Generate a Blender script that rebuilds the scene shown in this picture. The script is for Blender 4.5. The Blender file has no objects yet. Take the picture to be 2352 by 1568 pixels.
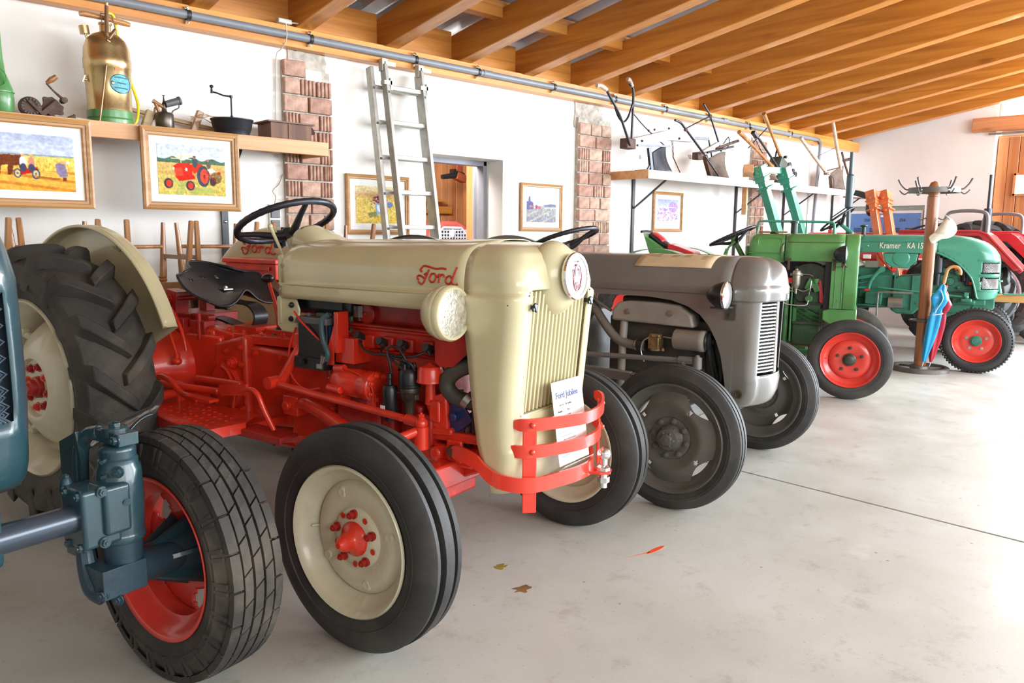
import bpy, math, random
from math import sin, cos, pi, radians, atan2, sqrt
from mathutils import Vector, Matrix, Euler, noise
S = bpy.context.scene
C = S.collection
random.seed(7)
# ---------------------------------------------------------------- camera
YAW, PIT, ROL, EYE = radians(46.3), radians(8.0), radians(.54), 1.32
fh = Vector((cos(YAW), sin(YAW), 0)); rt = Vector((sin(YAW), -cos(YAW), 0))
fw = fh*cos(PIT) + Vector((0, 0, -sin(PIT))); up = rt.cross(fw)
rt2 = rt*cos(ROL) + up*sin(ROL); up2 = rt2.cross(fw)
cam = bpy.data.objects.new('camera', bpy.data.cameras.new('camera')); C.objects.link(cam)
cam.matrix_world = Matrix.Translation((0, 0, EYE)) @ Matrix((rt2, up2, -fw)).transposed().to_4x4()
cam.data.sensor_width = 36; cam.data.lens = 36*1780/2352; cam.data.clip_start = .05
S.camera = cam
# ---------------------------------------------------------------- world, lights, exposure
W = bpy.data.worlds.new('sky'); S.world = W; W.use_nodes = True
W.node_tree.nodes['Background'].inputs[0].default_value = (1, .97, .90, 1)
W.node_tree.nodes['Background'].inputs[1].default_value = .50
def area(name, loc, target, sx, sy, watts, col=(1, 1, 1), spread=180):
    l = bpy.data.lights.new(name, 'AREA'); l.shape = 'RECTANGLE'; l.size = sx; l.size_y = sy; l.energy = watts; l.color = col
    l.spread = radians(spread)
    o = bpy.data.objects.new(name, l); C.objects.link(o); o.location = loc
    o.rotation_euler = (Vector(target)-Vector(loc)).to_track_quat('-Z', 'Y').to_euler(); return o
area('end_gate_daylight', (12.1, -1.0, 1.75), (3.0, 1.6, 1.0), 4.6, 2.9, 1250, (.76, .88, 1))
area('gate_daylight', (9.5, -3.4, 2.1), (7.5, 3.6, .9), 5.0, 3.0, 330, (.84, .92, 1))
area('front_daylight', (5.0, -4.2, 2.5), (4.0, 3.5, .9), 5.0, 2.4, 400, (.90, .95, 1))
area('side_daylight', (.3, -4.6, 2.6), (1.5, 3.0, 1.1), 4, 2.2, 150, (.98, .98, .96))
area('end_window_daylight', (12.0, 1.2, 3.15), (6.0, 2.6, 0.6), 3.2, .7, 230, (.85, .93, 1))
S.view_settings.view_transform = 'Standard'; S.view_settings.look = 'None'
S.view_settings.gamma = 1; S.view_settings.use_curve_mapping = False; S.view_settings.exposure = .38
# ---------------------------------------------------------------- mesh builder
def V(*a): return Vector(a)
def catmull(P, k=6, closed=False):
    P = [Vector(p) for p in P]; n = len(P); out = []
    rng = range(n if closed else n-1)
    for i in rng:
        p0 = P[(i-1) % n] if (closed or i > 0) else P[0]*2-P[1]
        p1 = P[i]; p2 = P[(i+1) % n]
        p3 = P[(i+2) % n] if (closed or i+2 < n) else P[-1]*2-P[-2]
        for j in range(k):
            t = j/k
            out.append(.5*((2*p1)+(p2-p0)*t+(2*p0-5*p1+4*p2-p3)*t*t+(3*p1-p0-3*p2+p3)*t**3))
    if not closed: out.append(P[-1])
    return out
def frame(d):
    d = Vector(d).normalized(); a = Vector((0, 0, 1)) if abs(d.z) < .9 else Vector((1, 0, 0))
    x = a.cross(d).normalized(); return x, d.cross(x), d
class MB:
    def __init__(s): s.v = []; s.f = []
    def add(s, v, f):
        o = len(s.v); s.v += [tuple(p) for p in v]; s.f += [tuple(i+o for i in q) for q in f]; return s
    def box(s, c, d, rot=(0, 0, 0), taper=1):
        R = Euler(rot).to_matrix(); c = Vector(c); v = []
        for z in (-.5, .5):
            k = 1 if z < 0 else taper
            for x, y in ((-.5, -.5), (.5, -.5), (.5, .5), (-.5, .5)): v.append(c+R @ Vector((x*d[0]*k, y*d[1]*k, z*d[2])))
        return s.add(v, [(3, 2, 1, 0), (4, 5, 6, 7), (0, 1, 5, 4), (1, 2, 6, 5), (2, 3, 7, 6), (3, 0, 4, 7)])
    def beam(s, p0, p1, w, h, upv=(0, 0, 1), w1=None, h1=None):
        p0 = Vector(p0); p1 = Vector(p1); d = (p1-p0).normalized(); x = d.cross(Vector(upv)).normalized(); u = x.cross(d)
        w1 = w if w1 is None else w1; h1 = h if h1 is None else h1; v = []
        for p, a, b in ((p0, w, h), (p1, w1, h1)):
            for i, j in ((-.5, -.5), (.5, -.5), (.5, .5), (-.5, .5)): v.append(p+x*a*i+u*b*j)
        return s.add(v, [(0, 1, 2, 3), (7, 6, 5, 4), (4, 5, 1, 0), (5, 6, 2, 1), (6, 7, 3, 2), (7, 4, 0, 3)])
    def tube(s, P, r, n=8, closed=False, sm=0, flat=None, rot=0):
        if sm: P = catmull(P, sm, closed)
        P = [Vector(p) for p in P]; m = len(P); v = []; f = []
        R = r if isinstance(r, (list, tuple)) else [r]*m
        if len(R) != m: R = [R[min(len(R)-1, int(i*(len(R)-1)/(m-1)))]*(1-((i*(len(R)-1)/(m-1)) % 1)) + R[min(len(R)-1, int(i*(len(R)-1)/(m-1))+1)]*((i*(len(R)-1)/(m-1)) % 1) for i in range(m)]
        T = []
        for i in range(m):
            a = P[(i-1) % m] if (closed or i) else P[0]; b = P[(i+1) % m] if (closed or i < m-1) else P[-1]
            T.append((b-a).normalized())
        x, y, _ = frame(T[0])
        if rot: x, y = x*cos(rot)+y*sin(rot), y*cos(rot)-x*sin(rot)
        for i in range(m):
            if i:
                q = T[i-1].rotation_difference(T[i]); x = q @ x; y = q @ y
            fx, fy = flat or (1, 1)
            for k in range(n):
                a = 2*pi*k/n; v.append(P[i]+x*cos(a)*R[i]*fx+y*sin(a)*R[i]*fy)
        for i in range(m if closed else m-1):
            for k in range(n):
                a = i*n+k; b = i*n+(k+1) % n; c = ((i+1) % m)*n
                f.append((a, b, c+(k+1) % n, c+k))
        if not closed: f.append(tuple(range(n))[::-1]); f.append(tuple((m-1)*n+k for k in range(n)))
        return s.add(v, f)
    def cyl(s, p0, p1, r0, r1=None, n=16): return s.tube([p0, p1], [r0, r0 if r1 is None else r1], n)
    def lathe(s, prof, o=(0, 0, 0), ax=(0, 1, 0), n=32, loop=False, a0=0, a1=2*pi):
        x, y, d = frame(ax); o = Vector(o); v = []; f = []; m = len(prof); full = abs(a1-a0) > 6.28
        nn = n if full else n+1
        for k in range(nn):
            a = a0+(a1-a0)*k/n; e = x*cos(a)+y*sin(a)
            for (h, r) in prof: v.append(o+d*h+e*r)
        for k in range(n):
            k2 = (k+1) % nn
            for j in range(m if loop else m-1):
                j2 = (j+1) % m; f.append((k*m+j, k2*m+j, k2*m+j2, k*m+j2))
        return s.add(v, f)
    def prism(s, poly, ax, a, b, o=(0, 0, 0)):
        # poly: 2D points; ax: 'x' -> (y,z), 'y' -> (x,z), 'z' -> (x,y)
        n = len(poly); v = []
        for h in (a, b):
            for p, q in poly:
                t = {'x': (h, p, q), 'y': (p, h, q), 'z': (p, q, h)}[ax]; v.append(Vector(t)+Vector(o))
        f = [tuple(range(n)), tuple(range(2*n-1, n-1, -1))]+[(i, (i+1) % n+0, (i+1) % n+n, i+n) for i in range(n)]
        return s.add(v, f)
    def grid(s, fn, nu, nv, wrap=False, skip=None):
        v = [fn(i/(nu if wrap else nu), j/nv) for i in range(nu if wrap else nu+1) for j in range(nv+1)]; f = []
        N = nu if wrap else nu+1
        for i in range(nu):
            for j in range(nv):
                if skip and skip(i, j): continue
                a = i*(nv+1)+j; b = ((i+1) % N)*(nv+1)+j; f.append((a, b, b+1, a+1))
        return s.add(v, f)
    def sph(s, c, r, nu=16, nv=10, a0=0, a1=pi, ax=(0, 0, 1)):
        R = r if isinstance(r, (tuple, list)) else (r, r, r); c = Vector(c); q = Vector((0, 0, 1)).rotation_difference(Vector(ax))
        return s.grid(lambda u, w: c+q @ Vector((R[0]*sin(a0+(a1-a0)*w)*cos(2*pi*u), R[1]*sin(a0+(a1-a0)*w)*sin(2*pi*u), R[2]*cos(a0+(a1-a0)*w))), nu, nv, True)
    def bolt(s, p, d, r=.012, h=.012):
        p = Vector(p); d = Vector(d).normalized(); s.cyl(p, p+d*h*.35, r*1.35, n=12); s.cyl(p, p+d*h, r, n=6); return s.cyl(p+d*h, p+d*h*1.25, r*.45, n=8)
    def xf(s, M): s.v = [tuple(M @ Vector(p)) for p in s.v]; return s
def obj(name, mb, mat, parent=None, smooth=35, bevel=0, seg=2, solid=0, sub=0, offset=0, **kw):
    me = bpy.data.meshes.new(name); me.from_pydata(mb.v, [], mb.f); me.validate(); me.update()
    import bmesh
    bm = bmesh.new(); bm.from_mesh(me); bmesh.ops.recalc_face_normals(bm, faces=bm.faces); bm.to_mesh(me); bm.free()
    me.materials.append(mat)
    if smooth: me.shade_smooth(); me.set_sharp_from_angle(angle=radians(smooth))
    o = bpy.data.objects.new(name, me); C.objects.link(o)
    if parent: o.parent = parent
    if solid: m = o.modifiers.new('s', 'SOLIDIFY'); m.thickness = solid; m.offset = offset
    if sub: m = o.modifiers.new('u', 'SUBSURF'); m.levels = sub; m.render_levels = sub
    if bevel: m = o.modifiers.new('b', 'BEVEL'); m.width = bevel; m.segments = seg; m.limit_method = 'ANGLE'; m.angle_limit = radians(40); m.harden_normals = False
    for k, v in kw.items(): o[k] = v
    return o
def thing(name, label, cat, loc=(0, 0, 0), rz=0, group=None, rot=None):
    o = bpy.data.objects.new(name, None); C.objects.link(o); o.location = loc; o.rotation_euler = rot or (0, 0, rz); o.empty_display_size = .1
    return tag(o, label, cat, group)
def tag(o, label, cat, group=None):
    o['label'] = label; o['category'] = cat
    if group: o['group'] = group
    return o
def struct(o): o['kind'] = 'structure'; return o
def copytree(o, parent=None):
    c = o.copy(); C.objects.link(c)
    if parent: c.parent = parent
    for ch in [x for x in o.children]: copytree(ch, c)
    return c
def text_mesh(txt, size, depth=.0004, align='LEFT', bold=0, spacing=1, sx=1):
    cu = bpy.data.curves.new('t', 'FONT'); cu.body = txt; cu.size = size; cu.extrude = depth; cu.align_x = align; cu.offset = bold; cu.space_character = spacing; cu.resolution_u = 3
    t = bpy.data.objects.new('t', cu); C.objects.link(t)
    dg = bpy.context.evaluated_depsgraph_get(); me = bpy.data.meshes.new_from_object(t.evaluated_get(dg))
    bpy.data.objects.remove(t)
    mb = MB(); mb.add([(v.co.x*sx, v.co.y, v.co.z) for v in me.vertices], [tuple(p.vertices) for p in me.polygons])
    return mb
# ---------------------------------------------------------------- materials
MATS = {}
def mat(name, col, rough=.5, metal=0, coat=0, var=.06, scale=8, bump=0, bscale=60, dirt=0, dirtcol=(.12, .09, .06), spec=.5, trans=0, emit=0, stretch=None, scratch=0):
    if name in MATS: return MATS[name]
    m = bpy.data.materials.new(name); m.use_nodes = True; nt = m.node_tree; b = nt.nodes['Principled BSDF']; L = nt.links.new
    def N(t, **k):
        n = nt.nodes.new(t)
        for a, v in k.items(): setattr(n, a, v)
        return n
    b.inputs['Roughness'].default_value = rough; b.inputs['Metallic'].default_value = metal; b.inputs['Coat Weight'].default_value = coat
    b.inputs['Specular IOR Level'].default_value = spec; b.inputs['Transmission Weight'].default_value = trans
    b.inputs['Coat Roughness'].default_value = .08
    tc = N('ShaderNodeTexCoord'); mp = N('ShaderNodeMapping'); L(tc.outputs['Object'], mp.inputs[0])
    if stretch: mp.inputs['Scale'].default_value = stretch
    n1 = N('ShaderNodeTexNoise'); n1.inputs['Scale'].default_value = scale; n1.inputs['Detail'].default_value = 5; L(mp.outputs[0], n1.inputs[0])
    rmp = N('ShaderNodeMapRange'); rmp.inputs[1].default_value = .3; rmp.inputs[2].default_value = .7; rmp.inputs[3].default_value = 1-var*1.6; rmp.inputs[4].default_value = 1+var
    L(n1.outputs[0], rmp.inputs[0])
    mx = N('ShaderNodeMix', data_type='RGBA', blend_type='MULTIPLY'); mx.inputs[0].default_value = 1; mx.inputs[6].default_value = (*col, 1)
    L(rmp.outputs[0], mx.inputs[7]); out = mx.outputs[2]
    if dirt:
        n2 = N('ShaderNodeTexNoise'); n2.inputs['Scale'].default_value = scale*.9; n2.inputs['Detail'].default_value = 8; n2.inputs['Roughness'].default_value = .7; L(mp.outputs[0], n2.inputs[0])
        r2 = N('ShaderNodeMapRange'); r2.inputs[1].default_value = .5; r2.inputs[2].default_value = .72; r2.inputs[4].default_value = dirt; L(n2.outputs[0], r2.inputs[0])
        m2 = N('ShaderNodeMix', data_type='RGBA'); m2.inputs[7].default_value = (*dirtcol, 1); L(out, m2.inputs[6]); L(r2.outputs[0], m2.inputs[0]); out = m2.outputs[2]
        m3 = N('ShaderNodeMapRange'); m3.inputs[3].default_value = rough; m3.inputs[4].default_value = min(1, rough+.35); L(r2.outputs[0], m3.inputs[0]); L(m3.outputs[0], b.inputs['Roughness'])
    L(out, b.inputs['Base Color'])
    if bump:
        n3 = N('ShaderNodeTexNoise'); n3.inputs['Scale'].default_value = bscale; n3.inputs['Detail'].default_value = 4; L(mp.outputs[0], n3.inputs[0])
        bp = N('ShaderNodeBump'); bp.inputs['Strength'].default_value = bump; bp.inputs['Distance'].default_value = .004; L(n3.outputs[0], bp.inputs['Height']); L(bp.outputs[0], b.inputs['Normal'])
    if emit:
        b.inputs['Emission Color'].default_value = (*col, 1); b.inputs['Emission Strength'].default_value = emit
    MATS[name] = m; return m
def wood(name, col, dark, axis='Y', rough=.5, scale=1, coat=0, knots=1):
    if name in MATS: return MATS[name]
    m = bpy.data.materials.new(name); m.use_nodes = True; nt = m.node_tree; b = nt.nodes['Principled BSDF']; L = nt.links.new
    b.inputs['Roughness'].default_value = rough; b.inputs['Coat Weight'].default_value = coat
    tc = nt.nodes.new('ShaderNodeTexCoord'); mp = nt.nodes.new('ShaderNodeMapping'); L(tc.outputs['Object'], mp.inputs[0])
    oi = nt.nodes.new('ShaderNodeObjectInfo'); ad = nt.nodes.new('ShaderNodeVectorMath'); ad.operation = 'ADD'
    sc = nt.nodes.new('ShaderNodeVectorMath'); sc.operation = 'SCALE'; sc.inputs['Scale'].default_value = 13.7
    cb = nt.nodes.new('ShaderNodeCombineXYZ')
    for i in range(3): L(oi.outputs['Random'], cb.inputs[i])
    L(cb.outputs[0], sc.inputs[0]); L(sc.outputs[0], mp.inputs['Location'])
    k = {'X': (.6, 14, 14), 'Y': (14, .6, 14), 'Z': (14, 14, .6)}[axis]
    mp.inputs['Scale'].default_value = tuple(v*scale for v in k)
    n = nt.nodes.new('ShaderNodeTexNoise'); n.inputs['Scale'].default_value = 1.2; n.inputs['Detail'].default_value = 7; n.inputs['Distortion'].default_value = .9; L(mp.outputs[0], n.inputs[0])
    r = nt.nodes.new('ShaderNodeValToRGB'); r.color_ramp.elements[0].position = .33; r.color_ramp.elements[0].color = (*dark, 1); r.color_ramp.elements[1].position = .62; r.color_ramp.elements[1].color = (*col, 1)
    L(n.outputs[0], r.inputs[0])
    mp2 = nt.nodes.new('ShaderNodeMapping'); L(tc.outputs['Object'], mp2.inputs[0]); L(sc.outputs[0], mp2.inputs['Location'])
    k2 = {'X': (1.6, 5, 5), 'Y': (5, 1.6, 5), 'Z': (5, 5, 1.6)}[axis]; mp2.inputs['Scale'].default_value = k2
    vo = nt.nodes.new('ShaderNodeTexVoronoi'); vo.inputs['Scale'].default_value = .9; L(mp2.outputs[0], vo.inputs[0])
    mr = nt.nodes.new('ShaderNodeMapRange'); mr.inputs[1].default_value = .05; mr.inputs[2].default_value = .16; mr.inputs[3].default_value = .75*knots; mr.inputs[4].default_value = 0; L(vo.outputs['Distance'], mr.inputs[0])
    mx = nt.nodes.new('ShaderNodeMix'); mx.data_type = 'RGBA'; L(mr.outputs[0], mx.inputs[0]); L(r.outputs[0], mx.inputs[6]); mx.inputs[7].default_value = tuple(v*.45 for v in dark)+(1,)
    hv = nt.nodes.new('ShaderNodeHueSaturation'); mr2 = nt.nodes.new('ShaderNodeMapRange'); mr2.inputs[3].default_value = .88; mr2.inputs[4].default_value = 1.12; L(oi.outputs['Random'], mr2.inputs[0]); L(mr2.outputs[0], hv.inputs['Value']); L(mx.outputs[2], hv.inputs['Color'])
    L(hv.outputs[0], b.inputs['Base Color']); MATS[name] = m; return m
def emis(name, col, s):
    m = bpy.data.materials.new(name); m.use_nodes = True; nt = m.node_tree; nt.nodes.clear(); e = nt.nodes.new('ShaderNodeEmission'); o = nt.nodes.new('ShaderNodeOutputMaterial'); e.inputs[0].default_value = (*col, 1); e.inputs[1].default_value = s; nt.links.new(e.outputs[0], o.inputs[0]); return m
def glass(name, col=(1, 1, 1), rough=.02):
    m = bpy.data.materials.new(name); m.use_nodes = True; b = m.node_tree.nodes['Principled BSDF']; b.inputs['Base Color'].default_value = (*col, 1); b.inputs['Transmission Weight'].default_value = 1; b.inputs['Roughness'].default_value = rough; b.inputs['IOR'].default_value = 1.45; return m
M_cream = mat('cream_paint', (.60, .545, .335), .3, coat=.5, var=.05, scale=4, dirt=.12, dirtcol=(.42, .35, .2))
M_creamw = mat('cream_wheel_paint', (.62, .58, .42), .32, coat=.4, var=.06, scale=9, dirt=.25, dirtcol=(.3, .24, .15), bump=.1, bscale=30)
M_red = mat('tractor_red_paint', (.74, .035, .012), .33, coat=.35, var=.12, scale=9, dirt=.3, dirtcol=(.16, .02, .01), bump=.12, bscale=40)
M_reddk = mat('oily_red_paint', (.42, .016, .010), .42, coat=.2, var=.2, scale=7, dirt=.6, dirtcol=(.06, .012, .008), bump=.15, bscale=40)
M_black = mat('black_satin', (.012, .012, .014), .35, var=.1)
M_iron = mat('black_iron', (.045, .047, .055), .38, metal=.6, var=.15, bump=.12, bscale=90)
M_rubber = mat('tyre_rubber', (.034, .033, .032), .62, var=.22, scale=6, dirt=.35, dirtcol=(.10, .085, .065), bump=.35, bscale=45)
M_rubberd = mat('dusty_tyre_rubber', (.045, .041, .036), .75, var=.25, scale=5, dirt=.6, dirtcol=(.16, .13, .10), bump=.5, bscale=40)
M_cable = mat('cable_rubber', (.02, .021, .022), .45)
M_grey = mat('grey_enamel', (.168, .160, .148), .3, coat=.4, var=.07, scale=5, dirt=.15, dirtcol=(.1, .08, .06))
M_greyw = mat('grey_wheel_paint', (.10, .092, .082), .4, coat=.2, var=.12, scale=9, dirt=.3, dirtcol=(.06, .05, .04), bump=.15)
M_greyl = mat('light_grey_enamel', (.30, .28, .25), .42, var=.1, scale=7, dirt=.2, dirtcol=(.15, .12, .1), bump=.15)
M_greydk = mat('oily_grey', (.07, .065, .055), .5, var=.25, scale=8, dirt=.6, dirtcol=(.02, .016, .012), bump=.3)
M_chrome = mat('chrome', (.85, .85, .86), .08, metal=1, var=.02)
M_steel = mat('worn_steel', (.42, .41, .39), .35, metal=.9, var=.15, bump=.1)
M_alu = mat('dull_aluminium', (.46, .45, .41), .45, metal=.75, var=.12, scale=14, dirt=.25, dirtcol=(.28, .25, .2), bump=.15)
M_rust = mat('rusty_iron', (.12, .07, .05), .72, metal=.3, var=.3, scale=14, dirt=.6, dirtcol=(.045, .03, .025), bump=.5, bscale=80)
M_brass = mat('aged_brass', (.62, .45, .22), .27, metal=.9, var=.18, scale=5, dirt=.45, dirtcol=(.46, .36, .24), bump=.06, bscale=20)
M_green = mat('mid_green_paint', (.085, .26, .075), .33, coat=.35, var=.1, scale=6, dirt=.25, dirtcol=(.05, .12, .035), bump=.12)
M_greendk = mat('oily_green', (.025, .075, .03), .5, var=.3, scale=8, dirt=.75, dirtcol=(.012, .014, .010), bump=.4)
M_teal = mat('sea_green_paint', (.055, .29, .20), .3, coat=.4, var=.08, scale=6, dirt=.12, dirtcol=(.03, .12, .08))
M_tealdk = mat('dark_sea_green_casting', (.035, .19, .125), .45, var=.15, scale=9, dirt=.35, dirtcol=(.015, .06, .04), bump=.3)  # darker, rougher sea green for the castings
M_blue = mat('petrol_blue_paint', (.020, .056, .070), .3, coat=.35, var=.12, scale=6, dirt=.35, dirtcol=(.02, .045, .05), bump=.2, bscale=50)
M_rimred = mat('wheel_red_paint', (.66, .045, .030), .32, coat=.4, var=.1, scale=8, dirt=.2, dirtcol=(.25, .02, .015))
M_crimson = mat('crimson_paint', (.52, .02, .03), .28, coat=.5, var=.06)
M_orange = mat('orange_paint', (.62, .16, .05), .35, coat=.3, var=.12, dirt=.3, dirtcol=(.2, .06, .03))
M_lens = mat('ribbed_lamp_glass', (.78, .76, .66), .12, metal=.55, var=.25, scale=60, bump=.8, bscale=110)
M_lensc = mat('clear_lamp_glass', (.80, .82, .84), .08, metal=.6, var=.15, scale=14, bump=.1, bscale=40)
M_paper = mat('white_paper', (.82, .82, .80), .45, coat=.4, var=.03)
M_paperb = mat('buff_paper', (.66, .52, .32), .6, var=.08)
M_ink = mat('navy_ink', (.03, .05, .16), .6)
M_inkk = mat('black_ink', (.02, .02, .02), .6)
M_white = mat('white_plastic', (.75, .74, .70), .4)
M_teak = wood('chair_wood', (.42, .20, .07), (.24, .09, .025), 'Z', .35, coat=.3, knots=.3)
# ================================================================ ROOM
WY, XE = 5.28, 12.3
M_wall = mat('white_plaster', (.80, .78, .74), .85, var=.035, scale=2.2, bump=.25, bscale=35)
M_wallb = mat('white_plaster_end', (.78, .765, .745), .85, var=.04, scale=1.5, bump=.2, bscale=35)
M_conc = mat('raw_mortar', (.46, .41, .35), .9, var=.25, scale=18, bump=.6, bscale=40)
M_brick = [mat('brick_%d' % i, c, .85, var=.22, scale=22, bump=.6, bscale=60, dirt=.25, dirtcol=(.42, .36, .30)) for i, c in enumerate([(.46, .27, .20), (.52, .32, .24), (.42, .23, .17), (.50, .34, .25)])]
M_beam = wood('rafter_wood', (.56, .215, .028), (.39, .12, .010), 'Y', .42, coat=.15, knots=.8)
M_beamx = wood('plate_wood', (.60, .25, .045), (.42, .14, .018), 'X', .42, coat=.15)
M_shelf = wood('shelf_wood', (.66, .36, .17), (.52, .25, .10), 'X', .5, knots=.5)
M_frame = wood('frame_wood', (.50, .27, .10), (.36, .17, .05), 'X', .4, knots=0)
M_plank = wood('door_plank_wood', (.60, .27, .11), (.46, .17, .06), 'Z', .5, knots=.8)
M_bump_ = mat('orange_red_paint_spot', (.75, .08, .02), .4)
# floor with procedural worn screed
fm = bpy.data.materials.new('painted_screed'); fm.use_nodes = True; nt = fm.node_tree; L = nt.links.new; b = nt.nodes['Principled BSDF']
tc = nt.nodes.new('ShaderNodeTexCoord')
def NT(t, sc, det=6, rough=.6, vec=None):
    n = nt.nodes.new('ShaderNodeTexNoise'); n.inputs['Scale'].default_value = sc; n.inputs['Detail'].default_value = det; n.inputs['Roughness'].default_value = rough; L(vec or tc.outputs['Object'], n.inputs[0]); return n
def MR(src, a, b_, c, d):
    r = nt.nodes.new('ShaderNodeMapRange'); r.inputs[1].default_value = a; r.inputs[2].default_value = b_; r.inputs[3].default_value = c; r.inputs[4].default_value = d; L(src, r.inputs[0]); return r.outputs[0]
def MX(f, a, c):
    m = nt.nodes.new('ShaderNodeMix'); m.data_type = 'RGBA'; L(f, m.inputs[0])
    (L(a, m.inputs[6]) if hasattr(a, 'links') else setattr(m.inputs[6], 'default_value', (*a, 1))); m.inputs[7].default_value = (*c, 1); return m.outputs[2]
c1 = MX(MR(NT('a', 1.1).outputs[0], .35, .68, 0, 1), (.53, .53, .485), (.45, .44, .385))
c2 = MX(MR(NT('b', 6, 12, .8).outputs[0], .54, .70, 0, .75), c1, (.30, .275, .225))
mpv = nt.nodes.new('ShaderNodeMapping'); mpv.inputs['Scale'].default_value = (9, 30, 1); mpv.inputs['Rotation'].default_value = (0, 0, .6); L(tc.outputs['Object'], mpv.inputs[0])
c3 = MX(MR(NT('c', 3.0, 8, .8, mpv.outputs[0]).outputs[0], .62, .68, 0, .85), c2, (.16, .13, .10))
vo = nt.nodes.new('ShaderNodeTexVoronoi'); vo.inputs['Scale'].default_value = 6.5; L(tc.outputs['Object'], vo.inputs[0])
c3 = MX(MR(vo.outputs['Distance'], .025, .05, .8, 0), c3, (.17, .13, .10))
vo2 = nt.nodes.new('ShaderNodeTexVoronoi'); vo2.inputs['Scale'].default_value = 23; L(tc.outputs['Object'], vo2.inputs[0])
c3 = MX(MR(vo2.outputs['Distance'], .05, .09, .5, 0), c3, (.24, .19, .15))
c3 = MX(MR(NT('g', 95, 3, .6).outputs[0], .66, .72, 0, .35), c3, (.26, .21, .16))
c4 = MX(MR(NT('d', 2.6, 3, .5).outputs[0], .70, .76, 0, .5), c3, (.62, .60, .56))
L(c4, b.inputs['Base Color']); L(MR(NT('e', 3.5).outputs[0], .3, .7, .26, .52), b.inputs['Roughness'])
bp = nt.nodes.new('ShaderNodeBump'); bp.inputs['Strength'].default_value = .12; bp.inputs['Distance'].default_value = .003; L(NT('f', 40).outputs[0], bp.inputs['Height']); L(bp.outputs[0], b.inputs['Normal'])
# floor slabs separated by recessed joints
flo = bpy.data.objects.new('floor', None); 
mb = MB(); mb.box((5, .3, -.16), (18, 12, .3)); fbase = struct(obj('floor', mb, mat('joint_filler', (.10, .085, .07), .9), smooth=0))
xs = [-4, 3.862, 14]; ys = [-5.6, 6.2]
for i in range(2):
    mb = MB(); g = .009
    mb.box(((xs[i]+xs[i+1])/2, .3, -.006), (xs[i+1]-xs[i]-2*g, 11.8, .012)); obj('floor_slab', mb, fm, fbase, smooth=0)
mb = MB(); mb.prism([(2.60+.06*cos(t)*(1 if cos(t) > 0 else 1.0), 1.83+.011*sin(t)) for t in [2*pi*k/16 for k in range(16)]]+[], 'z', 0, .0008); mb.prism([(2.44, 1.86), (2.56, 1.828), (2.56, 1.834)], 'z', 0, .0008); obj('paint_splash', mb, M_bump_, fbase, smooth=0)
for (x, y, c) in ((2.0, 2.15, (.36, .26, .04)), (1.93, 1.95, (.20, .10, .03)), (1.18, 1.47, (.30, .20, .06))):
    rnd = random.Random(int(x*100)); mb = MB(); mb.prism([(x+.035*(.4+rnd.random())*cos(k*.45), y+.028*(.4+rnd.random())*sin(k*.45)) for k in range(14)], 'z', 0, .0006); obj('oil_spot', mb, mat('oil_spot_%d' % int(x*100), c, .7, var=.3), fbase, smooth=0)
# walls -- back wall (wall_left in the picture)
D0, D1, DZ = 4.03, 4.91, 1.97
mb = MB()
def wbox(x0, x1, z0, z1, y0=WY, y1=WY+.30): mb.box(((x0+x1)/2, (y0+y1)/2, (z0+z1)/2), (x1-x0, y1-y0, z1-z0))
wbox(-3, D0, 0, 2.6); wbox(D1, XE+.3, 0, 2.6); wbox(D0, D1, DZ, 2.6)
wall = struct(obj('wall_left', mb, M_wall, smooth=0))
# ragged plaster edge under the plate
mb = MB(); mb.box((XE+.15, 4.45, 1.35), (.3, 2.2, 2.7)); 
walle = MB()
walle.box((XE+.15, (5.28+4.16)/2, (1.77+3.25)/2), (.3, 5.28-4.16, 3.25-1.77)); walle.box((XE+.15, (4.16+3.33)/2, 1.63), (.3, .83, 3.25)); walle.box((XE+.15, 4.85, .64), (.3, 1.4, 1.28))
walle.box((XE+.15, 5.40+.4, 1.6), (.3, .8, 3.2)); walle.box((XE+.15, 3.0, 3.42), (.3, .7, .34)); walle.box((XE+.15, 1.3, 3.80), (.3, 4.1, .30))
wend = struct(obj('wall_right', walle, M_wallb, smooth=0))
# recess with reveal
mb = MB(); mb.box((XE+.5, 4.77, 1.52), (.04, 1.4, .6)); obj('recess_back', mb, M_wallb, wend, smooth=0)
# timber plate, pipe
mb = MB(); mb.box((5.0, WY-.015, 2.665), (14.6, .17, .14)); tr = struct(obj('trim_1', mb, M_beamx, smooth=0, bevel=.004)); tr['label'] = 'orange timber wall plate running along the top of the white wall'
# ceiling: metal sheet, battens, rafters
SL = .165
def zr(y): return 2.715+SL*(WY-y)
mb = MB()
for i in range(44):   # trapezoid sheet, ribs across
    pass
def sheet(u, v):
    x = -3+16*u; y = 5.5-8.5*v; return (x, y, zr(y)+.30+.03*(1 if (u*60) % 1 < .25 else 0))
mb.grid(sheet, 240, 2)
ceil = struct(obj('ceiling', mb, mat('zinc_sheet', (.34, .34, .37), .45, metal=.35, var=.06), smooth=0))
RX = [2.82+.745*i for i in range(-7, 13)]
rm = None
for i, x in enumerate(RX):
    if rm is None:
        mb = MB(); y0, y1 = 5.5, -3.0; w, h = .135, .235
        mb.add([(sx, y, zr(y)+dz) for y in (y0, y1) for sx, dz in ((0, 0), (w, 0), (w, h), (0, h))], [(0, 1, 2, 3), (7, 6, 5, 4), (4, 5, 1, 0), (5, 6, 2, 1), (6, 7, 3, 2), (7, 4, 0, 3)])
        r = obj('rafter', mb, M_beam, ceil, smooth=0, bevel=.006); rm = r
    else: r = rm.copy(); C.objects.link(r); r.parent = ceil
    r.location = (x, 0, random.uniform(-.004, .004))
bt = None
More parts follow.
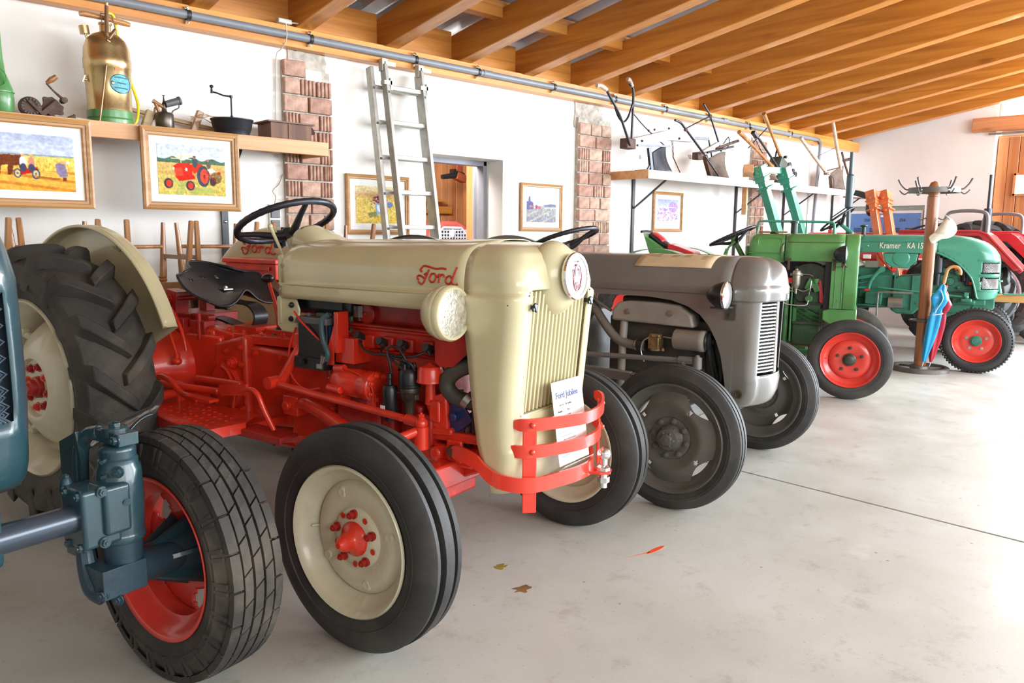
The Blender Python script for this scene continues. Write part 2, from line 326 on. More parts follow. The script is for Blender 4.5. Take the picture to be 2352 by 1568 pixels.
for y in (4.72, 2.75, .9, -1.0):
    mb = MB(); mb.box((5, y, zr(y)+.262), (16, .13, .05), (-math.atan(SL), 0, 0)); obj('batten', mb, M_beamx, ceil, smooth=0)
for i, x in enumerate(RX[:-1]):
    if bt is None:
        mb = MB(); mb.box((.44, WY+.02, 2.85), (.61, .04, .26)); bt = obj('infill_board', mb, M_beamx, ceil, smooth=0); q = bt
        mb = MB(); mb.box((.44, 4.70, zr(4.7)+.205), (.61, .10, .075)); bt2 = obj('nogging', mb, M_beamx, ceil, smooth=0); q2 = bt2
    else:
        q = bt.copy(); C.objects.link(q); q2 = bt2.copy(); C.objects.link(q2)
    q.location.x = x; q2.location.x = x
# small lugs and light fitting cable are below; brick pillars
def bricks(x0, x1, ztop, seed, proud=.035, zbot=0, hide=None):
    rnd = random.Random(seed); mb = MB(); mb.box(((x0+x1)/2, WY-proud/2+.01, (zbot+ztop)/2), (x1-x0-.012, proud, ztop-zbot))
    obj('mortar_core', mb, M_conc, wall, smooth=0)
    z = zbot; k = 0; W_ = x1-x0
    while z < ztop-.05:
        h = .108; p = k % 3
        cuts = {0: [0, .5, 1], 1: [0, .34, .67, 1], 2: [0, .46, .78, 1]}[p] if rnd.random() < .8 else [0, .30, .72, 1]
        for a, b_ in zip(cuts, cuts[1:]):
            if hide and hide(z, a): continue
            wx = (b_-a)*W_-.012; groov = wx < .15 and rnd.random() < .75
            key = (round(wx, 2), groov)
            if key not in BM:
                m = MB()
                if groov:
                    n = 4; 
                    for g in range(n): m.box((-wx/2+wx*(g+.5)/n, 0, 0), (wx/n-.008, .05, h))
                    m.box((0, .006, 0), (wx-.01, .038, h-.004))
                else: m.box((0, 0, 0), (wx, .05, h))
                o = obj('brick', m, M_brick[rnd.randrange(4)], wall, smooth=0, bevel=.005, seg=1); BM[key] = o
            else:
                o = BM[key].copy(); C.objects.link(o)
                if rnd.random() < .75:
                    o.material_slots[0].link = 'OBJECT'; o.material_slots[0].material = M_brick[rnd.randrange(4)]
            o.location = (x0+(a+b_)/2*W_, WY-proud+.008+rnd.uniform(-.007, .004), z+h/2); o.rotation_euler = (rnd.uniform(-.015, .015), rnd.uniform(-.012, .012), rnd.uniform(-.03, .03))
        z += .1205; k += 1
BM = {}
bricks(2.74, 3.13, 2.47, 1, hide=lambda z, a: z > 2.36 and a > .4)
bricks(5.88, 6.38, 2.45, 2, proud=.05, hide=lambda z, a: z > 2.33 and a < .3)
bricks(9.25, 9.60, 2.56, 5)
# ragged raw masonry above the bricks
def ragged(x0, x1, z0, z1, seed):
    rnd = random.Random(seed); P = []
    for i in range(9): P.append((x0+(x1-x0)*i/8, z0+rnd.uniform(-.01, .01)))
    for i in range(5): P.append((x1+rnd.uniform(-.03, .02), z0+(z1-z0)*(i+.5)/5))
    for i in range(9): P.append((x1-(x1-x0)*i/8, z1+rnd.uniform(-.015, .0)))
    for i in range(3): P.append((x0+rnd.uniform(-.01, .01), z1-(z1-z0)*(i+.5)/3))
    mb = MB(); mb.prism(P, 'y', WY-.012, WY+.01); obj('bare_mortar_patch', mb, M_conc, wall, smooth=0)
ragged(2.80, 3.10, 2.38, 2.60, 3); ragged(5.86, 6.30, 2.36, 2.60, 4)
mb = MB(); mb.box((2.99, WY-.018, 2.43), (.13, .03, .09)); obj('pale_block', mb, M_wall, wall, smooth=0, bevel=.006)
for x, z, s in ((7.9, 2.22, .05), (6.75, 2.3, .045), (6.95, 2.14, .03), (9.9, 2.0, .03)):   # plaster chips
    rnd = random.Random(int(x*10)); P = [(x+s*(.4+.8*rnd.random())*cos(a*.7), z+s*(.3+.8*rnd.random())*sin(a*.7)) for a in range(9)]
    mb = MB(); mb.prism(P, 'y', WY-.004, WY+.004); obj('plaster_chip', mb, M_conc, wall, smooth=0)
# doorway_1 : grey steel frame + reveal, room behind
mb = MB()
for x in (D0+.015, D1-.015): mb.box((x, WY+.27, DZ/2), (.05, .10, DZ))
mb.box(((D0+D1)/2, WY+.27, DZ-.02), (D1-D0, .10, .05))
d1 = struct(obj('door_1', mb, mat('grey_door_frame', (.24, .24, .27), .5), smooth=0, bevel=.004))
mb = MB(); mb.box((D1-.035+.40*cos(.862), WY+.34+.40*sin(.862), .98), (.80, .045, 1.94), (0, 0, .862)); lf = obj('door_leaf', mb, mat('grey_door_leaf', (.36, .36, .40), .45), d1, smooth=0, bevel=.003)
mb = MB(); mb.cyl((D1+.38, WY+.92, 1.02), (D1+.33, WY+.96, 1.02), .012); mb.cyl((D1+.33, WY+.96, 1.02), (D1+.27, WY+.88, 1.02), .009); obj('door_handle', mb, M_steel, lf)
# annex room
mb = MB(); mb.box((6.0, WY+2.5, -.155), (7, 4.2, .31)); struct(obj('floor', mb, M_conc, smooth=0))
mb = MB(); mb.box((6.0, 8.72, 1.3), (7.2, .06, 3.0)); mb.box((9.3, 7.1, 1.3), (.06, 3.2, 3.0)); mb.box((2.6, 7.1, 1.3), (.06, 3.2, 3.0)); wb = struct(obj('wall_back', mb, M_conc, smooth=0))
for i in range(40):
    mb = MB() if i == 0 else None
    if i == 0: mb.box((0, 0, 1.4), (.125, .03, 2.8)); p0 = obj('plank', mb, M_plank, wb, smooth=0, bevel=.005, seg=1); p = p0
    else: p = p0.copy(); C.objects.link(p)
    p.location = (3.4+.131*i, 8.66+random.uniform(-.004, .004), 0)
mb = MB(); mb.box((5.2, 8.60, 1.62), (3.6, .07, .10)); obj('rail', mb, M_beamx, wb, smooth=0, bevel=.005)
mb = MB(); mb.box((5.1, 8.52, 1.74), (3.4, .20, .03)); obj('ledge', mb, M_beamx, wb, smooth=0, bevel=.005)
for x, y in ((5.87, 6.8), (7.20, 8.45)):
    mb = MB(); mb.box((x, y, 1.4), (.12, .11, 2.8)); obj('post', mb, M_plank, wb, smooth=0, bevel=.005)
mb = MB(); mb.box((6, 7.1, 2.66), (7, 3.3, .05)); struct(obj('ceiling', mb, M_wallb, smooth=0))
area('annex_fill_light', (4.3, 6.0, 2.55), (6.2, 8.0, 1.3), 1.4, .8, 170, (1, .95, .9))  # unseen fill light added to brighten the closed annex, no window there
# end wall: big sliding door of planks, lintel, window above
mb = MB(); mb.box((XE-.03, 1.35, 2.84), (.16, 4.5, .19)); struct(tag_ := obj('trim_2', mb, wood('lintel_wood', (.55, .26, .12), (.42, .17, .07), 'Y', .5), smooth=0, bevel=.006)); tag_['label'] = 'heavy timber lintel over the plank gate'
mb = MB(); mb.box((XE+.16, 1.2, 1.35), (.04, 4.3, 2.7)); d2 = struct(obj('door_2', mb, M_plank, smooth=0))
for i in range(32):
    if i == 0:
        mb = MB(); mb.box((0, 0, 1.34), (.03, .128, 2.68)); p0 = obj('plank', mb, M_plank, d2, smooth=0, bevel=.006, seg=1); p = p0
    else: p = p0.copy(); C.objects.link(p)
    p.location = (XE+.12+random.uniform(-.003, .003), 3.25-.134*i, 0)
mb = MB(); mb.box((XE+.10, 2.93, 2.03), (.03, .26, .26)); struct(obj('window_2', mb, emis('bright_pane', (1, 1, 1), 5), smooth=0))
mb = MB()
for y in (2.79, 3.07): mb.box((XE+.09, y, 2.03), (.05, .03, .30))
for z in (1.89, 2.17): mb.box((XE+.09, 2.93, z), (.05, .30, .03))
obj('pane_frame', mb, M_plank, d2, smooth=0)
mb = MB(); mb.box((XE-.04, 2.9, 2.715), (.03, 1.0, .03)); obj('door_rail', mb, M_steel, d2)
mb = MB(); mb.box((XE+.20, 1.3, 3.20), (.02, 4.3, .70)); w1 = struct(obj('window_1', mb, emis('daylight_pane', (1, 1, 1), 7), smooth=0))
mb = MB()
for y in (3.34, 2.2, 1.0, -.2): mb.box((XE+.12, y, 3.2), (.07, .05, .7))
obj('window_frame', mb, M_plank, w1, smooth=0)
# ================================================================ shared tractor parts
def tyre_profile(w, R, rb, kind):
    if kind == 'rib':
        t = [(-.40, -.014), (-.33, -.004), (-.24, -.006), (-.225, -.024), (-.13, -.024), (-.115, -.001), (-.02, 0), (.02, 0), (.115, -.001), (.13, -.024), (.225, -.024), (.24, -.006), (.33, -.004), (.40, -.014)]
    elif kind == 'smooth':
        t = [(-.42, -.020), (-.34, -.006), (-.26, -.003), (-.25, -.012), (-.22, -.012), (-.21, -.001), (-.05, 0), (-.04, -.010), (.04, -.010), (.05, 0), (.21, -.001), (.22, -.012), (.25, -.012), (.26, -.003), (.34, -.006), (.42, -.020)]
    else: t = [(-.42, -.035), (-.30, -.022), (-.15, -.016), (0, -.014), (.15, -.016), (.30, -.022), (.42, -.035)]
    side = [(.47, -.045), (.50, -.5), (.485, -.62), (.492, -.64), (.470, -.66), (.44, -.82), (.39, -1.0)]
    P = [(a*w, R+b*(R/.36)) for a, b in t]
    D = R-rb
    sd = [(a*w, R-.045 if b == -.045 else R+b*D) for a, b in side]
    sd[0] = (.465*w, R-.035*(R/.36)-.006)
    right = sd; left = [(-a, b) for a, b in reversed(sd)]
    return left+P+right+[(.30*w, rb+.006), (-.30*w, rb+.006)]
def wheel_place(o, x, y, z, out, steer=0):
    o.location = (x, y, z); o.rotation_euler = (0, 0, steer+(0 if out > 0 else pi))
def front_wheel(root, x, y, R, w, rb, mtyre, mrim, out, kind='rib', disc=None, hub=None, nuts=5, nutr=.075, nutmat=None, hubmat=None, steer=0, discfn=None, nuth=.02, lip=.012, camber=0):
    mb = MB(); hw = w*.42
    mb.lathe([(hw+.002, rb+lip), (hw+.008, rb+lip*.6), (hw, rb-.002), (hw-.012, rb-.008), (hw*.55, rb-.022), (hw*.2, rb-.045), (-hw*.4, rb-.045), (-hw*.6, rb-.02), (-hw+.01, rb-.008), (-hw, rb), (-hw-.008, rb+lip)], ax=(0, 1, 0), n=64)
    rim = obj('front_wheel', mb, mrim, root, smooth=40, solid=.004); wheel_place(rim, x, y, R, out, steer)
    if discfn: discfn(rim, rb, w)
    else:
        mb = MB(); mb.lathe(disc, ax=(0, 1, 0), n=64); obj('wheel_disc', mb, mrim, rim, smooth=50, solid=.004)
    mb = MB(); mb.lathe(tyre_profile(w, R, rb+.004, kind), ax=(0, 1, 0), n=96, loop=True)
    obj('tyre', mb, mtyre, rim, smooth=28)
    if hub:
        mb = MB(); mb.lathe(hub, ax=(0, 1, 0), n=28); obj('hub', mb, hubmat or mrim, rim, smooth=40)
    nh = disc_h(disc, nutr) if disc else .03
    for k in range(nuts):
        a = 2*pi*k/nuts+.3; mb = MB(); mb.bolt((nutr*cos(a), nh, nutr*sin(a)), (0, 1, 0), .011, nuth); obj('wheel_nut', mb, nutmat or mrim, rim, smooth=30)
    mb = MB(); mb.cyl((rb*.76, .01, 0), (rb*.84, hw*.55, 0), .0038); obj('valve', mb, mrim, rim)
    return rim
def disc_h(disc, r):
    for (h0, r0), (h1, r1) in zip(disc, disc[1:]):
        if (r0-r)*(r1-r) <= 0 and r0 != r1: return h0+(h1-h0)*(r-r0)/(r1-r0)
    return disc[-1][0]
def ag_tyre(root, R, w, rb, mtyre, nl=21, hgt=.034, flip=1):
    mb = MB(); prof = tyre_profile(w, R-hgt, rb, 'ag'); mb.lathe(prof, ax=(0, 1, 0), n=84, loop=True)
    Rc = R-hgt
    def surf(h):
        q = abs(h)/(w/2)
        return Rc-.014-.024*q**2-.10*max(0, q-.86)**1.2*(4 if q > .86 else 0)
    for side in (-1, 1):
        for k in range(nl):
            a0 = 2*pi*(k+(.5 if side > 0 else 0))/nl; n = 9; v = []
            for i in range(n+1):
                s = i/n; q = 1.03-1.16*s        # from the shoulder past the centre line
                h = side*q*w/2; r = surf(min(abs(h), w/2*1.02)); 
                if q > .92: r -= (q-.92)*.55
                a = a0+flip*(.27*(s**.8)+.04*s)
                wd = (.080-.026*s)*(1 if s > .08 else .75)/R; hh = hgt*(1 if .0 < s < .97 else .75)*(1.0 if q < .92 else .75)
                e = Vector((sin(a), 0, cos(a)))
                for da, rr in ((-wd*.62, r-.02), (-wd*.45, r+hh), (wd*.45, r+hh), (wd*.62, r-.02)):
                    v.append((sin(a+da)*rr, h, cos(a+da)*rr))
            f = []
            for i in range(n):
                for j in range(3): f.append((i*4+j, i*4+j+1, i*4+j+5, i*4+j+4))
            f += [(0, 1, 2, 3), (n*4+3, n*4+2, n*4+1, n*4)]
            mb.add(v, f)
    return obj('tyre', mb, mtyre, root, smooth=42, bevel=.004, seg=1)
def rear_wheel(root, x, y, R, w, rb, mtyre, mrim, out, nl=21, disc=None, hubfn=None, flip=1):
    mb = MB(); hw = w*.40
    mb.lathe([(hw+.004, rb+.022), (hw+.012, rb+.012), (hw+.002, rb), (hw-.03, rb-.012), (hw-.05, rb-.035), (hw*.2, rb-.045), (-hw*.5, rb-.045), (-hw+.03, rb-.012), (-hw, rb), (-hw-.01, rb+.02)], ax=(0, 1, 0), n=80)
    rim = obj('rear_wheel', mb, mrim, root, smooth=40, solid=.005); wheel_place(rim, x, y, R, out)
    if disc: mb = MB(); mb.lathe(disc, ax=(0, 1, 0), n=64); obj('wheel_disc', mb, mrim, rim, smooth=45, solid=.006)
    ag_tyre(rim, R, w, rb+.005, mtyre, nl, flip=flip*out*-1*-1)
    if hubfn: hubfn(rim)
    return rim
def steering_wheel(root, c, tilt, r, mrim, tube=.0145, spokes=3, spin=0, colm=None, dirv=None):
    c = Vector(c); ex = Vector((cos(tilt), 0, sin(tilt))); ey = Vector((0, 1, 0)); n = ex.cross(ey)*-1
    n = Vector((-sin(tilt), 0, cos(tilt)))
    mb = MB(); N_ = 72
    mb.tube([c+(ex*cos(2*pi*k/N_)+ey*sin(2*pi*k/N_))*r for k in range(N_)], [tube*(1+.10*(k % 2)) for k in range(N_)], 10, closed=True)
    o = obj('steering_wheel', mb, mrim, root, smooth=60)
    for k in range(spokes):
        a = spin+2*pi*k/spokes; e = ex*cos(a)+ey*sin(a)
        mb = MB(); mb.tube([c-n*.060, c-n*.055+e*.05, c-n*.025+e*(r*.6), c+e*r], [.022, .018, .013, .011], 10, sm=4); obj('spoke', mb, mrim, o, smooth=60)
    mb = MB(); mb.cyl(c-n*.085, c-n*.040, .027, .030, 20); mb.sph(c-n*.040, (.03, .03, .014), 16, 8); obj('boss', mb, mrim, o, smooth=50)
    return o, c-n*.07, n
def rrect(w, h, r, n=5, cx=0, cy=0):
    P = []
    for sx, sy, a0 in ((1, 1, 0), (-1, 1, 90), (-1, -1, 180), (1, -1, 270)):
        for i in range(n+1):
            a = radians(a0+90*i/n); P.append((cx+sx*(w/2-r)+r*cos(a), cy+sy*(h/2-r)+r*sin(a)))
    return P
def strokes(root, name, lines, fn, r, m, flat=None, sm=5, **kw):
    mb = MB()
    for l in lines:
        P = catmull([Vector((x, y, 0)) for x, y in l], sm) if len(l) > 2 else [Vector((x, y, 0)) for x, y in l]
        Q = [Vector(fn(p.x, p.y)) for p in P]; mb.tube(Q, r, 6)
    return obj(name, mb, m, root, smooth=60, **kw)
# hand lettering of the red script, unit box about 2.7 x 1
SCRIPT = [[(.05, .30), (-.05, .42), (.02, .52), (.20, .50), (.42, .38)], [(.18, .92), (.10, .80), (.22, .72)], [(.18, .92), (.30, 1.02), (.60, .98), (1.0, .90), (1.35, .93), (1.62, .90)],
 [(.62, .84), (.50, .55), (.38, .25), (.20, .10), (.02, .22)], [(.36, .58), (.50, .66), (.58, .60)], [(.92, .66), (.78, .62), (.70, .42), (.78, .24), (.95, .26), (1.04, .44), (1.0, .62), (.92, .66)],
 [(1.02, .58), (1.15, .50), (1.24, .64), (1.26, .52), (1.24, .30), (1.22, .22)], [(1.25, .50), (1.36, .62), (1.50, .60), (1.54, .50)], [(1.98, .48), (1.84, .58), (1.68, .48), (1.66, .28), (1.80, .18), (1.96, .30), (2.02, .50)], [(2.22, 1.02), (2.10, .70), (2.00, .35), (2.05, .18), (2.20, .14), (2.32, .22)]]
# ================================================================ CREAM AND RED TRACTOR
T = thing('tractor', 'cream and red tractor with the red curved bumper and white sign on its grille', 'tractor', (1.93, 2.16, 0), radians(-78.3), 'vintage tractors parked in a row')
# ---- hood shell
def hw_sec(t):   # half cross-section: t 0 top centre .. 1 bottom flange, returns (y,z) for the hood flank
    pts = HP; q = t*(len(pts)-1); i = min(int(q), len(pts)-2); f = q-i
    return pts[i][0]*(1-f)+pts[i+1][0]*f, pts[i][1]*(1-f)+pts[i+1][1]*f
HP = [(p.x, p.y) for p in catmull([V(0, 1.288, 0), V(.08, 1.286, 0), V(.16, 1.276, 0), V(.215, 1.255, 0), V(.248, 1.215, 0), V(.260, 1.165, 0), V(.262, 1.122, 0)], 5)]+[(.268, 1.112), (.275, 1.106), (.276, 1.098), (.274, 1.07), (.272, 1.048)]
# body of hood from cowl to nose
NH = len(HP)
def taper(x):    # hood gets slightly lower and narrower to the rear
    k = (x+.87)/.97; return .955+.045*k, -.012*(1-k)-.008*sin(pi*max(0, min(1, k)))*0
mb = MB(); X0, X1, NX = -.88, .10, 24
full = [(-y, z) for y, z in reversed(HP)]+[(y, z) for y, z in HP[1:]]
def hoodpt(u, v):
    x = X0+(X1-X0)*u; i = v*(len(full)-1); y, z = full[int(round(i))]; s, dz = taper(x)
    zz = z+dz*(1 if z > 1.1 else 0); y = y*s
    if u < .06: k = (.06-u)/.06; y *= 1-.06*k*k; zz -= .02*k*k*(z > 1.12)
    return (x-(.02*(1-u)**8 if z > 1.2 else 0), y, zz)
mb.grid(hoodpt, NX, len(full)-1)
hood = obj('hood', mb, M_cream, T, smooth=45, solid=.003)
# raised centre panel with its seam and the cowl hump
mb = MB(); 
def ridge(u, v):
    x = -.80+.93*u; y = (v-.5)*.30*(1-.25*max(0, (u-.8)/.2)**2); return (x, y, 1.2885+(-.012*(1-(x+.87)/.97))+.007*min(1, 6*min(v, 1-v))-abs(y)**2*.5)
mb.grid(ridge, 16, 10); obj('hood_lid', mb, M_cream, hood, smooth=50, solid=.002)
mb = MB()
for s in (-1, 1): mb.tube([(-.86, s*.264, 1.106), (-.4, s*.270, 1.106), (.10, s*.275, 1.106)], .003, 6)
obj('crease', mb, M_cream, hood, smooth=50)
mb = MB()   # cowl hump in front of the steering column
def hump(u, v):
    a = pi*v; x = -.965+.19*u; h = (.085*(1-u)**.8+.004); return (x+.015*(1-u)*sin(a), -cos(a)*(.125+.02*u)*(.9+.1*u), 1.255+h*sin(a)**.8)
mb.grid(hump, 12, 20); mb.add([hump(0, j/20) for j in range(21)], [tuple(range(21))]); obj('instrument_cowl', mb, M_cream, hood, smooth=50, solid=.002)
# ---- nose shell
def wz(z):       # half width at height
    if z < 1.05: return .266+.004*min(1, max(0, (z-.6)/.5)) - .012*max(0, (.75-z)/.3)
    for (y0, z0), (y1, z1) in zip(HP, HP[1:]):
        if z0 >= z >= z1: return y0+(y1-y0)*(z0-z)/(z0-z1+1e-9)
    return .002
def fx(z):       # front silhouette
    P = [(1.288, .10), (1.284, .19), (1.272, .25), (1.25, .286), (1.21, .312), (1.15, .326), (1.10, .324), (.9, .305), (.70, .286), (.60, .288), (.575, .300), (.5, .290), (.46, .278), (.43, .262)]
    for (z0, x0), (z1, x1) in zip(P, P[1:]):
        if z0 >= z >= z1: return x0+(x1-x0)*(z0-z)/(z0-z1)
    return P[-1][1] if z < P[-1][0] else .10
zs = [p[1] for p in HP]+[1.03, 1.0, .95, .9, .85, .8, .75, .70, .66, .62, .60, .585, .57, .55, .52, .49, .46, .435]
def XB(z): return .10 if z > 1.05 else lerp_z([(1.05, .100), (.958, .112), (.78, .134), (.60, .156), (.52, .178), (.478, .195), (.43, .215)], z)
def lerp_z(P, z):
    for (z0, a), (z1, b) in zip(P, P[1:]):
        if z0 >= z >= z1: return a+(b-a)*(z0-z)/(z0-z1)
    return P[-1][1]
def contour(z):
    w = wz(z); xf = fx(z); xb = XB(z); r = min(.075 if z > 1.12 else .052, w*.7, (xf-xb)*.8+.001); pts = []; wf = w-r
    for i in range(4): pts.append((xb+(xf-r-xb)*i/4, -w))
    for i in range(7): a = pi/2*i/6; pts.append((xf-r+r*sin(a), -(wf+r*cos(a))))
    for i in range(1, 12): pts.append((xf+.012*cos(pi/2*(1-2*i/12))*min(1, w/.26), -wf+2*wf*i/12))
    for i in range(7): a = pi/2*(1-i/6); pts.append((xf-r+r*sin(a), wf+r*cos(a)))
    for i in range(1, 5): pts.append((xf-r-(xf-r-xb)*i/4, w))
    return [(x, y, z) for x, y in pts]
rows = [contour(z) for z in zs]; nc = len(rows[0]); mb = MB(); vv = [p for r_ in rows for p in r_]; ff = []
for i in range(len(rows)-1):
    for j in range(nc-1):
        a, b_ = rows[i][j], rows[i+1][j+1]; zc = (a[2]+b_[2])/2; yc = (a[1]+b_[1])/2; xc = (a[0]+b_[0])/2
        if abs(yc) < .195 and .70 < zc < 1.13 and xc > .26: continue
        k = i*nc+j; ff.append((k, k+1, k+nc+1, k+nc))
mb.add(vv, ff); nose = obj('nose_shell', mb, M_cream, T, smooth=50, solid=.003)
mb = MB()   # seam lines around nose: hood / side panel joint
for s in (-1, 1): mb.box((.20, s*.2735, 1.085), (.18, .002, .0035))
obj('panel_seam', mb, mat('seam_shadow', (.10, .08, .05), .8), nose)
# boss and badge
mb = MB(); mb.sph((.288, 0, 1.162), (.090, .112, .132), 32, 18); obj('nose_boss', mb, M_cream, nose, smooth=60)
mb = MB(); mb.lathe([(0, .078), (.010, .082), (.018, .079), (.018, .070), (.010, .068)], (.372, 0, 1.172), (1, 0, .06), 48)
bd = obj('badge', mb, M_chrome, T, smooth=40)
mb = MB(); mb.lathe([(.010, .0), (.015, .03), (.014, .070)], (.372, 0, 1.172), (1, 0, .06), 48); obj('badge_glass', mb, mat('badge_face', (.62, .62, .64), .2, metal=.4, var=.35, scale=160, bump=.6, bscale=160), bd, smooth=60)
m_bred = mat('badge_red', (.30, .05, .05), .4); E_ = lambda y, z: (.3795-.06*(z), y, 1.172+z)
mb = MB(); 
for y, z, w, h in ((0, .040, .026, .008), (0, .052, .014, .006)): mb.prism([(y+a*1, z+b_) for a, b_ in rrect(w, h, .006, 3)], 'x', .389, .3905, (0, 0, 1.172))
for k in range(7): a = radians(-60+20*k); mb.beam((.390, .0, 1.172-.018), (.390, .032*sin(a), 1.172-.018-.034*cos(a)), .0026, .0012, (1, 0, 0))
mb.tube([(.390, .026*sin(t), 1.178+.045*cos(t)-.01) for t in [2*pi*k/24 for k in range(24)]], .0022, 5, closed=True)
mb.box((.390, -.012, 1.186), (.002, .006, .026)); mb.box((.390, .012, 1.186), (.002, .006, .026))
obj('crest', mb, m_bred, bd)
# grille: sunk back plate, side flanges, ribs
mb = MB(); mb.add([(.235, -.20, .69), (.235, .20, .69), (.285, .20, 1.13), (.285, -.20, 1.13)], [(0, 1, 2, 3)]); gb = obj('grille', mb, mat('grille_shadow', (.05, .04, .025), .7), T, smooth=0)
mb = MB(); 
for s in (-1, 1): mb.beam((.262, s*.195, .70), (.300, s*.195, 1.13), .005, .055, (1, 0, 0))
mb.box((.27, 0, .702), (.045, .385, .006)); obj('grille_surround', mb, M_cream, gb, smooth=0)
for i in range(15):
    y = -.175+.025*i; d = max(0, 1-abs(y)/.12); top = 1.118-.075*d-.0*(abs(y) > .1)
    mb = MB(); mb.prism([(.288, y-.0025), (.326, y-.0075), (.336, y-.005), (.338, y), (.336, y+.005), (.326, y+.0075), (.288, y+.0025)], 'z', .708, top+.008); mb.v = [(p[0]-.038+(p[2]-.9)*.095, p[1], p[2]) for p in mb.v]
    obj('grille_bar', mb, M_cream, gb, smooth=30)
for s in (-1, 1):
    mb = MB(); mb.cyl((.30, s*.187, 1.075), (.338, s*.187, 1.075), .007); mb.box((.338, s*.187, 1.075), (.008, .034, .012), (.5, 0, 0)); mb.box((.340, s*.187, 1.075), (.008, .014, .030), (.5, 0, 0)); obj('wing_latch', mb, M_black, gb, smooth=30, bevel=.002)
# red script on hood and far fender
def on_hood(x, z):
    w = wz(z)*taper(x)[0]; return (x, -w-.002, z)
strokes(T, 'script_lettering', SCRIPT, lambda x, y: on_hood(-.108+x*.078, 1.165+(y-.5)*.070), .0038, mat('script_red', (.55, .04, .015), .45))
# ---- headlamps
for s in (-1, 1):
    c = Vector((.075, s*.335, 1.052)); mb = MB()
    mb.lathe([(-.075, .0), (-.072, .03), (-.055, .062), (-.025, .085), (0, .092), (.018, .093), (.022, .088)], c, (1, s*.0-.02, 0), 40)
    hl = obj('headlamp', mb, M_cream, T, smooth=60)
    mb = MB(); mb.lathe([(.018, .093), (.034, .094), (.042, .088), (.040, .080), (.034, .078)], c, (1, -.02, 0), 40); obj('lamp_rim', mb, M_cream, hl, smooth=50)
    mb = MB(); mb.lathe([(.048, .0), (.045, .045), (.038, .080)], c, (1, -.02, 0), 40); obj('lamp_lens', mb, M_lens, hl, smooth=60)
    mb = MB(); mb.beam(c+V(-.03, -s*.06, -.01), (.04, s*.262, 1.02), .05, .03); obj('lamp_bracket', mb, M_cream, hl, bevel=.006)
# ---- front wheels
fdisc = [(.030, .212), (.012, .205), (.0, .196), (.008, .185), (.026, .168), (.034, .15), (.026, .118), (.020, .098), (.030, .090), (.034, .060), (.034, .0)]
fhub = [(.02, .058), (.040, .056), (.052, .046), (.058, .034), (.066, .030), (.088, .026), (.092, .020), (.100, .015), (.106, .010), (.106, 0)]
wn = front_wheel(T, 0, -.655, .362, .165, .232, M_rubber, M_creamw, -1, 'rib', fdisc, fhub, 5, .080, M_reddk, M_red, nuth=.026)
wf = front_wheel(T, 0, .655, .362, .165, .232, M_rubber, M_creamw, 1, 'rib', fdisc, fhub, 5, .080, M_reddk, M_red, nuth=.026)
mb = MB(); mred = M_red
for k in range(5): a = 2*pi*(k+.5)/5+.3; mb.lathe([(.0302, 0), (.031, .010)], (.083*cos(a), .006, .083*sin(a)), (0, 1, 0), 12)
obj('painted_hole', mb, M_red, wn)
mb = MB()
for a in (1.2, 2.9, 4.4, 5.7): mb.lathe([(.033, .020), (.040, .013), (.039, 0)], (.150*cos(a), -.003, .150*sin(a)), (0, 1, 0), 16)
obj('rivet', mb, M_creamw, wn, smooth=40)
# ---- rear wheels
def ford_hub(rim):
    mb = MB(); mb.lathe([(.07, .050), (.102, .046), (.106, .036), (.125, .034), (.13, .026), (.14, .022), (.14, 0)], ax=(0, 1, 0), n=20); h = obj('hub', mb, M_reddk, rim, smooth=40)
    for k in range(8):
        a = 2*pi*k/8+.2; mb = MB(); mb.bolt((.092*cos(a), .082, .092*sin(a)), (0, 1, 0), .016, .022); obj('wheel_nut', mb, M_reddk if k % 3 else M_red, rim, smooth=30)
    for k in range(4):
        a = 2*pi*k/4+.75; mb = MB(); mb.cyl((.27*cos(a), .0, .27*sin(a)), (.335*cos(a), .045, .335*sin(a)), .020, .016, 10); mb.box((.325*cos(a), .03, .325*sin(a)), (.05, .03, .05), (0, -a, 0)); obj('rim_clamp', mb, M_creamw, rim, smooth=30, bevel=.004)
rdisc = [(-.02, .283), (-.002, .285), (.012, .275), (.055, .24), (.095, .18), (.112, .145), (.108, .13), (.088, .122), (.080, .05), (.080, 0)]
for s in (-1, 1): rear_wheel(T, -1.85, s*.685, .635, .305, .365, M_rubberd, M_creamw, s, 17, rdisc, ford_hub)
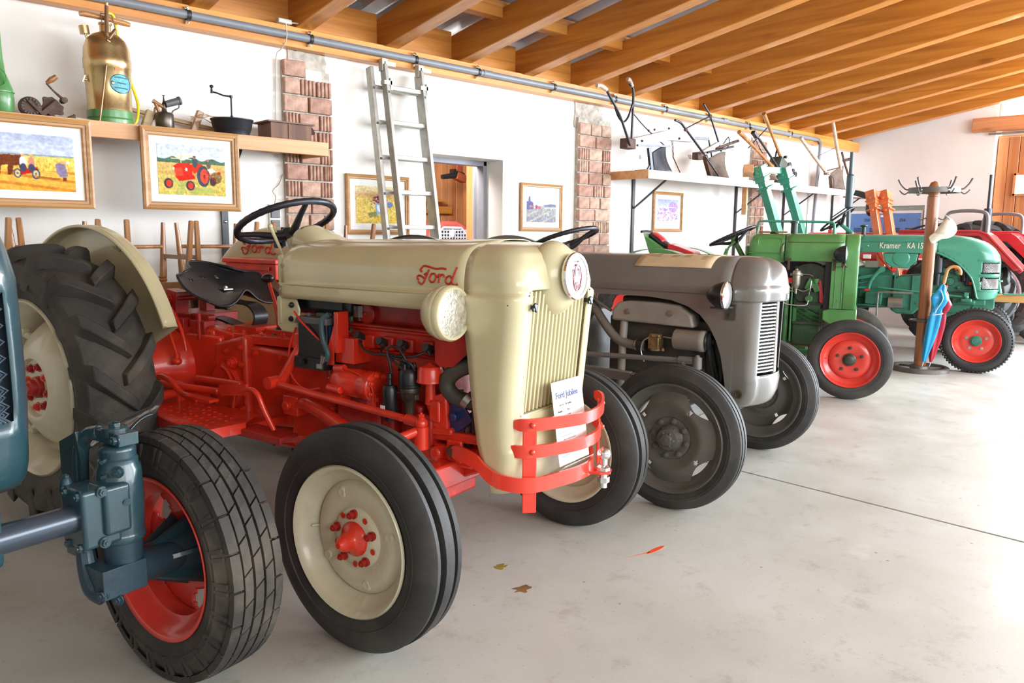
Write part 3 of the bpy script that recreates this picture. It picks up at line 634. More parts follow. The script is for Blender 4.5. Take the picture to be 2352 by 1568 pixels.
# ---- fenders
for s in (-1, 1):
    c0 = Vector((-1.85, 0, .63)); mb = MB(); a0, a1 = radians(-62), radians(65)
    yi, yo = .485, .555
    def fen(u, v):
        a = a0+(a1-a0)*u; R_ = .705-.012*max(0, u-.8)*5
        if v < .5: r = R_*(.62+.38*v*2) if v > 0 else R_*.62; y = yi; r = min(r, R_)
        if v < .5:
            q = v*2; r = R_*(.60+.37*q); y = yi
        else:
            q = (v-.5)*2; k = min(1, q*3); r = R_*(.97+.03*sin(k*pi/2)) ; y = yi+(yo-yi)*(q**1.2)
            if q > .93: r -= .012
        return (c0.x+r*sin(a), s*y, c0.z+r*cos(a))
    mb.grid(fen, 40, 18); fn_ = obj('fender', mb, M_cream, T, smooth=60, solid=.004)
    mb = MB(); mb.tube([(c0.x+.700*sin(a0+(a1-a0)*k/40), s*yo, c0.z+.700*cos(a0+(a1-a0)*k/40)) for k in range(41)], .008, 8); obj('rolled_edge', mb, M_cream, fn_, smooth=60)
    P = [(-1.27, .60), (-1.22, .92), (-1.45, 1.10), (-1.75, .95), (-1.9, .75), (-1.62, .58)]
    if s > 0: mb = MB(); mb.prism([(-2.3, .66), (-2.2, .92), (-1.87, 1.06), (-1.5, .95), (-1.28, .70), (-1.6, .60), (-2.1, .60)], 'y', s*.474, s*.480) if s > 0 else None; obj('fender_web', mb, M_cream, fn_, smooth=0) if s > 0 else None
strokes(T, 'fender_script', SCRIPT, lambda x, y: (-2.09+x*.125, .470, 1.175+y*.090), .0045, MATS['script_red'])
strokes(T, 'embossed_script', SCRIPT, lambda x, y: (-1.50-x*.085, -.490, 1.16+y*.06-(-x)*.03), .003, M_cream)
# far side battery/tool box in red
mb = MB(); mb.box((-1.78, .36, 1.105), (.42, .15, .085)); tb = obj('tool_box', mb, M_red, T, smooth=0, bevel=.006)
mb = MB(); mb.box((-1.78, .36, 1.157), (.45, .175, .026)); obj('lid', mb, M_red, tb, smooth=0, bevel=.006)
mb = MB(); mb.box((-1.79, .275, 1.12), (.36, .006, .02)); obj('hasp', mb, M_red, tb, bevel=.002)
# ---- castings
mb = MB()   # rear axle centre + trumpet housings
mb.lathe([(-.44, .085), (-.40, .105), (-.30, .125), (-.22, .165), (-.17, .18), (.17, .18), (.22, .165), (.30, .125), (.40, .105), (.44, .085)], (-1.80, 0, .66), (0, 1, 0), 28)
for s in (-1, 1): mb.lathe([(0, .12), (.02, .12), (.02, .085), (.18, .07)], (-1.80, s*.44, .66), (0, s, 0), 24)
mb.box((-1.62, 0, .66), (.40, .33, .34)); mb.box((-1.70, 0, .83), (.42, .30, .05)); mb.box((-1.45, 0, .835), (.20, .28, .05), (0, .1, 0))
tr_ = obj('rear_housing', mb, M_red, T, smooth=35, bevel=.014, seg=3)
mb = MB()   # gearbox
mb.prism([(-1.45, .42), (-1.45, .80), (-1.24, .845), (-1.22, .42)], 'y', -.175, .175); mb.prism([(-1.22, .44), (-1.22, .805), (-.90, .795), (-.86, .47)], 'y', -.155, .155)
mb.prism([(-.90, .40), (-.90, .80), (-.80, .83), (-.66, .83), (-.62, .42)], 'y', -.19, .19)
mb.box((-1.225, 0, .63), (.035, .37, .44)); mb.box((-1.0, 0, .40), (.75, .22, .10))
gbx = obj('gearbox', mb, M_red, T, smooth=35, bevel=.018, seg=3)
mb = MB()
for x, z in ((-1.225, .80), (-1.225, .72), (-1.225, .62), (-1.225, .52), (-1.20, .45), (-1.35, .77), (-1.12, .78), (-.95, .78), (-.72, .78), (-.64, .70), (-.64, .60), (-.70, .47), (-.80, .45), (-1.05, .50), (-.98, .62)):
    mb.bolt((x, -.19 if x > -1.3 else -.176, z), (0, -1, 0), .011, .014)
obj('housing_bolt', mb, M_red, gbx, smooth=30)
mb = MB(); mb.lathe([(0, .105), (.018, .10), (.022, .02), (.022, 0)], (-1.36, -.175, .60), (0, -1, 0), 28); mb.bolt((-1.36, -.19, .70), (0, -1, 0), .014); mb.bolt((-1.30, -.19, .53), (0, -1, 0), .014); mb.bolt((-1.42, -.19, .53), (0, -1, 0), .014); mb.bolt((-1.30, -.175, .72), (0, -1, 0), .022, .03)
mb.tube([(-1.36, -.20, .70), (-1.30, -.21, .68), (-1.26, -.21, .60), (-1.28, -.21, .50)], .008, 6, sm=4)
obj('side_cover', mb, M_red, gbx, smooth=35, bevel=.004)
mb = MB()   # top cover with bosses
mb.prism([(-1.46, -.13), (-1.46, .13), (-1.20, .14), (-.92, .11), (-.92, -.11), (-1.20, -.14)], 'z', .81, .848)
mb.box((-1.33, -.02, .862), (.16, .14, .03)); mb.box((-1.12, 0, .858), (.20, .12, .025)); mb.box((-1.14, .0, .878), (.04, .05, .03))
for x, y in ((-1.42, -.11), (-1.30, -.12), (-1.18, -.12), (-1.05, -.10), (-.95, -.09), (-1.42, .1), (-1.18, .12), (-.95, .09), (-1.25, -.03), (-1.08, -.04)): mb.bolt((x, y, .845), (0, 0, 1), .012, .02)
obj('gear_cover', mb, M_red, gbx, smooth=35, bevel=.008)
mb = MB(); mb.cyl((-1.163, -.03, .80), (-1.163, -.03, .83), .036, .030, 20); mb.lathe([(0, .034), (.02, .040), (.03, .03), (.045, .018), (.06, .008)], (-1.16, -.03, .825), (0, 0, 1), 20)
gl = obj('gear_lever_boot', mb, M_black, T, smooth=40)
mb = MB(); mb.tube([(-1.16, -.03, .87), (-1.165, -.03, .92), (-1.19, -.025, .99), (-1.235, -.02, 1.08)], [.011, .010, .0085, .0075], 10, sm=4); obj('gear_lever', mb, M_red, gl, smooth=60)
mb = MB(); mb.sph((-1.242, -.02, 1.100), (.029, .029, .022), 20, 12); obj('gear_knob', mb, M_black, gl, smooth=60)
# hydraulic lift housing and draft control
mb = MB(); mb.box((-1.82, -.0, .875), (.30, .24, .07)); mb.box((-1.60, -.13, .845), (.12, .06, .09)); mb.box((-1.75, -.15, .86), (.12, .05, .07)); mb.cyl((-2.02, -.22, .86), (-2.02, .22, .86), .035); mb.box((-1.97, -.19, .86), (.20, .04, .07), (0, .25, 0))
mb.beam((-1.87, -.10, .83), (-1.84, -.10, 1.02), .09, .07, (0, 1, 0)); mb.beam((-1.84, .06, .83), (-1.84, .06, .97), .06, .05, (0, 1, 0))
for z in (.88, .93, .98): mb.bolt((-1.85, -.135, z), (0, -1, 0), .016, .02)
mb.cyl((-1.86, -.14, .90), (-1.86, -.20, .90), .032); mb.cyl((-1.81, -.13, .985), (-1.81, .0, .985), .016); mb.cyl((-1.58, -.16, .80), (-1.58, -.16, .93), .011, .009)
for k in range(5): mb.cyl((-1.70+.03*k, -.12, .90), (-1.70+.03*k, -.08, .90), .017, n=10)
hy = obj('lift_housing', mb, M_reddk, T, smooth=35, bevel=.008)
mb = MB()
mb.tube([(-1.86, -.18, .985), (-1.75, -.22, .97), (-1.64, -.24, .91), (-1.575, -.25, .83), (-1.555, -.25, .76)], .008, 8, sm=6)
mb.tube([(-1.86, -.20, .965), (-1.78, -.24, .95), (-1.69, -.26, .88), (-1.63, -.27, .80), (-1.60, -.27, .74)], .007, 8, sm=6)
mb.cyl((-1.60, -.27, .745), (-1.60, -.27, .72), .014); mb.cyl((-1.86, -.14, .975), (-1.86, -.22, .975), .022)
lv = obj('lift_lever', mb, M_red, T, smooth=50)
mb = MB(); mb.sph((-1.60, -.27, .708), (.022, .022, .018), 16, 10); obj('lever_knob', mb, M_red, lv, smooth=60)
# brake cross shaft, pedals, footplate
mb = MB(); mb.cyl((-1.72, -.38, .62), (-1.30, -.26, .60), .016); mb.cyl((-1.55, -.20, .57), (-1.55, -.42, .57), .022); mb.cyl((-1.50, -.24, .635), (-1.20, -.21, .635), .018)
mb.box((-1.62, -.30, .56), (.20, .05, .12)); mb.box((-1.50, -.25, .52), (.12, .08, .10)); obj('brake_linkage', mb, M_red, T, smooth=40, bevel=.008)
mb = MB(); mb.tube([(-1.62, -.40, .60), (-1.52, -.41, .665), (-1.42, -.42, .66), (-1.34, -.42, .615), (-1.28, -.42, .608)], .014, 10, sm=6); mb.box((-1.20, -.42, .610), (.19, .045, .010)); obj('brake_pedal', mb, M_red, T, smooth=45)
mb = MB(); mb.tube([(-.80, -.36, .52), (-.83, -.38, .60), (-.855, -.39, .665), (-.90, -.39, .680), (-.95, -.39, .668)], .011, 10, sm=5); mb.beam((-.92, -.39, .676), (-1.10, -.39, .652), .012, .045, (0, 0, 1)); obj('clutch_pedal', mb, M_red, T, smooth=45)
mb = MB(); mb.prism([(-1.52, -.28), (-1.02, -.26), (-.93, -.40), (-.95, -.58), (-.99, -.615), (-1.40, -.53), (-1.54, -.40)], 'z', .532, .540); fp = obj('foot_plate', mb, M_red, T, smooth=0, bevel=.003)
mb = MB(); E_ = [(-1.54, -.40), (-1.40, -.53), (-.99, -.615), (-.95, -.58), (-.93, -.40)]
for (xa, ya), (xb, yb) in zip(E_, E_[1:]): mb.add([(xa, ya, .540), (xb, yb, .540), (xb, yb, .496), (xa, ya, .496), (xa+.006, ya+.006, .540), (xb-.003, yb+.006, .540), (xb-.003, yb+.006, .496), (xa+.006, ya+.006, .496)], [(0, 1, 2, 3), (4, 5, 6, 7), (2, 3, 7, 6), (0, 1, 5, 4)])
obj('plate_skirt', mb, M_red, fp, smooth=0)
mb = MB()
for i in range(9):
    for j in range(5):
        x = -1.44+.05*i+(.025 if j % 2 else 0); y = -.32-.045*j-(.02*i if i > 3 else 0)*.4
        if y > -.58+(.0 if x > -1.3 else .08): mb.box((x, y, .541), (.012, .012, .004), (0, 0, .8))
obj('tread_stud', mb, M_red, fp, kind='stuff')
mb = MB(); mb.box((-.84, -.36, .505), (.24, .10, .014), (0, .05, .1)); mb.box((-.84, -.40, .495), (.24, .02, .03), (0, .05, .1)); obj('step_tread', mb, M_reddk, T, bevel=.004)
mb = MB(); mb.box((-1.30, -.20, .50), (.05, .30, .03)); mb.box((-1.0, -.22, .50), (.05, .25, .03)); mb.cyl((-.70, -.30, .47), (-.62, -.20, .47), .025); mb.beam((-.92, -.28, .45), (-.66, -.26, .485), .03, .03); obj('plate_bracket', mb, M_red, T, bevel=.006)
mb = MB()
for a, b_ in (((-1.60, -.30, .46), (-1.95, -.32, .36)), ((-1.62, -.15, .46), (-1.90, -.45, .33)), ((-1.5, -.1, .42), (-2.1, -.2, .34))): mb.cyl(a, b_, .009)
obj('check_chain_rod', mb, M_iron, T)
# ---- engine
mb = MB(); mb.prism([(-.62, .40), (-.62, .86), (-.08, .86), (-.08, .44), (-.2, .36), (-.5, .36)], 'y', -.16, .16); mb.box((-.35, 0, .35), (.46, .20, .12)); mb.box((-.35, -.165, .64), (.50, .02, .20)); mb.box((-.35, -.16, .50), (.54, .05, .03))
M_grime = mat('grimy_engine_red', (.62, .028, .012), .4, coat=.2, var=.2, scale=9, dirt=.75, dirtcol=(.07, .012, .008), bump=.25, bscale=40)
eng = obj('engine_block', mb, M_grime, T, smooth=35, bevel=.014, seg=3)
mb = MB(); mb.box((-.33, -.02, .905), (.50, .30, .075)); 
for k in range(5): mb.box((-.53+.10*k, -.175, .895), (.055, .03, .055))
mb.box((-.32, -.13, .945), (.52, .10, .018)); mb.box((-.33, .0, .858), (.53, .34, .014)); hd = obj('cylinder_head', mb, M_grime, eng, smooth=35, bevel=.010)
mb = MB(); mb.prism([(a*1, b_) for a, b_ in rrect(.30, .12, .03, 5, .0, 1.01)], 'x', -.58, -.07); obj('rocker_cover', mb, M_reddk, eng, smooth=40)
mb = MB(); mb.box((-.30, -.16, .957), (.54, .06, .012)); mb.lathe([(0, .042), (.02, .042), (.024, .02), (.024, .0)], (-.46, -.15, 1.0), (0, -1, 0), 24); mb.cyl((-.46, -.17, 1.0), (-.46, -.18, 1.0), .008); mb.box((-.33, -.10, 1.0), (.12, .06, .04)); obj('cover_flange', mb, M_reddk, eng, smooth=35, bevel=.004)
for x, z in ((-.457, .912), (-.336, .900), (-.229, .900), (-.105, .895)):
    mb = MB(); mb.cyl((x, -.17, z-.01), (x-.004, -.225, z+.012), .013, .016, 12); mb.cyl((x-.002, -.215, z+.004), (x+.014, -.215, z-.018), .010, .006, 8); obj('plug_boot', mb, M_cable, eng, smooth=40)
D_ = Vector((-.168, -.245, .80))
for i, P in enumerate([[(-.445, -.222, .90), (-.40, -.24, .872), (-.33, -.25, .862), (-.24, -.26, .870), (-.18, -.26, .84), (-.195, -.255, .81)], [(-.326, -.222, .888), (-.30, -.25, .868), (-.22, -.27, .862), (-.15, -.265, .85), (-.135, -.25, .82)], [(-.219, -.222, .888), (-.205, -.25, .872), (-.195, -.26, .85), (-.20, -.26, .83), (-.215, -.25, .815)], [(-.115, -.222, .885), (-.16, -.25, .868), (-.25, -.265, .868), (-.24, -.27, .86), (-.19, -.275, .835), (-.165, -.27, .82)], [(-.232, -.27, .80), (-.235, -.275, .84), (-.25, -.275, .88), (-.235, -.275, .902), (-.20, -.27, .90), (-.17, -.262, .86), (-.168, -.25, .82)]]):
    mb = MB(); mb.tube(P, .0048, 8, sm=6); obj('spark_lead', mb, M_cable, eng, smooth=60)
mb = MB(); mb.lathe([(0, .038), (.004, .043), (.012, .043), (.013, .040), (.05, .040), (.066, .033), (.072, .028), (.074, 0)], D_+V(0, 0, -.045), (0, 0, 1), 28)
for a in range(5):
    t = 2*pi*a/4; c = D_+(V(.025*cos(t), .025*sin(t), .022) if a < 4 else V(0, 0, .024)); mb.cyl(c, c+V(0, 0, .022), .0085, .007, 10)
ds = obj('distributor', mb, M_black, eng, smooth=40)
mb = MB(); mb.lathe([(-.12, .016), (-.06, .022), (-.04, .034), (-.005, .038), (0, .036)], D_+V(0, 0, -.042), (0, 0, 1), 20); mb.box(D_+V(.04, -.03, -.07), (.05, .02, .02)); mb.cyl(D_+V(-.05, -.02, -.065), D_+V(.05, -.025, -.065), .005); obj('distributor_body', mb, mat('oily_metal', (.09, .075, .06), .4, metal=.6, dirt=.4, var=.2), ds, smooth=40, bevel=.002)
mb = MB(); mb.lathe([(0, .026), (.005, .029), (.12, .029), (.125, .027), (.132, .024), (.134, .010), (.155, .008), (.158, .011), (.175, .009)], (-.237, -.275, .628), (0, 0, 1), 24); co = obj('ignition_coil', mb, M_black, eng, smooth=40)
mb = MB(); mb.box((-.247, -.3045, .672), (.022, .002, .03)); obj('coil_label', mb, M_paper, co)
mb = MB(); mb.lathe([(0, .050), (.006, .050), (.01, .047), (.045, .047), (.058, .040), (.063, .015), (.070, .004)], (-.085, -.225, .782), (0, 0, 1), 28); mb.cyl((-.085, -.225, .70), (-.085, -.225, .785), .020, .017); mb.cyl((-.085, -.18, .62), (-.085, -.22, .72), .024); obj('oil_filler', mb, M_red, eng, smooth=45)
# pump / dynamo
mb = MB(); mb.lathe([(0, .0), (.004, .022), (.02, .030), (.03, .046), (.05, .054), (.16, .056), (.165, .053), (.18, .052), (.20, .058), (.235, .058), (.24, .050), (.25, .046), (.25, 0)], (-.575, -.245, .742), (1, 0, -.03), 32)
for k in range(7): a = 2*pi*k/7; mb.bolt((-.325, -.245+.046*cos(a), .735+.046*sin(a)), (1, 0, 0), .009, .012)
mb.tube([(-.53, -.27, .79), (-.48, -.27, .795)], .016, 10); mb.tube([(-.54, -.30, .72), (-.47, -.30, .715)], .015, 10); mb.box((-.54, -.22, .69), (.08, .10, .04), (0, .3, 0)); mb.box((-.35, -.22, .68), (.05, .08, .06)); mb.cyl((-.59, -.245, .742), (-.56, -.245, .742), .012)
obj('dynamo', mb, M_red, T, smooth=40, bevel=.003)
mb = MB(); mb.box((-.45, -.19, .61), (.28, .05, .14)); mb.box((-.30, -.20, .60), (.06, .06, .18)); mb.box((-.18, -.19, .58), (.07, .07, .22), (0, .15, 0)); mb.cyl((-.36, -.21, .52), (-.36, -.21, .66), .028); mb.cyl((-.42, -.22, .66), (-.42, -.22, .69), .03); mb.box((-.12, -.19, .60), (.10, .10, .12)); obj('side_casting', mb, M_reddk, eng, smooth=35, bevel=.012)
# battery, tray, shields
mb = MB(); mb.box((-.650, -.215, .875), (.165, .13, .165)); bt_ = obj('battery', mb, M_black, T, smooth=0, bevel=.006)
mb = MB(); mb.box((-.650, -.215, .968), (.175, .14, .028)); mb.box((-.66, -.20, .985), (.06, .05, .018)); mb.cyl((-.63, -.20, .98), (-.63, -.20, .995), .012); mb.cyl((-.70, -.25, .98), (-.70, -.25, .995), .010); obj('battery_top', mb, mat('dark_grey_plastic', (.10, .105, .11), .45), bt_, smooth=30, bevel=.005)
mb = MB(); mb.box((-.655, -.245, .80), (.17, .10, .045)); mb.bolt((-.685, -.306, .805), (0, -1, 0), .010, .006); obj('battery_tray', mb, M_black, bt_, smooth=30, bevel=.003)
mb = MB(); mb.box((-.566, -.215, .895), (.003, .10, .11)); obj('battery_sticker', mb, mat('blue_sticker', (.015, .06, .20), .35), bt_)
tm = text_mesh('Exce', .026, .0004); tm.xf(Matrix.Translation((-.564, -.255, .895)) @ Matrix.Rotation(radians(90), 4, 'Z') @ Matrix.Rotation(radians(90), 4, 'X')); obj('sticker_print', tm, M_paper, bt_, smooth=0)
mb = MB(); mb.prism([(-.60, .80), (-.545, .93), (-.535, .96), (-.535, .80)], 'y', -.272, -.268); mb.box((-.525, -.24, .93), (.02, .06, .16)); mb.box((-.50, -.20, .86), (.10, .10, .10)); obj('battery_bracket', mb, M_red, T, bevel=.002)
mb = MB(); mb.tube([(-.56, -.27, 1.0), (-.585, -.285, .97), (-.58, -.285, .90), (-.555, -.285, .85), (-.565, -.285, .82)], .011, 10, sm=6); obj('earth_cable', mb, mat('teal_hose', (.05, .10, .11), .45), T, smooth=60)
mb = MB(); mb.cyl((-.57, -.29, .84), (-.585, -.29, .80), .014, .009); mb.box((-.59, -.29, .795), (.03, .02, .018)); obj('cable_clamp', mb, M_steel, T, smooth=30)
mb = MB(); mb.tube([(-.745, -.285, 1.0), (-.70, -.29, .965), (-.64, -.29, .925), (-.605, -.28, .895)], .004, 6, sm=5); mb.tube([(-.78, -.25, .93), (-.80, -.27, .84), (-.78, -.28, .74), (-.70, -.28, .69), (-.62, -.27, .70)], .004, 6, sm=6); mb.tube([(-.56, -.26, .80), (-.50, -.28, .80), (-.42, -.28, .79), (-.34, -.29, .77), (-.31, -.29, .73), (-.31, -.29, .68)], .003, 6, sm=5); obj('red_wire', mb, M_red, T, smooth=60)
mb = MB(); mb.cyl((-.50, -.16, .985), (-.50, -.16, 1.03), .030); mb.cyl((-.50, -.16, .97), (-.50, -.16, .985), .012); mb.tube([(-.53, -.17, 1.0), (-.53, -.175, .96), (-.50, -.175, .95)], .004, 6, sm=4); mb.tube([(-.545, -.17, .99), (-.54, -.17, .93), (-.555, -.19, .90)], .010, 8, sm=4); obj('fuel_bowl', mb, mat('glass_bowl', (.10, .07, .05), .15, coat=.6), T, smooth=40)
mb = MB(); mb.box((-.875, -.205, .995), (.02, .09, .12)); mb.prism([(-.90, .93), (-.90, 1.05), (-.78, 1.05), (-.76, 1.00), (-.775, .92), (-.80, .905), (-.87, .905)], 'y', -.247, -.235); mb.cyl((-.79, -.247, .965), (-.79, -.262, .965), .018, .012); obj('cowl_leg', mb, M_cream, T, smooth=35, bevel=.006)
mb = MB(); mb.sph((-.80, -.252, 1.02), (.012, .012, .012), 10, 6); mb.bolt((-.79, -.262, .965), (0, -1, 0), .009, .01); obj('cowl_bolt', mb, M_iron, T)
# steering box, column
mb = MB(); mb.cyl((-.86, 0, .82), (-.86, 0, .95), .085, .06, 20); mb.box((-.86, 0, .84), (.20, .24, .08)); obj('steering_box', mb, M_red, T, smooth=35, bevel=.01)
sw, sc_, sn = steering_wheel(T, (-1.125, 0, 1.358), .42, .218, M_iron, spokes=3, spin=-.2)
mb = MB(); mb.cyl(sc_, (-.88, 0, .93), .026, .026, 16); obj('steering_column', mb, M_cream, T, smooth=40)
mb = MB(); mb.cyl((-1.02, -.10, 1.20), (-1.085, -.12, 1.335), .006, .008); mb.sph((-1.085, -.12, 1.337), .012, 10, 6); mb.sph((-.985, .10, 1.30), .018, 12, 8); mb.cyl((-.985, .1, 1.26), (-.985, .1, 1.30), .008); obj('throttle_lever', mb, M_cream, T, smooth=40)
mb = MB(); mb.cyl((-1.30, .13, 1.245), (-1.30, .13, 1.335), .016, n=16); mb.box((-1.30, .13, 1.31), (.04, .055, .02)); mb.cyl((-1.33, .10, 1.25), (-1.33, .14, 1.25), .015); obj('spinner_knob', mb, M_iron, sw, smooth=40)
mb = MB(); mb.box((-.89, 0, 1.13), (.04, .46, .18)); obj('dash_panel', mb, M_cream, T, smooth=0, bevel=.01)
mb = MB(); mb.prism([(.93, -.25), (1.10, -.25), (1.12, -.2), (1.12, .2), (1.10, .25), (.93, .25)], 'y', 0, 0) if 0 else None
mb = MB(); mb.box((-.70, 0, 1.10), (.36, .42, .24)); obj('fuel_tank', mb, M_black, T, smooth=30, bevel=.03)
# pitman arms, drag links, radius rods
mb = MB(); mb.tube([(-.76, -.24, .86), (-.775, -.27, .80), (-.82, -.29, .72), (-.835, -.30, .69)], [.020, .020, .022, .018], 10, sm=5); mb.cyl((-.845, -.26, .705), (-.845, -.35, .705), .026, n=16); mb.cyl((-.76, -.1, .86), (-.76, -.26, .87), .035); obj('pitman_arm', mb, M_red, T, smooth=45)
mb = MB(); mb.cyl((-.83, -.315, .700), (-.09, -.315, .655), .0145, .0135, 14); mb.cyl((-.12, -.315, .657), (-.05, -.315, .652), .019); mb.sph((-.05, -.315, .65), .024, 12, 8); mb.bolt((-.05, -.315, .665), (0, 0, 1), .011, .02); mb.cyl((-.13, -.335, .66), (-.13, -.29, .66), .010); dl = obj('drag_link', mb, M_red, T, smooth=45)
mb = MB(); mb.tube([(-.80, -.24, .60), (-.70, -.26, .62), (-.4, -.33, .57), (-.12, -.43, .50), (-.02, -.50, .46)], [.018, .028, .030, .028, .024], 14, sm=5); mb.box((-.82, -.22, .60), (.09, .08, .08)); mb.cyl((-.83, -.28, .60), (-.83, -.2, .60), .02); obj('radius_rod', mb, M_red, T, smooth=45, bevel=.003)
mb = MB(); mb.tube([(-.05, -.315, .63), (-.10, -.40, .60), (-.16, -.50, .575), (-.15, -.58, .56)], [.016, .018, .018, .02], 10, sm=5); mb.cyl((-.05, -.315, .56), (-.05, -.315, .64), .026); mb.cyl((.0, -.55, .36), (.0, -.55, .58), .028); mb.cyl((0, -.55, .36), (0, -.60, .36), .04); obj('steering_arm', mb, M_red, T, smooth=40)
mb = MB(); mb.box((0, 0, .46), (.07, .80, .09)); mb.box((0, -.42, .45), (.06, .30, .06), (.10, 0, 0)); mb.box((0, .42, .45), (.06, .30, .06), (-.10, 0, 0)); mb.cyl((.0, .55, .30), (.0, .55, .58), .028); mb.cyl((0, .52, .36), (0, .60, .36), .04); obj('front_axle', mb, M_red, T, bevel=.008)
mb = MB(); mb.tube([(-.78, .22, .60), (-.4, .33, .57), (-.02, .50, .46)], .028, 12, sm=4); obj('radius_rod', mb, M_red, T, smooth=45)
mb = MB()  # front bolster and frame
mb.box((-.02, 0, .535), (.36, .34, .085)); mb.beam((-.22, -.20, .575), (.14, -.215, .600), .03, .035); mb.box((-.05, -.19, .52), (.30, .06, .07)); mb.box((.03, -.225, .545), (.07, .02, .085)); mb.prism([(-.2, .50), (.05, .50), (.12, .47), (.02, .43), (-.10, .44)], 'y', -.18, .18)
mb.cyl((-.05, -.20, .525), (-.05, -.25, .525), .032, .024, 16); obj('bolster', mb, M_red, T, smooth=35, bevel=.008)
mb = MB(); mb.bolt((.03, -.236, .545), (0, -1, 0), .018, .016); obj('bolster_bolt', mb, M_rust, T)
# fan, hoses, radiator
mb = MB(); mb.prism([(.10, .62), (.10, 1.02), (.14, 1.02), (.14, .62)], 'y', -.22, .22); obj('radiator', mb, M_black, T, smooth=0)
mb = MB(); mb.prism([(-.055, .975), (-.052, .86), (-.03, .843), (.03, .85), (.09, .90), (.09, .975)], 'y', -.236, -.23); obj('fan_shroud', mb, M_reddk, T, smooth=30)
mb = MB(); mb.prism([(.0, .86), (.05, .87), (.09, .9), (.09, .98), (.0, .98)], 'y', -.228, -.15); obj('dark_duct', mb, M_black, T)
mb = MB(); mb.tube([(.13, -.17, .86), (.06, -.20, .85), (-.005, -.21, .81), (-.015, -.21, .765), (.03, -.20, .73), (.12, -.17, .715)], .030, 14, sm=6); hs = obj('radiator_hose', mb, mat('worn_hose', (.06, .055, .045), .55, var=.2), T, smooth=60)
mb = MB(); mb.cyl((.055, -.195, .735), (.075, -.19, .72), .036, .036, 18); obj('hose_clip', mb, M_steel, hs)
mb = MB(); mb.prism([(-.09, .62), (-.075, .73), (-.01, .755), (.0, .60)], 'y', -.23, -.12); mb.box((-.055, -.235, .68), (.05, .015, .08)); mb.cyl((-.12, -.22, .60), (0.02, -.22, .61), .016); obj('pump_housing', mb, M_red, T, smooth=30, bevel=.010)
mb = MB(); mb.prism([(-.01, .615), (.0, .745), (.03, .75), (.10, .66), (.02, .60)], 'y', -.215, -.205); mb.cyl((.03, -.21, .67), (.03, -.24, .67), .016, .014); obj('blue_bracket', mb, mat('blue_plate', (.012, .03, .12), .4, coat=.3), T, smooth=30, bevel=.003)
mb = MB(); mb.lathe([(-.02, .0), (-.02, .065), (-.008, .075), (0, .062), (.008, .075), (.02, .065), (.02, 0)], (.05, -.13, .60), (1, 0, 0), 28); mb.lathe([(-.01, .04), (.01, .04)], (.05, -.05, .85), (1, 0, 0), 20); obj('pulley', mb, mat('dull_red', (.12, .03, .03), .5), T, smooth=35)
mb = MB()
for k in range(4): a = pi/4+pi/2*k; mb.box((.06, -.02+.10*cos(a), .84+.10*sin(a)), (.02, .14, .05), (a, .0, .3))
obj('fan', mb, M_black, T)
# seat, springs
def seat(u, v):
    # u across, v from rear (0) to front (1): pressed steel pan
    y = (u-.5)*2; hwid = .232*(1-.5*(v-.55)**2)*(sqrt(max(0, 1-((.42-v)/.50)**2)) if v < .42 else 1)
    x = -1.84+.395*v+.13*abs(y)**2.4*(1-v)**1.6+.03*(1-abs(abs(y)-.55)*1.2)*v**4
    q_ = min(1, v/.4); q_ = q_*q_*(3-2*q_); z = .997+.158*(1-v)**2.0+.055*abs(y)**2.3*(1-.75*v)*q_-.028*y*y*(1-q_)
    z += .042*math.exp(-(y/.20)**2)*v**4-.035*v**5*math.exp(-((abs(y)-.65)/.4)**2)
    if v < .12: z += .006
    return (x, y*hwid, z)
SH = [(.50, .40), (.30, .32), (.70, .32)]
mb = MB(); NU, NV = 44, 36
mb.grid(seat, NU, NV, skip=lambda i, j: any((((i+.5)/NU-a)/.026)**2+(((j+.5)/NV-b_)/.030)**2 < 1 for a, b_ in ((.22, .34), (.42, .26), (.62, .28))))
st = obj('seat', mb, M_iron, T, smooth=60, solid=.006)
mb = MB(); mb.tube([seat(0, j/20) for j in range(21)]+[seat(i/30, 1) for i in range(1, 31)]+[seat(1, 1-j/20) for j in range(1, 21)]+[seat(1-i/20, 0) for i in range(1, 20)], .0065, 8, closed=True); obj('seat_edge', mb, M_iron, st, smooth=60)
mb = MB(); p = Vector(seat(.5, .62)); mb.box(p+V(0, 0, .006), (.05, .05, .006)); mb.bolt(p+V(0, 0, .008), (0, 0, 1), .011, .012); obj('seat_bolt', mb, M_steel, st, smooth=30)
SP = catmull([V(-1.62, 0, .985), V(-1.50, 0, .975), V(-1.385, 0, .968), V(-1.33, 0, .925), V(-1.345, 0, .875), V(-1.40, 0, .848), V(-1.50, 0, .862), V(-1.62, 0, .885), V(-1.83, 0, .895)], 6)
mb = MB(); n = len(SP); v = []
for i, q in enumerate(SP):
    t = (SP[min(i+1, n-1)]-SP[max(i-1, 0)]).normalized(); nn = Vector((-t.z, 0, t.x)); w = .038*(1 if i < n*.5 else 1-.25*(i/n-.5))
    for sy, sn_ in ((-w, .005), (w, .005), (w, -.005), (-w, -.005)): v.append(q+nn*sn_+Vector((0, sy, 0)))
mb.add(v, [(i*4+j, i*4+(j+1) % 4, i*4+4+(j+1) % 4, i*4+4+j) for i in range(n-1) for j in range(4)]+[(0, 1, 2, 3), (n*4-1, n*4-2, n*4-3, n*4-4)]); obj('seat_spring', mb, M_iron, T, smooth=40)
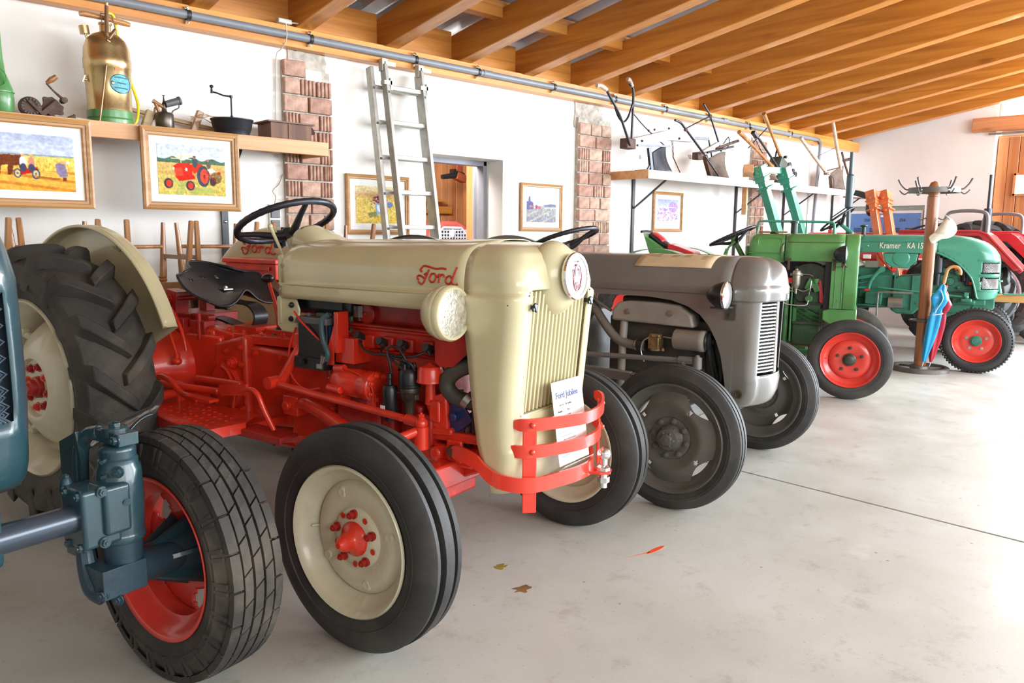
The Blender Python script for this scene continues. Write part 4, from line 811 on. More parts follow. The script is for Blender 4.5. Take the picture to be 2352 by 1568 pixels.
# ---- bumper
def ribbon(mb, P, h, th=.010, sm=5):
    P = catmull(P, sm); n = len(P); v = []
    for i, q in enumerate(P):
        t = (P[min(i+1, n-1)]-P[max(i-1, 0)]).normalized(); nn = Vector((t.y, -t.x, 0)).normalized(); hh = h*(.55 if i in (0, n-1) else (.88 if i in (1, n-2) else 1))
        for a, b_ in ((th/2, -hh/2), (th/2, hh/2), (-th/2, hh/2), (-th/2, -hh/2)): v.append(q+nn*a+Vector((0, 0, b_)))
    mb.add(v, [(i*4+j, i*4+(j+1) % 4, i*4+4+(j+1) % 4, i*4+4+j) for i in range(n-1) for j in range(4)]+[(0, 1, 2, 3), (n*4-1, n*4-2, n*4-3, n*4-4)])
M_bump = mat('bumper_red_paint', (.80, .05, .025), .28, coat=.5, var=.05, scale=6, dirt=.1, dirtcol=(.3, .03, .02))
mb = MB(); ribbon(mb, [V(.03, -.245, .548), V(.10, -.262, .548), V(.16, -.268, .535), V(.20, -.268, .505), V(.26, -.262, .483), V(.345, -.215, .475), V(.395, -.09, .478), V(.412, .0, .478), V(.405, .10, .478), V(.345, .215, .478), V(.30, .27, .482)], .052); bp_ = obj('bumper', mb, M_bump, T, smooth=35)
mb = MB(); ribbon(mb, [V(.262, -.238, .590), V(.335, -.205, .588), V(.40, -.08, .588), V(.425, .03, .588), V(.405, .15, .588), V(.345, .27, .588), V(.29, .32, .588)], .043); obj('bumper_bar', mb, M_bump, bp_, smooth=35)
mb = MB(); ribbon(mb, [V(.285, -.225, .680), V(.34, -.195, .680), V(.41, -.06, .680), V(.432, .03, .680), V(.41, .16, .680), V(.345, .29, .685), V(.285, .34, .690)], .043); obj('bumper_bar', mb, M_bump, bp_, smooth=35)
for x, y, z0, z1 in ((.332, -.200, .372, .688), (.345, .262, .44, .69)):
    mb = MB(); mb.box((x, y, (z0+z1)/2), (.010, .048, z1-z0), (0, 0, -.85 if y < 0 else .55)); obj('bumper_post', mb, M_bump, bp_, smooth=0, bevel=.003)
mb = MB()
for z in (.680, .588): mb.sph((.345, -.203, z), (.010, .010, .010), 12, 8); mb.sph((.366, .252, z), (.010, .010, .010), 12, 8)
obj('bumper_rivet', mb, M_bump, bp_, smooth=40)
mb = MB(); mb.prism([(.40, .12), (.40, .06), (.455, .075), (.485, .10), (.47, .14), (.44, .15)], 'z', .458, .468); obj('ball_plate', mb, M_bump, bp_, smooth=0, bevel=.002)
mb = MB(); mb.sph((.455, .105, .530), .025, 20, 12); mb.cyl((.455, .105, .49), (.455, .105, .51), .014); mb.lathe([(0, .026), (.012, .026), (.02, .016)], (.455, .105, .470), (0, 0, 1), 8); mb.cyl((.455, .105, .405), (.455, .105, .458), .014); mb.cyl((.455, .105, .425), (.455, .105, .445), .022, n=6); obj('hitch_ball', mb, M_chrome, bp_, smooth=35)
# sign tucked behind the bumper bars
sg = thing('sign', 'white laminated paper sign tucked behind the red bumper bars', 'sign', (0, 0, 0))
pass
def to_world(x, y, z): return T.matrix_basis @ Vector((x, y, z))
a_ = radians(-78.3)
p0 = to_world(.400, -.135, .535); 
# sign in tractor space: local plane basis
def signpart(name, mb, m, M):
    mb.xf(M); return obj(name, mb, m, sg, smooth=0)
from_local = Matrix.Translation((1.93, 2.16, 0)) @ Matrix.Rotation(radians(-78.3), 4, 'Z')
TL, TR, BL = V(.323, -.160, .803), V(.323, .050, .801), V(.368, -.060, .505)
ex = (TR-TL).normalized(); ey = (TL-BL).normalized(); ez = ex.cross(ey).normalized(); ey = ez.cross(ex)
Ms = from_local @ Matrix.Translation(BL) @ Matrix((ex, ey, ez)).transposed().to_4x4()
Wd, Hd = .210, .297
mb = MB(); mb.box((Wd/2, Hd/2, 0), (Wd, Hd, .0012)); signpart('sheet', mb, M_paper, Ms)
def put(t, x, y, s, m=M_ink, **k):
    x, y, s = x*1.16, y*1.02, s*1.16
    tm = text_mesh(t, s, .0003, **k); tm.xf(Matrix.Translation((x, y, .0012))); return signpart('print', tm, m, Ms)
put('Ford Jubilee', .018, .232, .0275, bold=.0009)
put('Tractor  The Jubilee', .03, .205, .0095, M_inkk)
for i, (a, b_) in enumerate((('Baujahr', '1953'), ('PS', '30 PS'), ('Motor', 'Benzin, 4 Zyl.'))): put(a, .022, .183-.019*i, .009, M_inkk); put(b_, .075, .183-.019*i, .009, M_inkk)
for i in range(7): 
    mb = MB(); mb.box((.05+.018*(i % 3), .115-.014*i, .0012), (.06+.012*((i*7) % 3), .0028, .0004)); signpart('print_line', mb, mat('grey_ink', (.25, .25, .27), .6), Ms)
mb = MB(); mb.box((Wd/2, -.006, .010), (Wd, .026, .0012), (1.0, 0, 0)); signpart('folded_edge', mb, M_paper, Ms)
# ================================================================ generic hood / nose shells
def lerp_tab(P, z):
    if z >= P[0][0]: return P[0][1]
    for (z0, a), (z1, b) in zip(P, P[1:]):
        if z0 >= z >= z1: return a+(b-a)*(z0-z)/(z0-z1+1e-9)
    return P[-1][1]
def hood_shell(name, root, m, HPts, x0, x1, tf=lambda x: (1, 0), smooth=45, n=20, cap=True):
    full = [(-y, z) for y, z in reversed(HPts)]+[(y, z) for y, z in HPts[1:]]
    def f(u, v):
        x = x0+(x1-x0)*u; y, z = full[int(round(v*(len(full)-1)))]; s, dz = tf(x); return (x, y*s, z+dz*(1 if z > HPts[-1][1]+.08 else 0))
    mb = MB(); mb.grid(f, n, len(full)-1)
    if cap: mb.add([f(0, j/(len(full)-1)) for j in range(len(full))], [tuple(range(len(full)))])
    return obj(name, mb, m, root, smooth=smooth, solid=.003)
def nose_shell(name, root, m, W, FX, zs, xb, hole=None, rc=.07, bow=.012, smooth=50, nf=16, n_corner=8):
    rows = []
    for z in zs:
        w = max(.002, lerp_tab(W, z)); xf = lerp_tab(FX, z); r = max(.001, min(rc, w*.7, (xf-xb)*.85)); wf = w-r; pts = []
        for i in range(5): pts.append((xb+(xf-r-xb)*i/5, -w))
        for i in range(n_corner+1): a = pi/2*i/n_corner; pts.append((xf-r+r*sin(a), -(wf+r*cos(a))))
        for i in range(1, nf): pts.append((xf+bow*cos(pi/2*(1-2*i/nf))*min(1, w/.2), -wf+2*wf*i/nf))
        for i in range(n_corner+1): a = pi/2*(1-i/n_corner); pts.append((xf-r+r*sin(a), wf+r*cos(a)))
        for i in range(1, 6): pts.append((xf-r-(xf-r-xb)*i/5, w))
        rows.append([(x, y, z) for x, y in pts])
    nc = len(rows[0]); mb = MB(); ff = []
    for i in range(len(rows)-1):
        for j in range(nc-1):
            a, b = rows[i][j], rows[i+1][j+1]
            if hole and hole((a[0]+b[0])/2, (a[1]+b[1])/2, (a[2]+b[2])/2): continue
            k = i*nc+j; ff.append((k, k+1, k+nc+1, k+nc))
    mb.add([p for r_ in rows for p in r_], ff); return obj(name, mb, m, root, smooth=smooth, solid=.003)
def profile(P, k=5): return [(p.x, p.y) for p in catmull([V(a, b, 0) for a, b in P], k)]
def lamp(root, c, r, mshell, mlens, depth=.09, d=(1, 0, 0), nm='headlamp', mrim=None):
    mb = MB(); mb.lathe([(-depth, 0), (-depth*.97, r*.25), (-depth*.75, r*.58), (-depth*.4, r*.86), (0, r), (.01, r)], c, d, 36); o = obj(nm, mb, mshell, root, smooth=60)
    mb = MB(); mb.lathe([(.008, r*1.0), (.012, r*1.05), (.022, r*1.04), (.026, r*.94)], c, d, 36); obj('lamp_rim', mb, mrim or mshell, o, smooth=50)
    mb = MB(); mb.lathe([(.036, 0), (.032, r*.5), (.022, r*.95)], c, d, 36); obj('lamp_lens', mb, mlens, o, smooth=60); return o
# ================================================================ GREY TRACTOR
G = thing('tractor', 'plain grey tractor with one black headlamp and a buff leaflet on its hood', 'tractor', (3.74, 2.157, 0), radians(-78.9), 'vintage tractors parked in a row')
HG = profile([(0, 1.208), (.08, 1.203), (.135, 1.186), (.182, 1.152), (.216, 1.106), (.238, 1.062)])+[(.246, 1.056), (.248, 1.020), (.246, 1.016)]
gh = hood_shell('hood', G, M_grey, HG, -.98, .03, lambda x: (1-.03*(-x if x < 0 else 0), 0), n=18)
W_ = [(z, y) for y, z in HG]
zs = [1.208, 1.2065, 1.204, 1.199, 1.19, 1.178, 1.165, 1.15, 1.13, 1.11, 1.09, 1.07, 1.062, 1.056, 1.04, 1.02, 1.004, .995, .985]
nose_shell('hood_front', gh, M_grey, W_, [(1.208, .03), (1.204, .10), (1.196, .14), (1.18, .168), (1.15, .188), (1.10, .198), (1.06, .202), (1.054, .208), (.985, .206)], zs, .03, None, .085, .045)
# grille shell with sides
def ghole(x, y, z): return abs(y) < .178 and .605 < z < .99 and x > .1
zs2 = [1.015, .99, .95, .9, .8, .7, .65, .605, .59, .57, .54, .51, .48, .455, .44, .432]
gn = nose_shell('nose_shell', G, M_grey, [(1.02, .238), (.6, .235), (.5, .225), (.43, .20)], [(1.02, .182), (.60, .172), (.57, .178), (.50, .170), (.45, .145), (.43, .11)], zs2, .03, ghole, .055, .045)
AR = [(-.98, 1.014), (.06, 1.014), (.06, .436), (.048, .44), (.036, .50), (.020, .60), (.0, .70), (-.03, .78), (-.07, .85), (-.12, .905), (-.19, .945), (-.28, .972), (-.42, .985), (-.98, .985)]
for s in (-1, 1):
    mb = MB(); mb.prism(AR, 'y', s*.239, s*.233); obj('side_panel', mb, M_grey, G, smooth=0)
mb = MB(); mb.lathe([(0, .022), (.004, .022), (.004, .014), (-.002, .012), (-.002, 0)], (.10, -.236, .51), (0, -1, 0), 20); obj('panel_eyelet', mb, mat('bronze_grey', (.12, .09, .06), .4, metal=.5), gn, smooth=30)
mb = MB(); mb.box((.10, 0, .80), (.02, .37, .40)); gr = obj('grille', mb, M_black, G, smooth=0)
for k in range(21):
    z = .618+.0182*k
    for s in (-1, 1):
        mb = MB(); mb.add([(x_, s*(y_), z+dz) for (x_, y_) in ((.176, .178), (.190, .022)) for dx, dz in ((0, 0),)], []) if 0 else None
        v = []
        for y_, x_ in ((.180, .155), (.10, .185), (.022, .206)):
            for dx, dz in ((0, .0045), (.002, -.002), (-.022, .006), (-.024, .011)): v.append((x_+dx, s*y_, z+dz))
        mb.add(v, [(i*4+j, i*4+(j+1) % 4, i*4+4+(j+1) % 4, i*4+4+j) for i in range(2) for j in range(4)]+[(0, 1, 2, 3), (11, 10, 9, 8)])
        obj('grille_slat', mb, M_steel, gr, smooth=0)
mb = MB(); mb.box((.202, 0, .80), (.016, .044, .40)); obj('centre_strip', mb, M_grey, gr, smooth=0, bevel=.004)
mb = MB(); mb.box((.250, .0, 1.008), (.010, .05, .038)); obj('nose_badge', mb, M_chrome, gh, smooth=0, bevel=.003)
mb = MB(); mb.box((.256, .0, 1.008), (.002, .036, .026)); obj('badge_inlay', mb, mat('badge_blue', (.10, .14, .20), .3), gh)
lg = lamp(G, (.035, -.335, 1.02), .068, M_black, M_lensc, .085, mrim=M_chrome)
mb = MB(); mb.box((.045, -.245, .93), (.05, .008, .08)); mb.bolt((.045, -.25, .915), (0, -1, 0), .009, .008); mb.beam((.045, -.25, .955), (.02, -.33, .96), .03, .008); mb.cyl((-.03, -.335, .955), (.05, -.335, .955), .006); obj('lamp_bracket', mb, M_greydk, lg, smooth=30)
lg2 = lamp(G, (.035, .335, 1.02), .068, M_black, M_lensc, .085, mrim=M_chrome)
# front wheels with scalloped discs
def gdisc(rim, rb, w):
    def out(a): return rb-.012-.060*max(0, (cos(2*((a-.70+pi/4) % (pi/2)-pi/4)*1.55)-.20)/.80)**.8
    H = [(.012, 1.0), (.016, .97), (.03, .90), (.044, .66), (.030, .45), (.028, .40)]
    mb = MB()
    def f(u, v):
        a = 2*pi*u; r = .10+(rb-.014-.10)*v; r = min(r, out(a)-.004*(1-v)); q = (r-.10)/(rb-.114); k = 1-q
        h = .028+.018*sin(pi*min(1, q*1.6))*(q < .625)+(-.0)*q; h = .030+.016*math.exp(-((q-.38)/.26)**2)-.018*q**4
        return (r*cos(a), h, r*sin(a))
    holes = [(.62, .19), (2.2, .19), (3.75, .19), (5.35, .19)]
    NU = 120; NV = 20
    def skip(i, j):
        a = 2*pi*(i+.5)/NU; p = Vector(f((i+.5)/NU, (j+.5)/NV)); return any((p.x-.168*cos(h))**2+(p.z-.168*sin(h))**2 < .011**2 for h, _ in holes)
    mb.grid(f, NU, NV, True, skip); obj('wheel_disc', mb, M_greyw, rim, smooth=50, solid=.005)
    mb = MB(); mb.lathe([(.028, .104), (.036, .100), (.040, .080), (.036, .066), (.044, .060), (.075, .050), (.080, .030), (.095, .026), (.100, .0)], ax=(0, 1, 0), n=32); obj('hub', mb, M_greyw, rim, smooth=40)
    for k in range(6): a = pi/3*k; mb = MB(); mb.beam((.028*cos(a), .083, .028*sin(a)), (.058*cos(a), .050, .058*sin(a)), .008, .012, (0, 1, 0)); obj('hub_rib', mb, M_greyw, rim, bevel=.002)
    for k in range(8): a = 2*pi*k/8+.2; mb = MB(); mb.lathe([(.036, .016), (.044, .015), (.046, .010), (.052, .009), (.054, 0)], (.086*cos(a), 0, .086*sin(a)), (0, 1, 0), 14); obj('wheel_bolt', mb, M_greyw, rim, smooth=40)
for s in (-1, 1): front_wheel(G, -.065, s*.655, .352, .125, .255, M_rubber, M_greyw, s, 'smooth', discfn=gdisc, nuts=0, lip=.014)
def plain_hub(rim):
    mb = MB(); mb.lathe([(.02, .09), (.05, .085), (.06, .05), (.08, .04), (.08, 0)], ax=(0, 1, 0), n=24); obj('hub', mb, M_greyw, rim)
for s in (-1, 1): rear_wheel(G, -1.87, s*.66, .60, .27, .37, M_rubber, M_greyw, s, 18, [(.0, .35), (.02, .32), (.05, .2), (.03, .12), (.03, 0)], plain_hub)
for s in (-1, 1):
    mb = MB(); mb.grid(lambda u, v: (-1.87+.68*sin(radians(-60+125*u)), s*(.50+.02*v), .62+.68*cos(radians(-60+125*u))*1) if v > .5 else (-1.87+.68*(.5+v)*sin(radians(-60+125*u)), s*.49, .62+.68*(.5+v)*cos(radians(-60+125*u))), 24, 6); obj('fender', mb, M_grey, G, smooth=50, solid=.004)
# engine bay
mb = MB(); mb.prism([(-.70, .38), (-.70, .86), (-.02, .86), (-.02, .42)], 'y', -.14, .14); mb.box((-.36, 0, .92), (.56, .22, .10)); mb.box((-.36, -.14, .60), (.50, .04, .10)); ge = obj('engine_block', mb, M_greydk, G, smooth=30, bevel=.014)
mb = MB(); mb.prism([(-.64, .84), (-.64, .90), (-.60, .945), (-.53, .955), (-.36, .955), (-.24, .945), (-.17, .90), (-.155, .83)][::-1]+[], 'y', -.235, -.12); ac = obj('heat_shield', mb, M_greyl, G, smooth=35, bevel=.014, seg=3)
mb = MB(); mb.bolt((-.54, -.236, .895), (0, -1, 0), .012, .010); mb.bolt((-.29, -.236, .900), (0, -1, 0), .013, .010); obj('shield_bolt', mb, M_steel, ac, smooth=30)
mb = MB(); mb.tube([(-.575, -.20, .84), (-.578, -.21, .70), (-.582, -.215, .45), (-.62, -.2, .36), (-.9, -.2, .34)], .0225, 14, sm=5); obj('exhaust_pipe', mb, M_greyl, G, smooth=50)
mb = MB(); mb.tube([(-.86, -.12, .97), (-.80, -.16, .92), (-.72, -.20, .84), (-.62, -.22, .745), (-.54, -.22, .715), (-.46, -.22, .712)], .026, 14, sm=5); mb.tube([(-.80, -.18, .97), (-.74, -.2, .93), (-.66, -.2, .89)], .009, 8, sm=4); ip = obj('intake_pipe', mb, M_grey, G, smooth=50)
mb = MB(); mb.cyl((-.49, -.22, .713), (-.43, -.22, .712), .030, .030, 20); obj('rubber_sleeve', mb, M_cable, ip)
for x in (-.485, -.435): mb = MB(); mb.cyl((x-.004, -.22, .713), (x+.004, -.22, .713), .032, .032, 20); obj('hose_clip', mb, M_steel, ip)
M_carb = mat('stained_alloy', (.36, .25, .12), .45, metal=.6, var=.3, scale=30)
mb = MB(); mb.box((-.375, -.215, .735), (.065, .07, .07)); mb.cyl((-.375, -.215, .69), (-.375, -.215, .73), .034); mb.cyl((-.41, -.215, .76), (-.34, -.215, .76), .024); mb.box((-.36, -.25, .775), (.05, .02, .02)); mb.cyl((-.33, -.22, .71), (-.33, -.22, .69), .01); cb = obj('carburettor', mb, M_carb, G, smooth=35, bevel=.006)
mb = MB(); mb.tube([(-.40, -.25, .765), (-.43, -.26, .74), (-.44, -.26, .69), (-.42, -.26, .63)], .0035, 6, sm=5); mb.cyl((-.33, -.22, .77), (-.25, -.22, .765), .005); obj('fuel_line', mb, M_steel, cb, smooth=50)
mb = MB(); mb.lathe([(0, .0), (.0, .020), (.012, .030), (.015, .052), (.02, .055), (.15, .055), (.155, .058), (.18, .058), (.19, .05), (.19, 0)], (-.275, -.215, .765), (1, 0, -.01), 32); dy = obj('dynamo', mb, M_greyl, G, smooth=40)
mb = MB(); mb.lathe([(0, .03), (.0, .055), (.008, .05), (.014, .056), (.022, .02)], (-.078, -.215, .765), (1, 0, 0), 24); mb.bolt((-.055, -.215, .765), (1, 0, 0), .012, .012); mb.box((-.10, -.22, .68), (.02, .03, .12)); obj('dynamo_pulley', mb, M_black, dy, smooth=35)
mb = MB(); mb.beam((-.065, -.20, .75), (-.03, -.10, .45), .012, .028, (0, 1, 0)); mb.beam((-.065, -.24, .73), (-.035, -.14, .45), .01, .02, (0, 1, 0)); obj('fan_belt', mb, M_cable, dy)
mb = MB(); mb.lathe([(-.02, 0), (-.02, .07), (0, .06), (.02, .07), (.02, 0)], (-.03, -.10, .50), (1, 0, 0), 24); mb.lathe([(0, .02), (.004, .15), (.010, .15), (.012, .02)], (-.0, 0, .80), (1, 0, 0), 24); obj('crank_pulley', mb, M_black, G, smooth=35)
mb = MB(); mb.box((.05, 0, .76), (.07, .40, .50)); obj('radiator', mb, M_black, G, smooth=0)
mb = MB(); mb.lathe([(-.03, .17), (.0, .215), (.06, .225), (.08, .225), (.09, .0)], (-.90, 0, .66), (1, 0, 0), 32); mb.box((-1.25, 0, .62), (.70, .30, .34)); mb.lathe([(-.55, .09), (-.3, .11), (-.15, .17), (.15, .17), (.3, .11), (.55, .09)], (-1.87, 0, .62), (0, 1, 0), 28); mb.box((-1.75, 0, .70), (.35, .26, .3)); bh = obj('bell_housing', mb, M_greydk, G, smooth=35, bevel=.012)
mb = MB(); mb.bolt((-.83, -.20, .645), (0, -1, 0), .028, .02); mb.tube([(-.81, -.24+.23*(1-cos(t)), .66+.23*sin(t)) for t in [pi/2*k/10-.6 for k in range(11)]], .006, 6); obj('housing_flange', mb, M_greydk, bh, smooth=40)
mb = MB(); mb.cyl((-1.15, -.30, .63), (-.17, -.30, .668), .015, .014, 14); mb.cyl((-.20, -.30, .668), (-.12, -.30, .670), .020); mb.cyl((-.10, -.30, .63), (-.10, -.30, .69), .026, .024, 16); mb.bolt((-.10, -.30, .69), (0, 0, 1), .012, .01); mb.bolt((-.17, -.305, .655), (0, -1, 0), .010, .02); obj('drag_link', mb, M_grey, G, smooth=40)
mb = MB(); mb.beam((-1.1, -.26, .56), (-.45, -.34, .555), .03, .055); mb.beam((-.45, -.34, .555), (-.07, -.52, .50), .03, .05); obj('radius_rod', mb, M_grey, G, bevel=.008)
mb = MB(); mb.beam((-.10, -.30, .62), (-.16, -.50, .56), .05, .03); mb.cyl((-.065, -.55, .30), (-.065, -.55, .58), .028); mb.cyl((-.065, -.55, .352), (-.065, -.62, .352), .04); mb.cyl((-.065, .55, .30), (-.065, .55, .58), .028); mb.box((-.065, 0, .45), (.07, 1.1, .08)); mb.box((-.04, 0, .46), (.25, .3, .1)); mb.cyl((-.065, .55, .352), (-.065, .62, .352), .04); obj('front_axle', mb, M_greydk, G, smooth=35, bevel=.008)
sw2, sc2, sn2 = steering_wheel(G, (-1.10, 0, 1.285), .33, .205, M_iron, .013, 3, .3)
mb = MB(); mb.cyl(sc2, (-.90, 0, .95), .02, .024, 16); mb.box((-.95, 0, 1.08), (.06, .36, .16)); obj('steering_column', mb, M_grey, G, smooth=35)
mb = MB(); mb.grid(lambda u, v: (-1.75+.36*v, (u-.5)*.44, .88+.12*(1-v)**2+.05*abs(2*u-1)**2), 12, 12); obj('seat', mb, M_iron, G, smooth=50, solid=.006)
mb = MB(); mb.beam((-1.55, 0, .70), (-1.55, 0, .90), .04, .01, (0, 1, 0)); obj('seat_spring', mb, M_iron, G)
# leaflet on the hood: bends over the curve
lf = None
def leaf(u, v):
    y = -.192+.245*v; x = -.53+.44*u+.02*(v); z = None
    ay = abs(y); z = lerp_tab([(-0.0, 0)], 0); 
    for (y0, z0), (y1, z1) in zip(HG, HG[1:]):
        if y0 <= ay <= y1: z = z0+(z1-z0)*(ay-y0)/(y1-y0+1e-9); break
    return (x, y, z+.0035+.03*max(0, -(y+.15)))
mb = MB(); mb.grid(leaf, 10, 14); pap = obj('leaflet', mb, M_paperb, None, smooth=60, solid=.0012)
pap.matrix_world = G.matrix_basis.copy(); pap.location = (3.74, 2.157, 0); pap.rotation_euler = (0, 0, radians(-78.9))
tag(pap, 'buff paper leaflet lying bent over the grey hood', 'leaflet')
for (x, y, w, h) in ((-.45, -.10, .07, .03), (-.33, -.10, .04, .035), (-.26, -.10, .04, .03), (-.16, -.12, .028, .03), (-.12, -.05, .03, .03), (-.20, -.02, .09, .01), (-.40, -.02, .14, .012)):
    mb = MB(); 
    for k in range(3): 
        u0 = (x-w/2+.53)/.44; v_ = lambda yy: (yy+.192)/.245
        a = leaf(u0, v_(y+h*(k-1)*.5)); b_ = leaf(u0+w/.44, v_(y+h*(k-1)*.5)); mb.beam(Vector(a)+V(0, 0, .0012), Vector(b_)+V(0, 0, .0012), .0035, .0006)
    obj('print', mb, M_inkk, pap, smooth=0)
# ================================================================ MID GREEN TRACTOR
N = thing('tractor', 'worn mid-green tractor with red front wheels and open dark engine bay', 'tractor', (6.838, 2.832, 0), radians(-67.5), 'vintage tractors parked in a row')
HN = profile([(0, 1.335), (.10, 1.333), (.17, 1.322), (.215, 1.300), (.240, 1.265), (.250, 1.22)])+[(.252, 1.19), (.252, 1.10), (.246, 1.097)]
nh = hood_shell('hood', N, M_green, HN, -.57, -.095, n=8, cap=False)
nt_ = hood_shell('tank', N, M_green, profile([(0, 1.330), (.10, 1.328), (.17, 1.316), (.21, 1.295), (.235, 1.26), (.243, 1.20)])+[(.244, 1.17), (.238, 1.168), (.238, 1.085)], -.875, -.575, lambda x: (1-.10*max(0, (-.82-x)/.055)**2, -.02*max(0, (-.82-x)/.055)**2), n=12)
mb = MB(); mb.tube([(-.80, -.239, 1.18), (-.80, -.239, 1.27), (-.78, -.225, 1.295), (-.62, -.225, 1.297), (-.60, -.24, 1.25), (-.60, -.242, 1.19), (-.62, -.242, 1.178), (-.78, -.241, 1.178)], .0028, 6, closed=True, sm=3); mb.tube([(-.875, -.244, 1.165), (-.575, -.246, 1.165)], .003, 6); obj('pressed_panel', mb, M_green, nt_, smooth=50)
mb = MB()
def rad(u, v):
    z0 = .60; full = [(-y, z) for y, z in reversed(HN[:-2])]+[(y, z) for y, z in HN[1:-2]]; full = [(-.252, .70), (-.252, .9), (-.252, 1.1)]+full+[(.252, 1.1), (.252, .9), (.252, .70)]
    y, z = full[int(round(v*(len(full)-1)))]; x = -.090+.11*u; k = max(0, u-.75)/.25; return (x, y*(1-.02*k*k), z-.004*k*k*(z > 1.3))
nn = len(HN)*2-5+6-0
full_n = len([1 for _ in HN[:-2]])*2-1+6
mb.grid(rad, 8, full_n-1); mb.add([rad(1, j/(full_n-1)) for j in range(full_n)], [tuple(range(full_n))]); rs = obj('radiator_shell', mb, M_green, N, smooth=45, solid=.003)
mb = MB(); mb.box((.0, 0, .65), (.06, .46, .10)); mb.prism([(-.24, .60), (-.24, .68), (-.17, .70), (.03, .70), (.03, .56), (-.10, .52)], 'y', -.235, .235); obj('front_frame', mb, M_green, N, smooth=30, bevel=.008)
for s in (-1, 1):
    mb = MB(); mb.box((-.140, s*.249, .90), (.10, .006, .40)); mb.box((-.098, s*.254, .90), (.006, .006, .40)); mb.box((-.155, s*.254, .90), (.004, .006, .38)); mb.cyl((-.125, s*.25, .77), (-.125, s*.256, .77), .008); obj('side_plate', mb, M_green, rs, smooth=0, bevel=.002)
mb = MB()
for x in (-.535, -.165): mb.box((x, -.258, 1.07), (.020, .010, .09)); mb.box((x, -.260, 1.115), (.045, .010, .012)); mb.box((x, -.262, 1.035), (.014, .016, .02))
mb.tube([(-.575, -.253, 1.09), (-.60, -.25, 1.12), (-.605, -.25, 1.20), (-.585, -.245, 1.25)], .004, 6, sm=4); mb.tube([(-.575, -.255, 1.097), (-.10, -.255, 1.097)], .003, 6); mb.tube([(-.575, -.254, 1.262), (-.10, -.254, 1.262)], .0025, 6)
obj('hood_catch', mb, M_rust, nh, smooth=30)
ln = lamp(N, (-.105, -.335, 1.165), .072, M_iron, M_lensc, .075, mrim=M_iron)
mb = MB(); mb.cyl((-.10, -.33, 1.09), (-.10, -.30, 1.06), .012); mb.beam((-.10, -.34, 1.085), (-.08, -.25, 1.06), .03, .01); obj('lamp_bracket', mb, M_rust, ln)
lamp(N, (-.105, .345, 1.165), .072, M_iron, M_lensc, .075, mrim=M_iron)
# engine
mb = MB(); mb.box((-.36, 0, .80), (.26, .34, .52)); mb.box((-.36, -.165, .645), (.22, .03, .20)); mb.box((-.37, 0, .46), (.24, .30, .20)); ne = obj('engine_block', mb, M_greendk, N, smooth=30, bevel=.02, seg=3)
mb = MB(); mb.prism([(.14*cos(t)-.36, .97+.11*sin(t)) for t in [pi*k/14 for k in range(15)]]+[(-.50, .85), (-.22, .85)], 'y', -.19, .19); mb.box((-.36, -.18, .73), (.23, .02, .016)); mb.box((-.36, -.18, .56), (.24, .03, .02)); mb.cyl((-.42, -.17, .80), (-.42, -.20, .80), .05); obj('cylinder_head', mb, mat('sooty_casting', (.018, .026, .018), .55, var=.4, dirt=.5, bump=.4), ne, smooth=40, bevel=.008)
mb = MB(); mb.cyl((-.36, -.18, .775), (-.36, -.22, .775), .036, .030, 18); mb.box((-.36, -.20, .90), (.05, .04, .10), (0, .4, 0)); mb.box((-.31, -.19, .88), (.05, .05, .09), (0, -.4, 0)); mb.cyl((-.31, -.21, .95), (-.31, -.21, .91), .03, .02); obj('fuel_pump', mb, mat('dull_green', (.05, .17, .05), .45, var=.3, dirt=.4, dirtcol=(.02, .03, .02)), ne, smooth=40, bevel=.004)
M_alg = mat('grimy_aluminium', (.36, .34, .27), .4, metal=.7, var=.25)
mb = MB(); mb.lathe([(0, .010), (.01, .018), (.03, .030), (.05, .034), (.12, .034), (.125, .040), (.14, .040), (.16, .030), (.165, .015), (.175, .012), (.18, 0)], (-.465, -.27, .858), (0, 0, 1), 28); mb.cyl((-.465, -.27, .82), (-.465, -.27, .87), .012); mb.box((-.465, -.27, .985), (.10, .02, .02)); fi = obj('fuel_filter', mb, M_alg, ne, smooth=40)
mb = MB(); mb.tube([(-.48, -.27, .84), (-.54, -.27, .84), (-.59, -.27, .80), (-.56, -.27, .74), (-.50, -.26, .72), (-.38, -.24, .72), (-.36, -.22, .76)], .0055, 8, sm=6); mb.tube([(-.36, -.22, .80), (-.35, -.23, .86), (-.345, -.22, .93)], .004, 6, sm=4); mb.tube([(-.44, -.25, .985), (-.37, -.22, .985), (-.33, -.22, .97)], .003, 6, sm=4); mb.tube([(-.46, -.26, .86), (-.40, -.24, .84), (-.33, -.22, .88)], .004, 6, sm=4); mb.tube([(-.75, -.2, .96), (-.60, -.26, .90), (-.49, -.27, .86)], .005, 6, sm=4); obj('fuel_pipe', mb, M_steel, ne, smooth=50)
mb = MB(); mb.box((-.265, -.05, .88), (.03, .22, .30)); mb.prism([(-.285, .93), (-.27, .94), (-.235, .76), (-.245, .73), (-.27, .75)], 'y', -.19, -.18); obj('fan_guard', mb, M_crimson, ne)
mb = MB(); mb.box((-.19, 0, .86), (.10, .42, .46)); obj('radiator', mb, M_black, N)
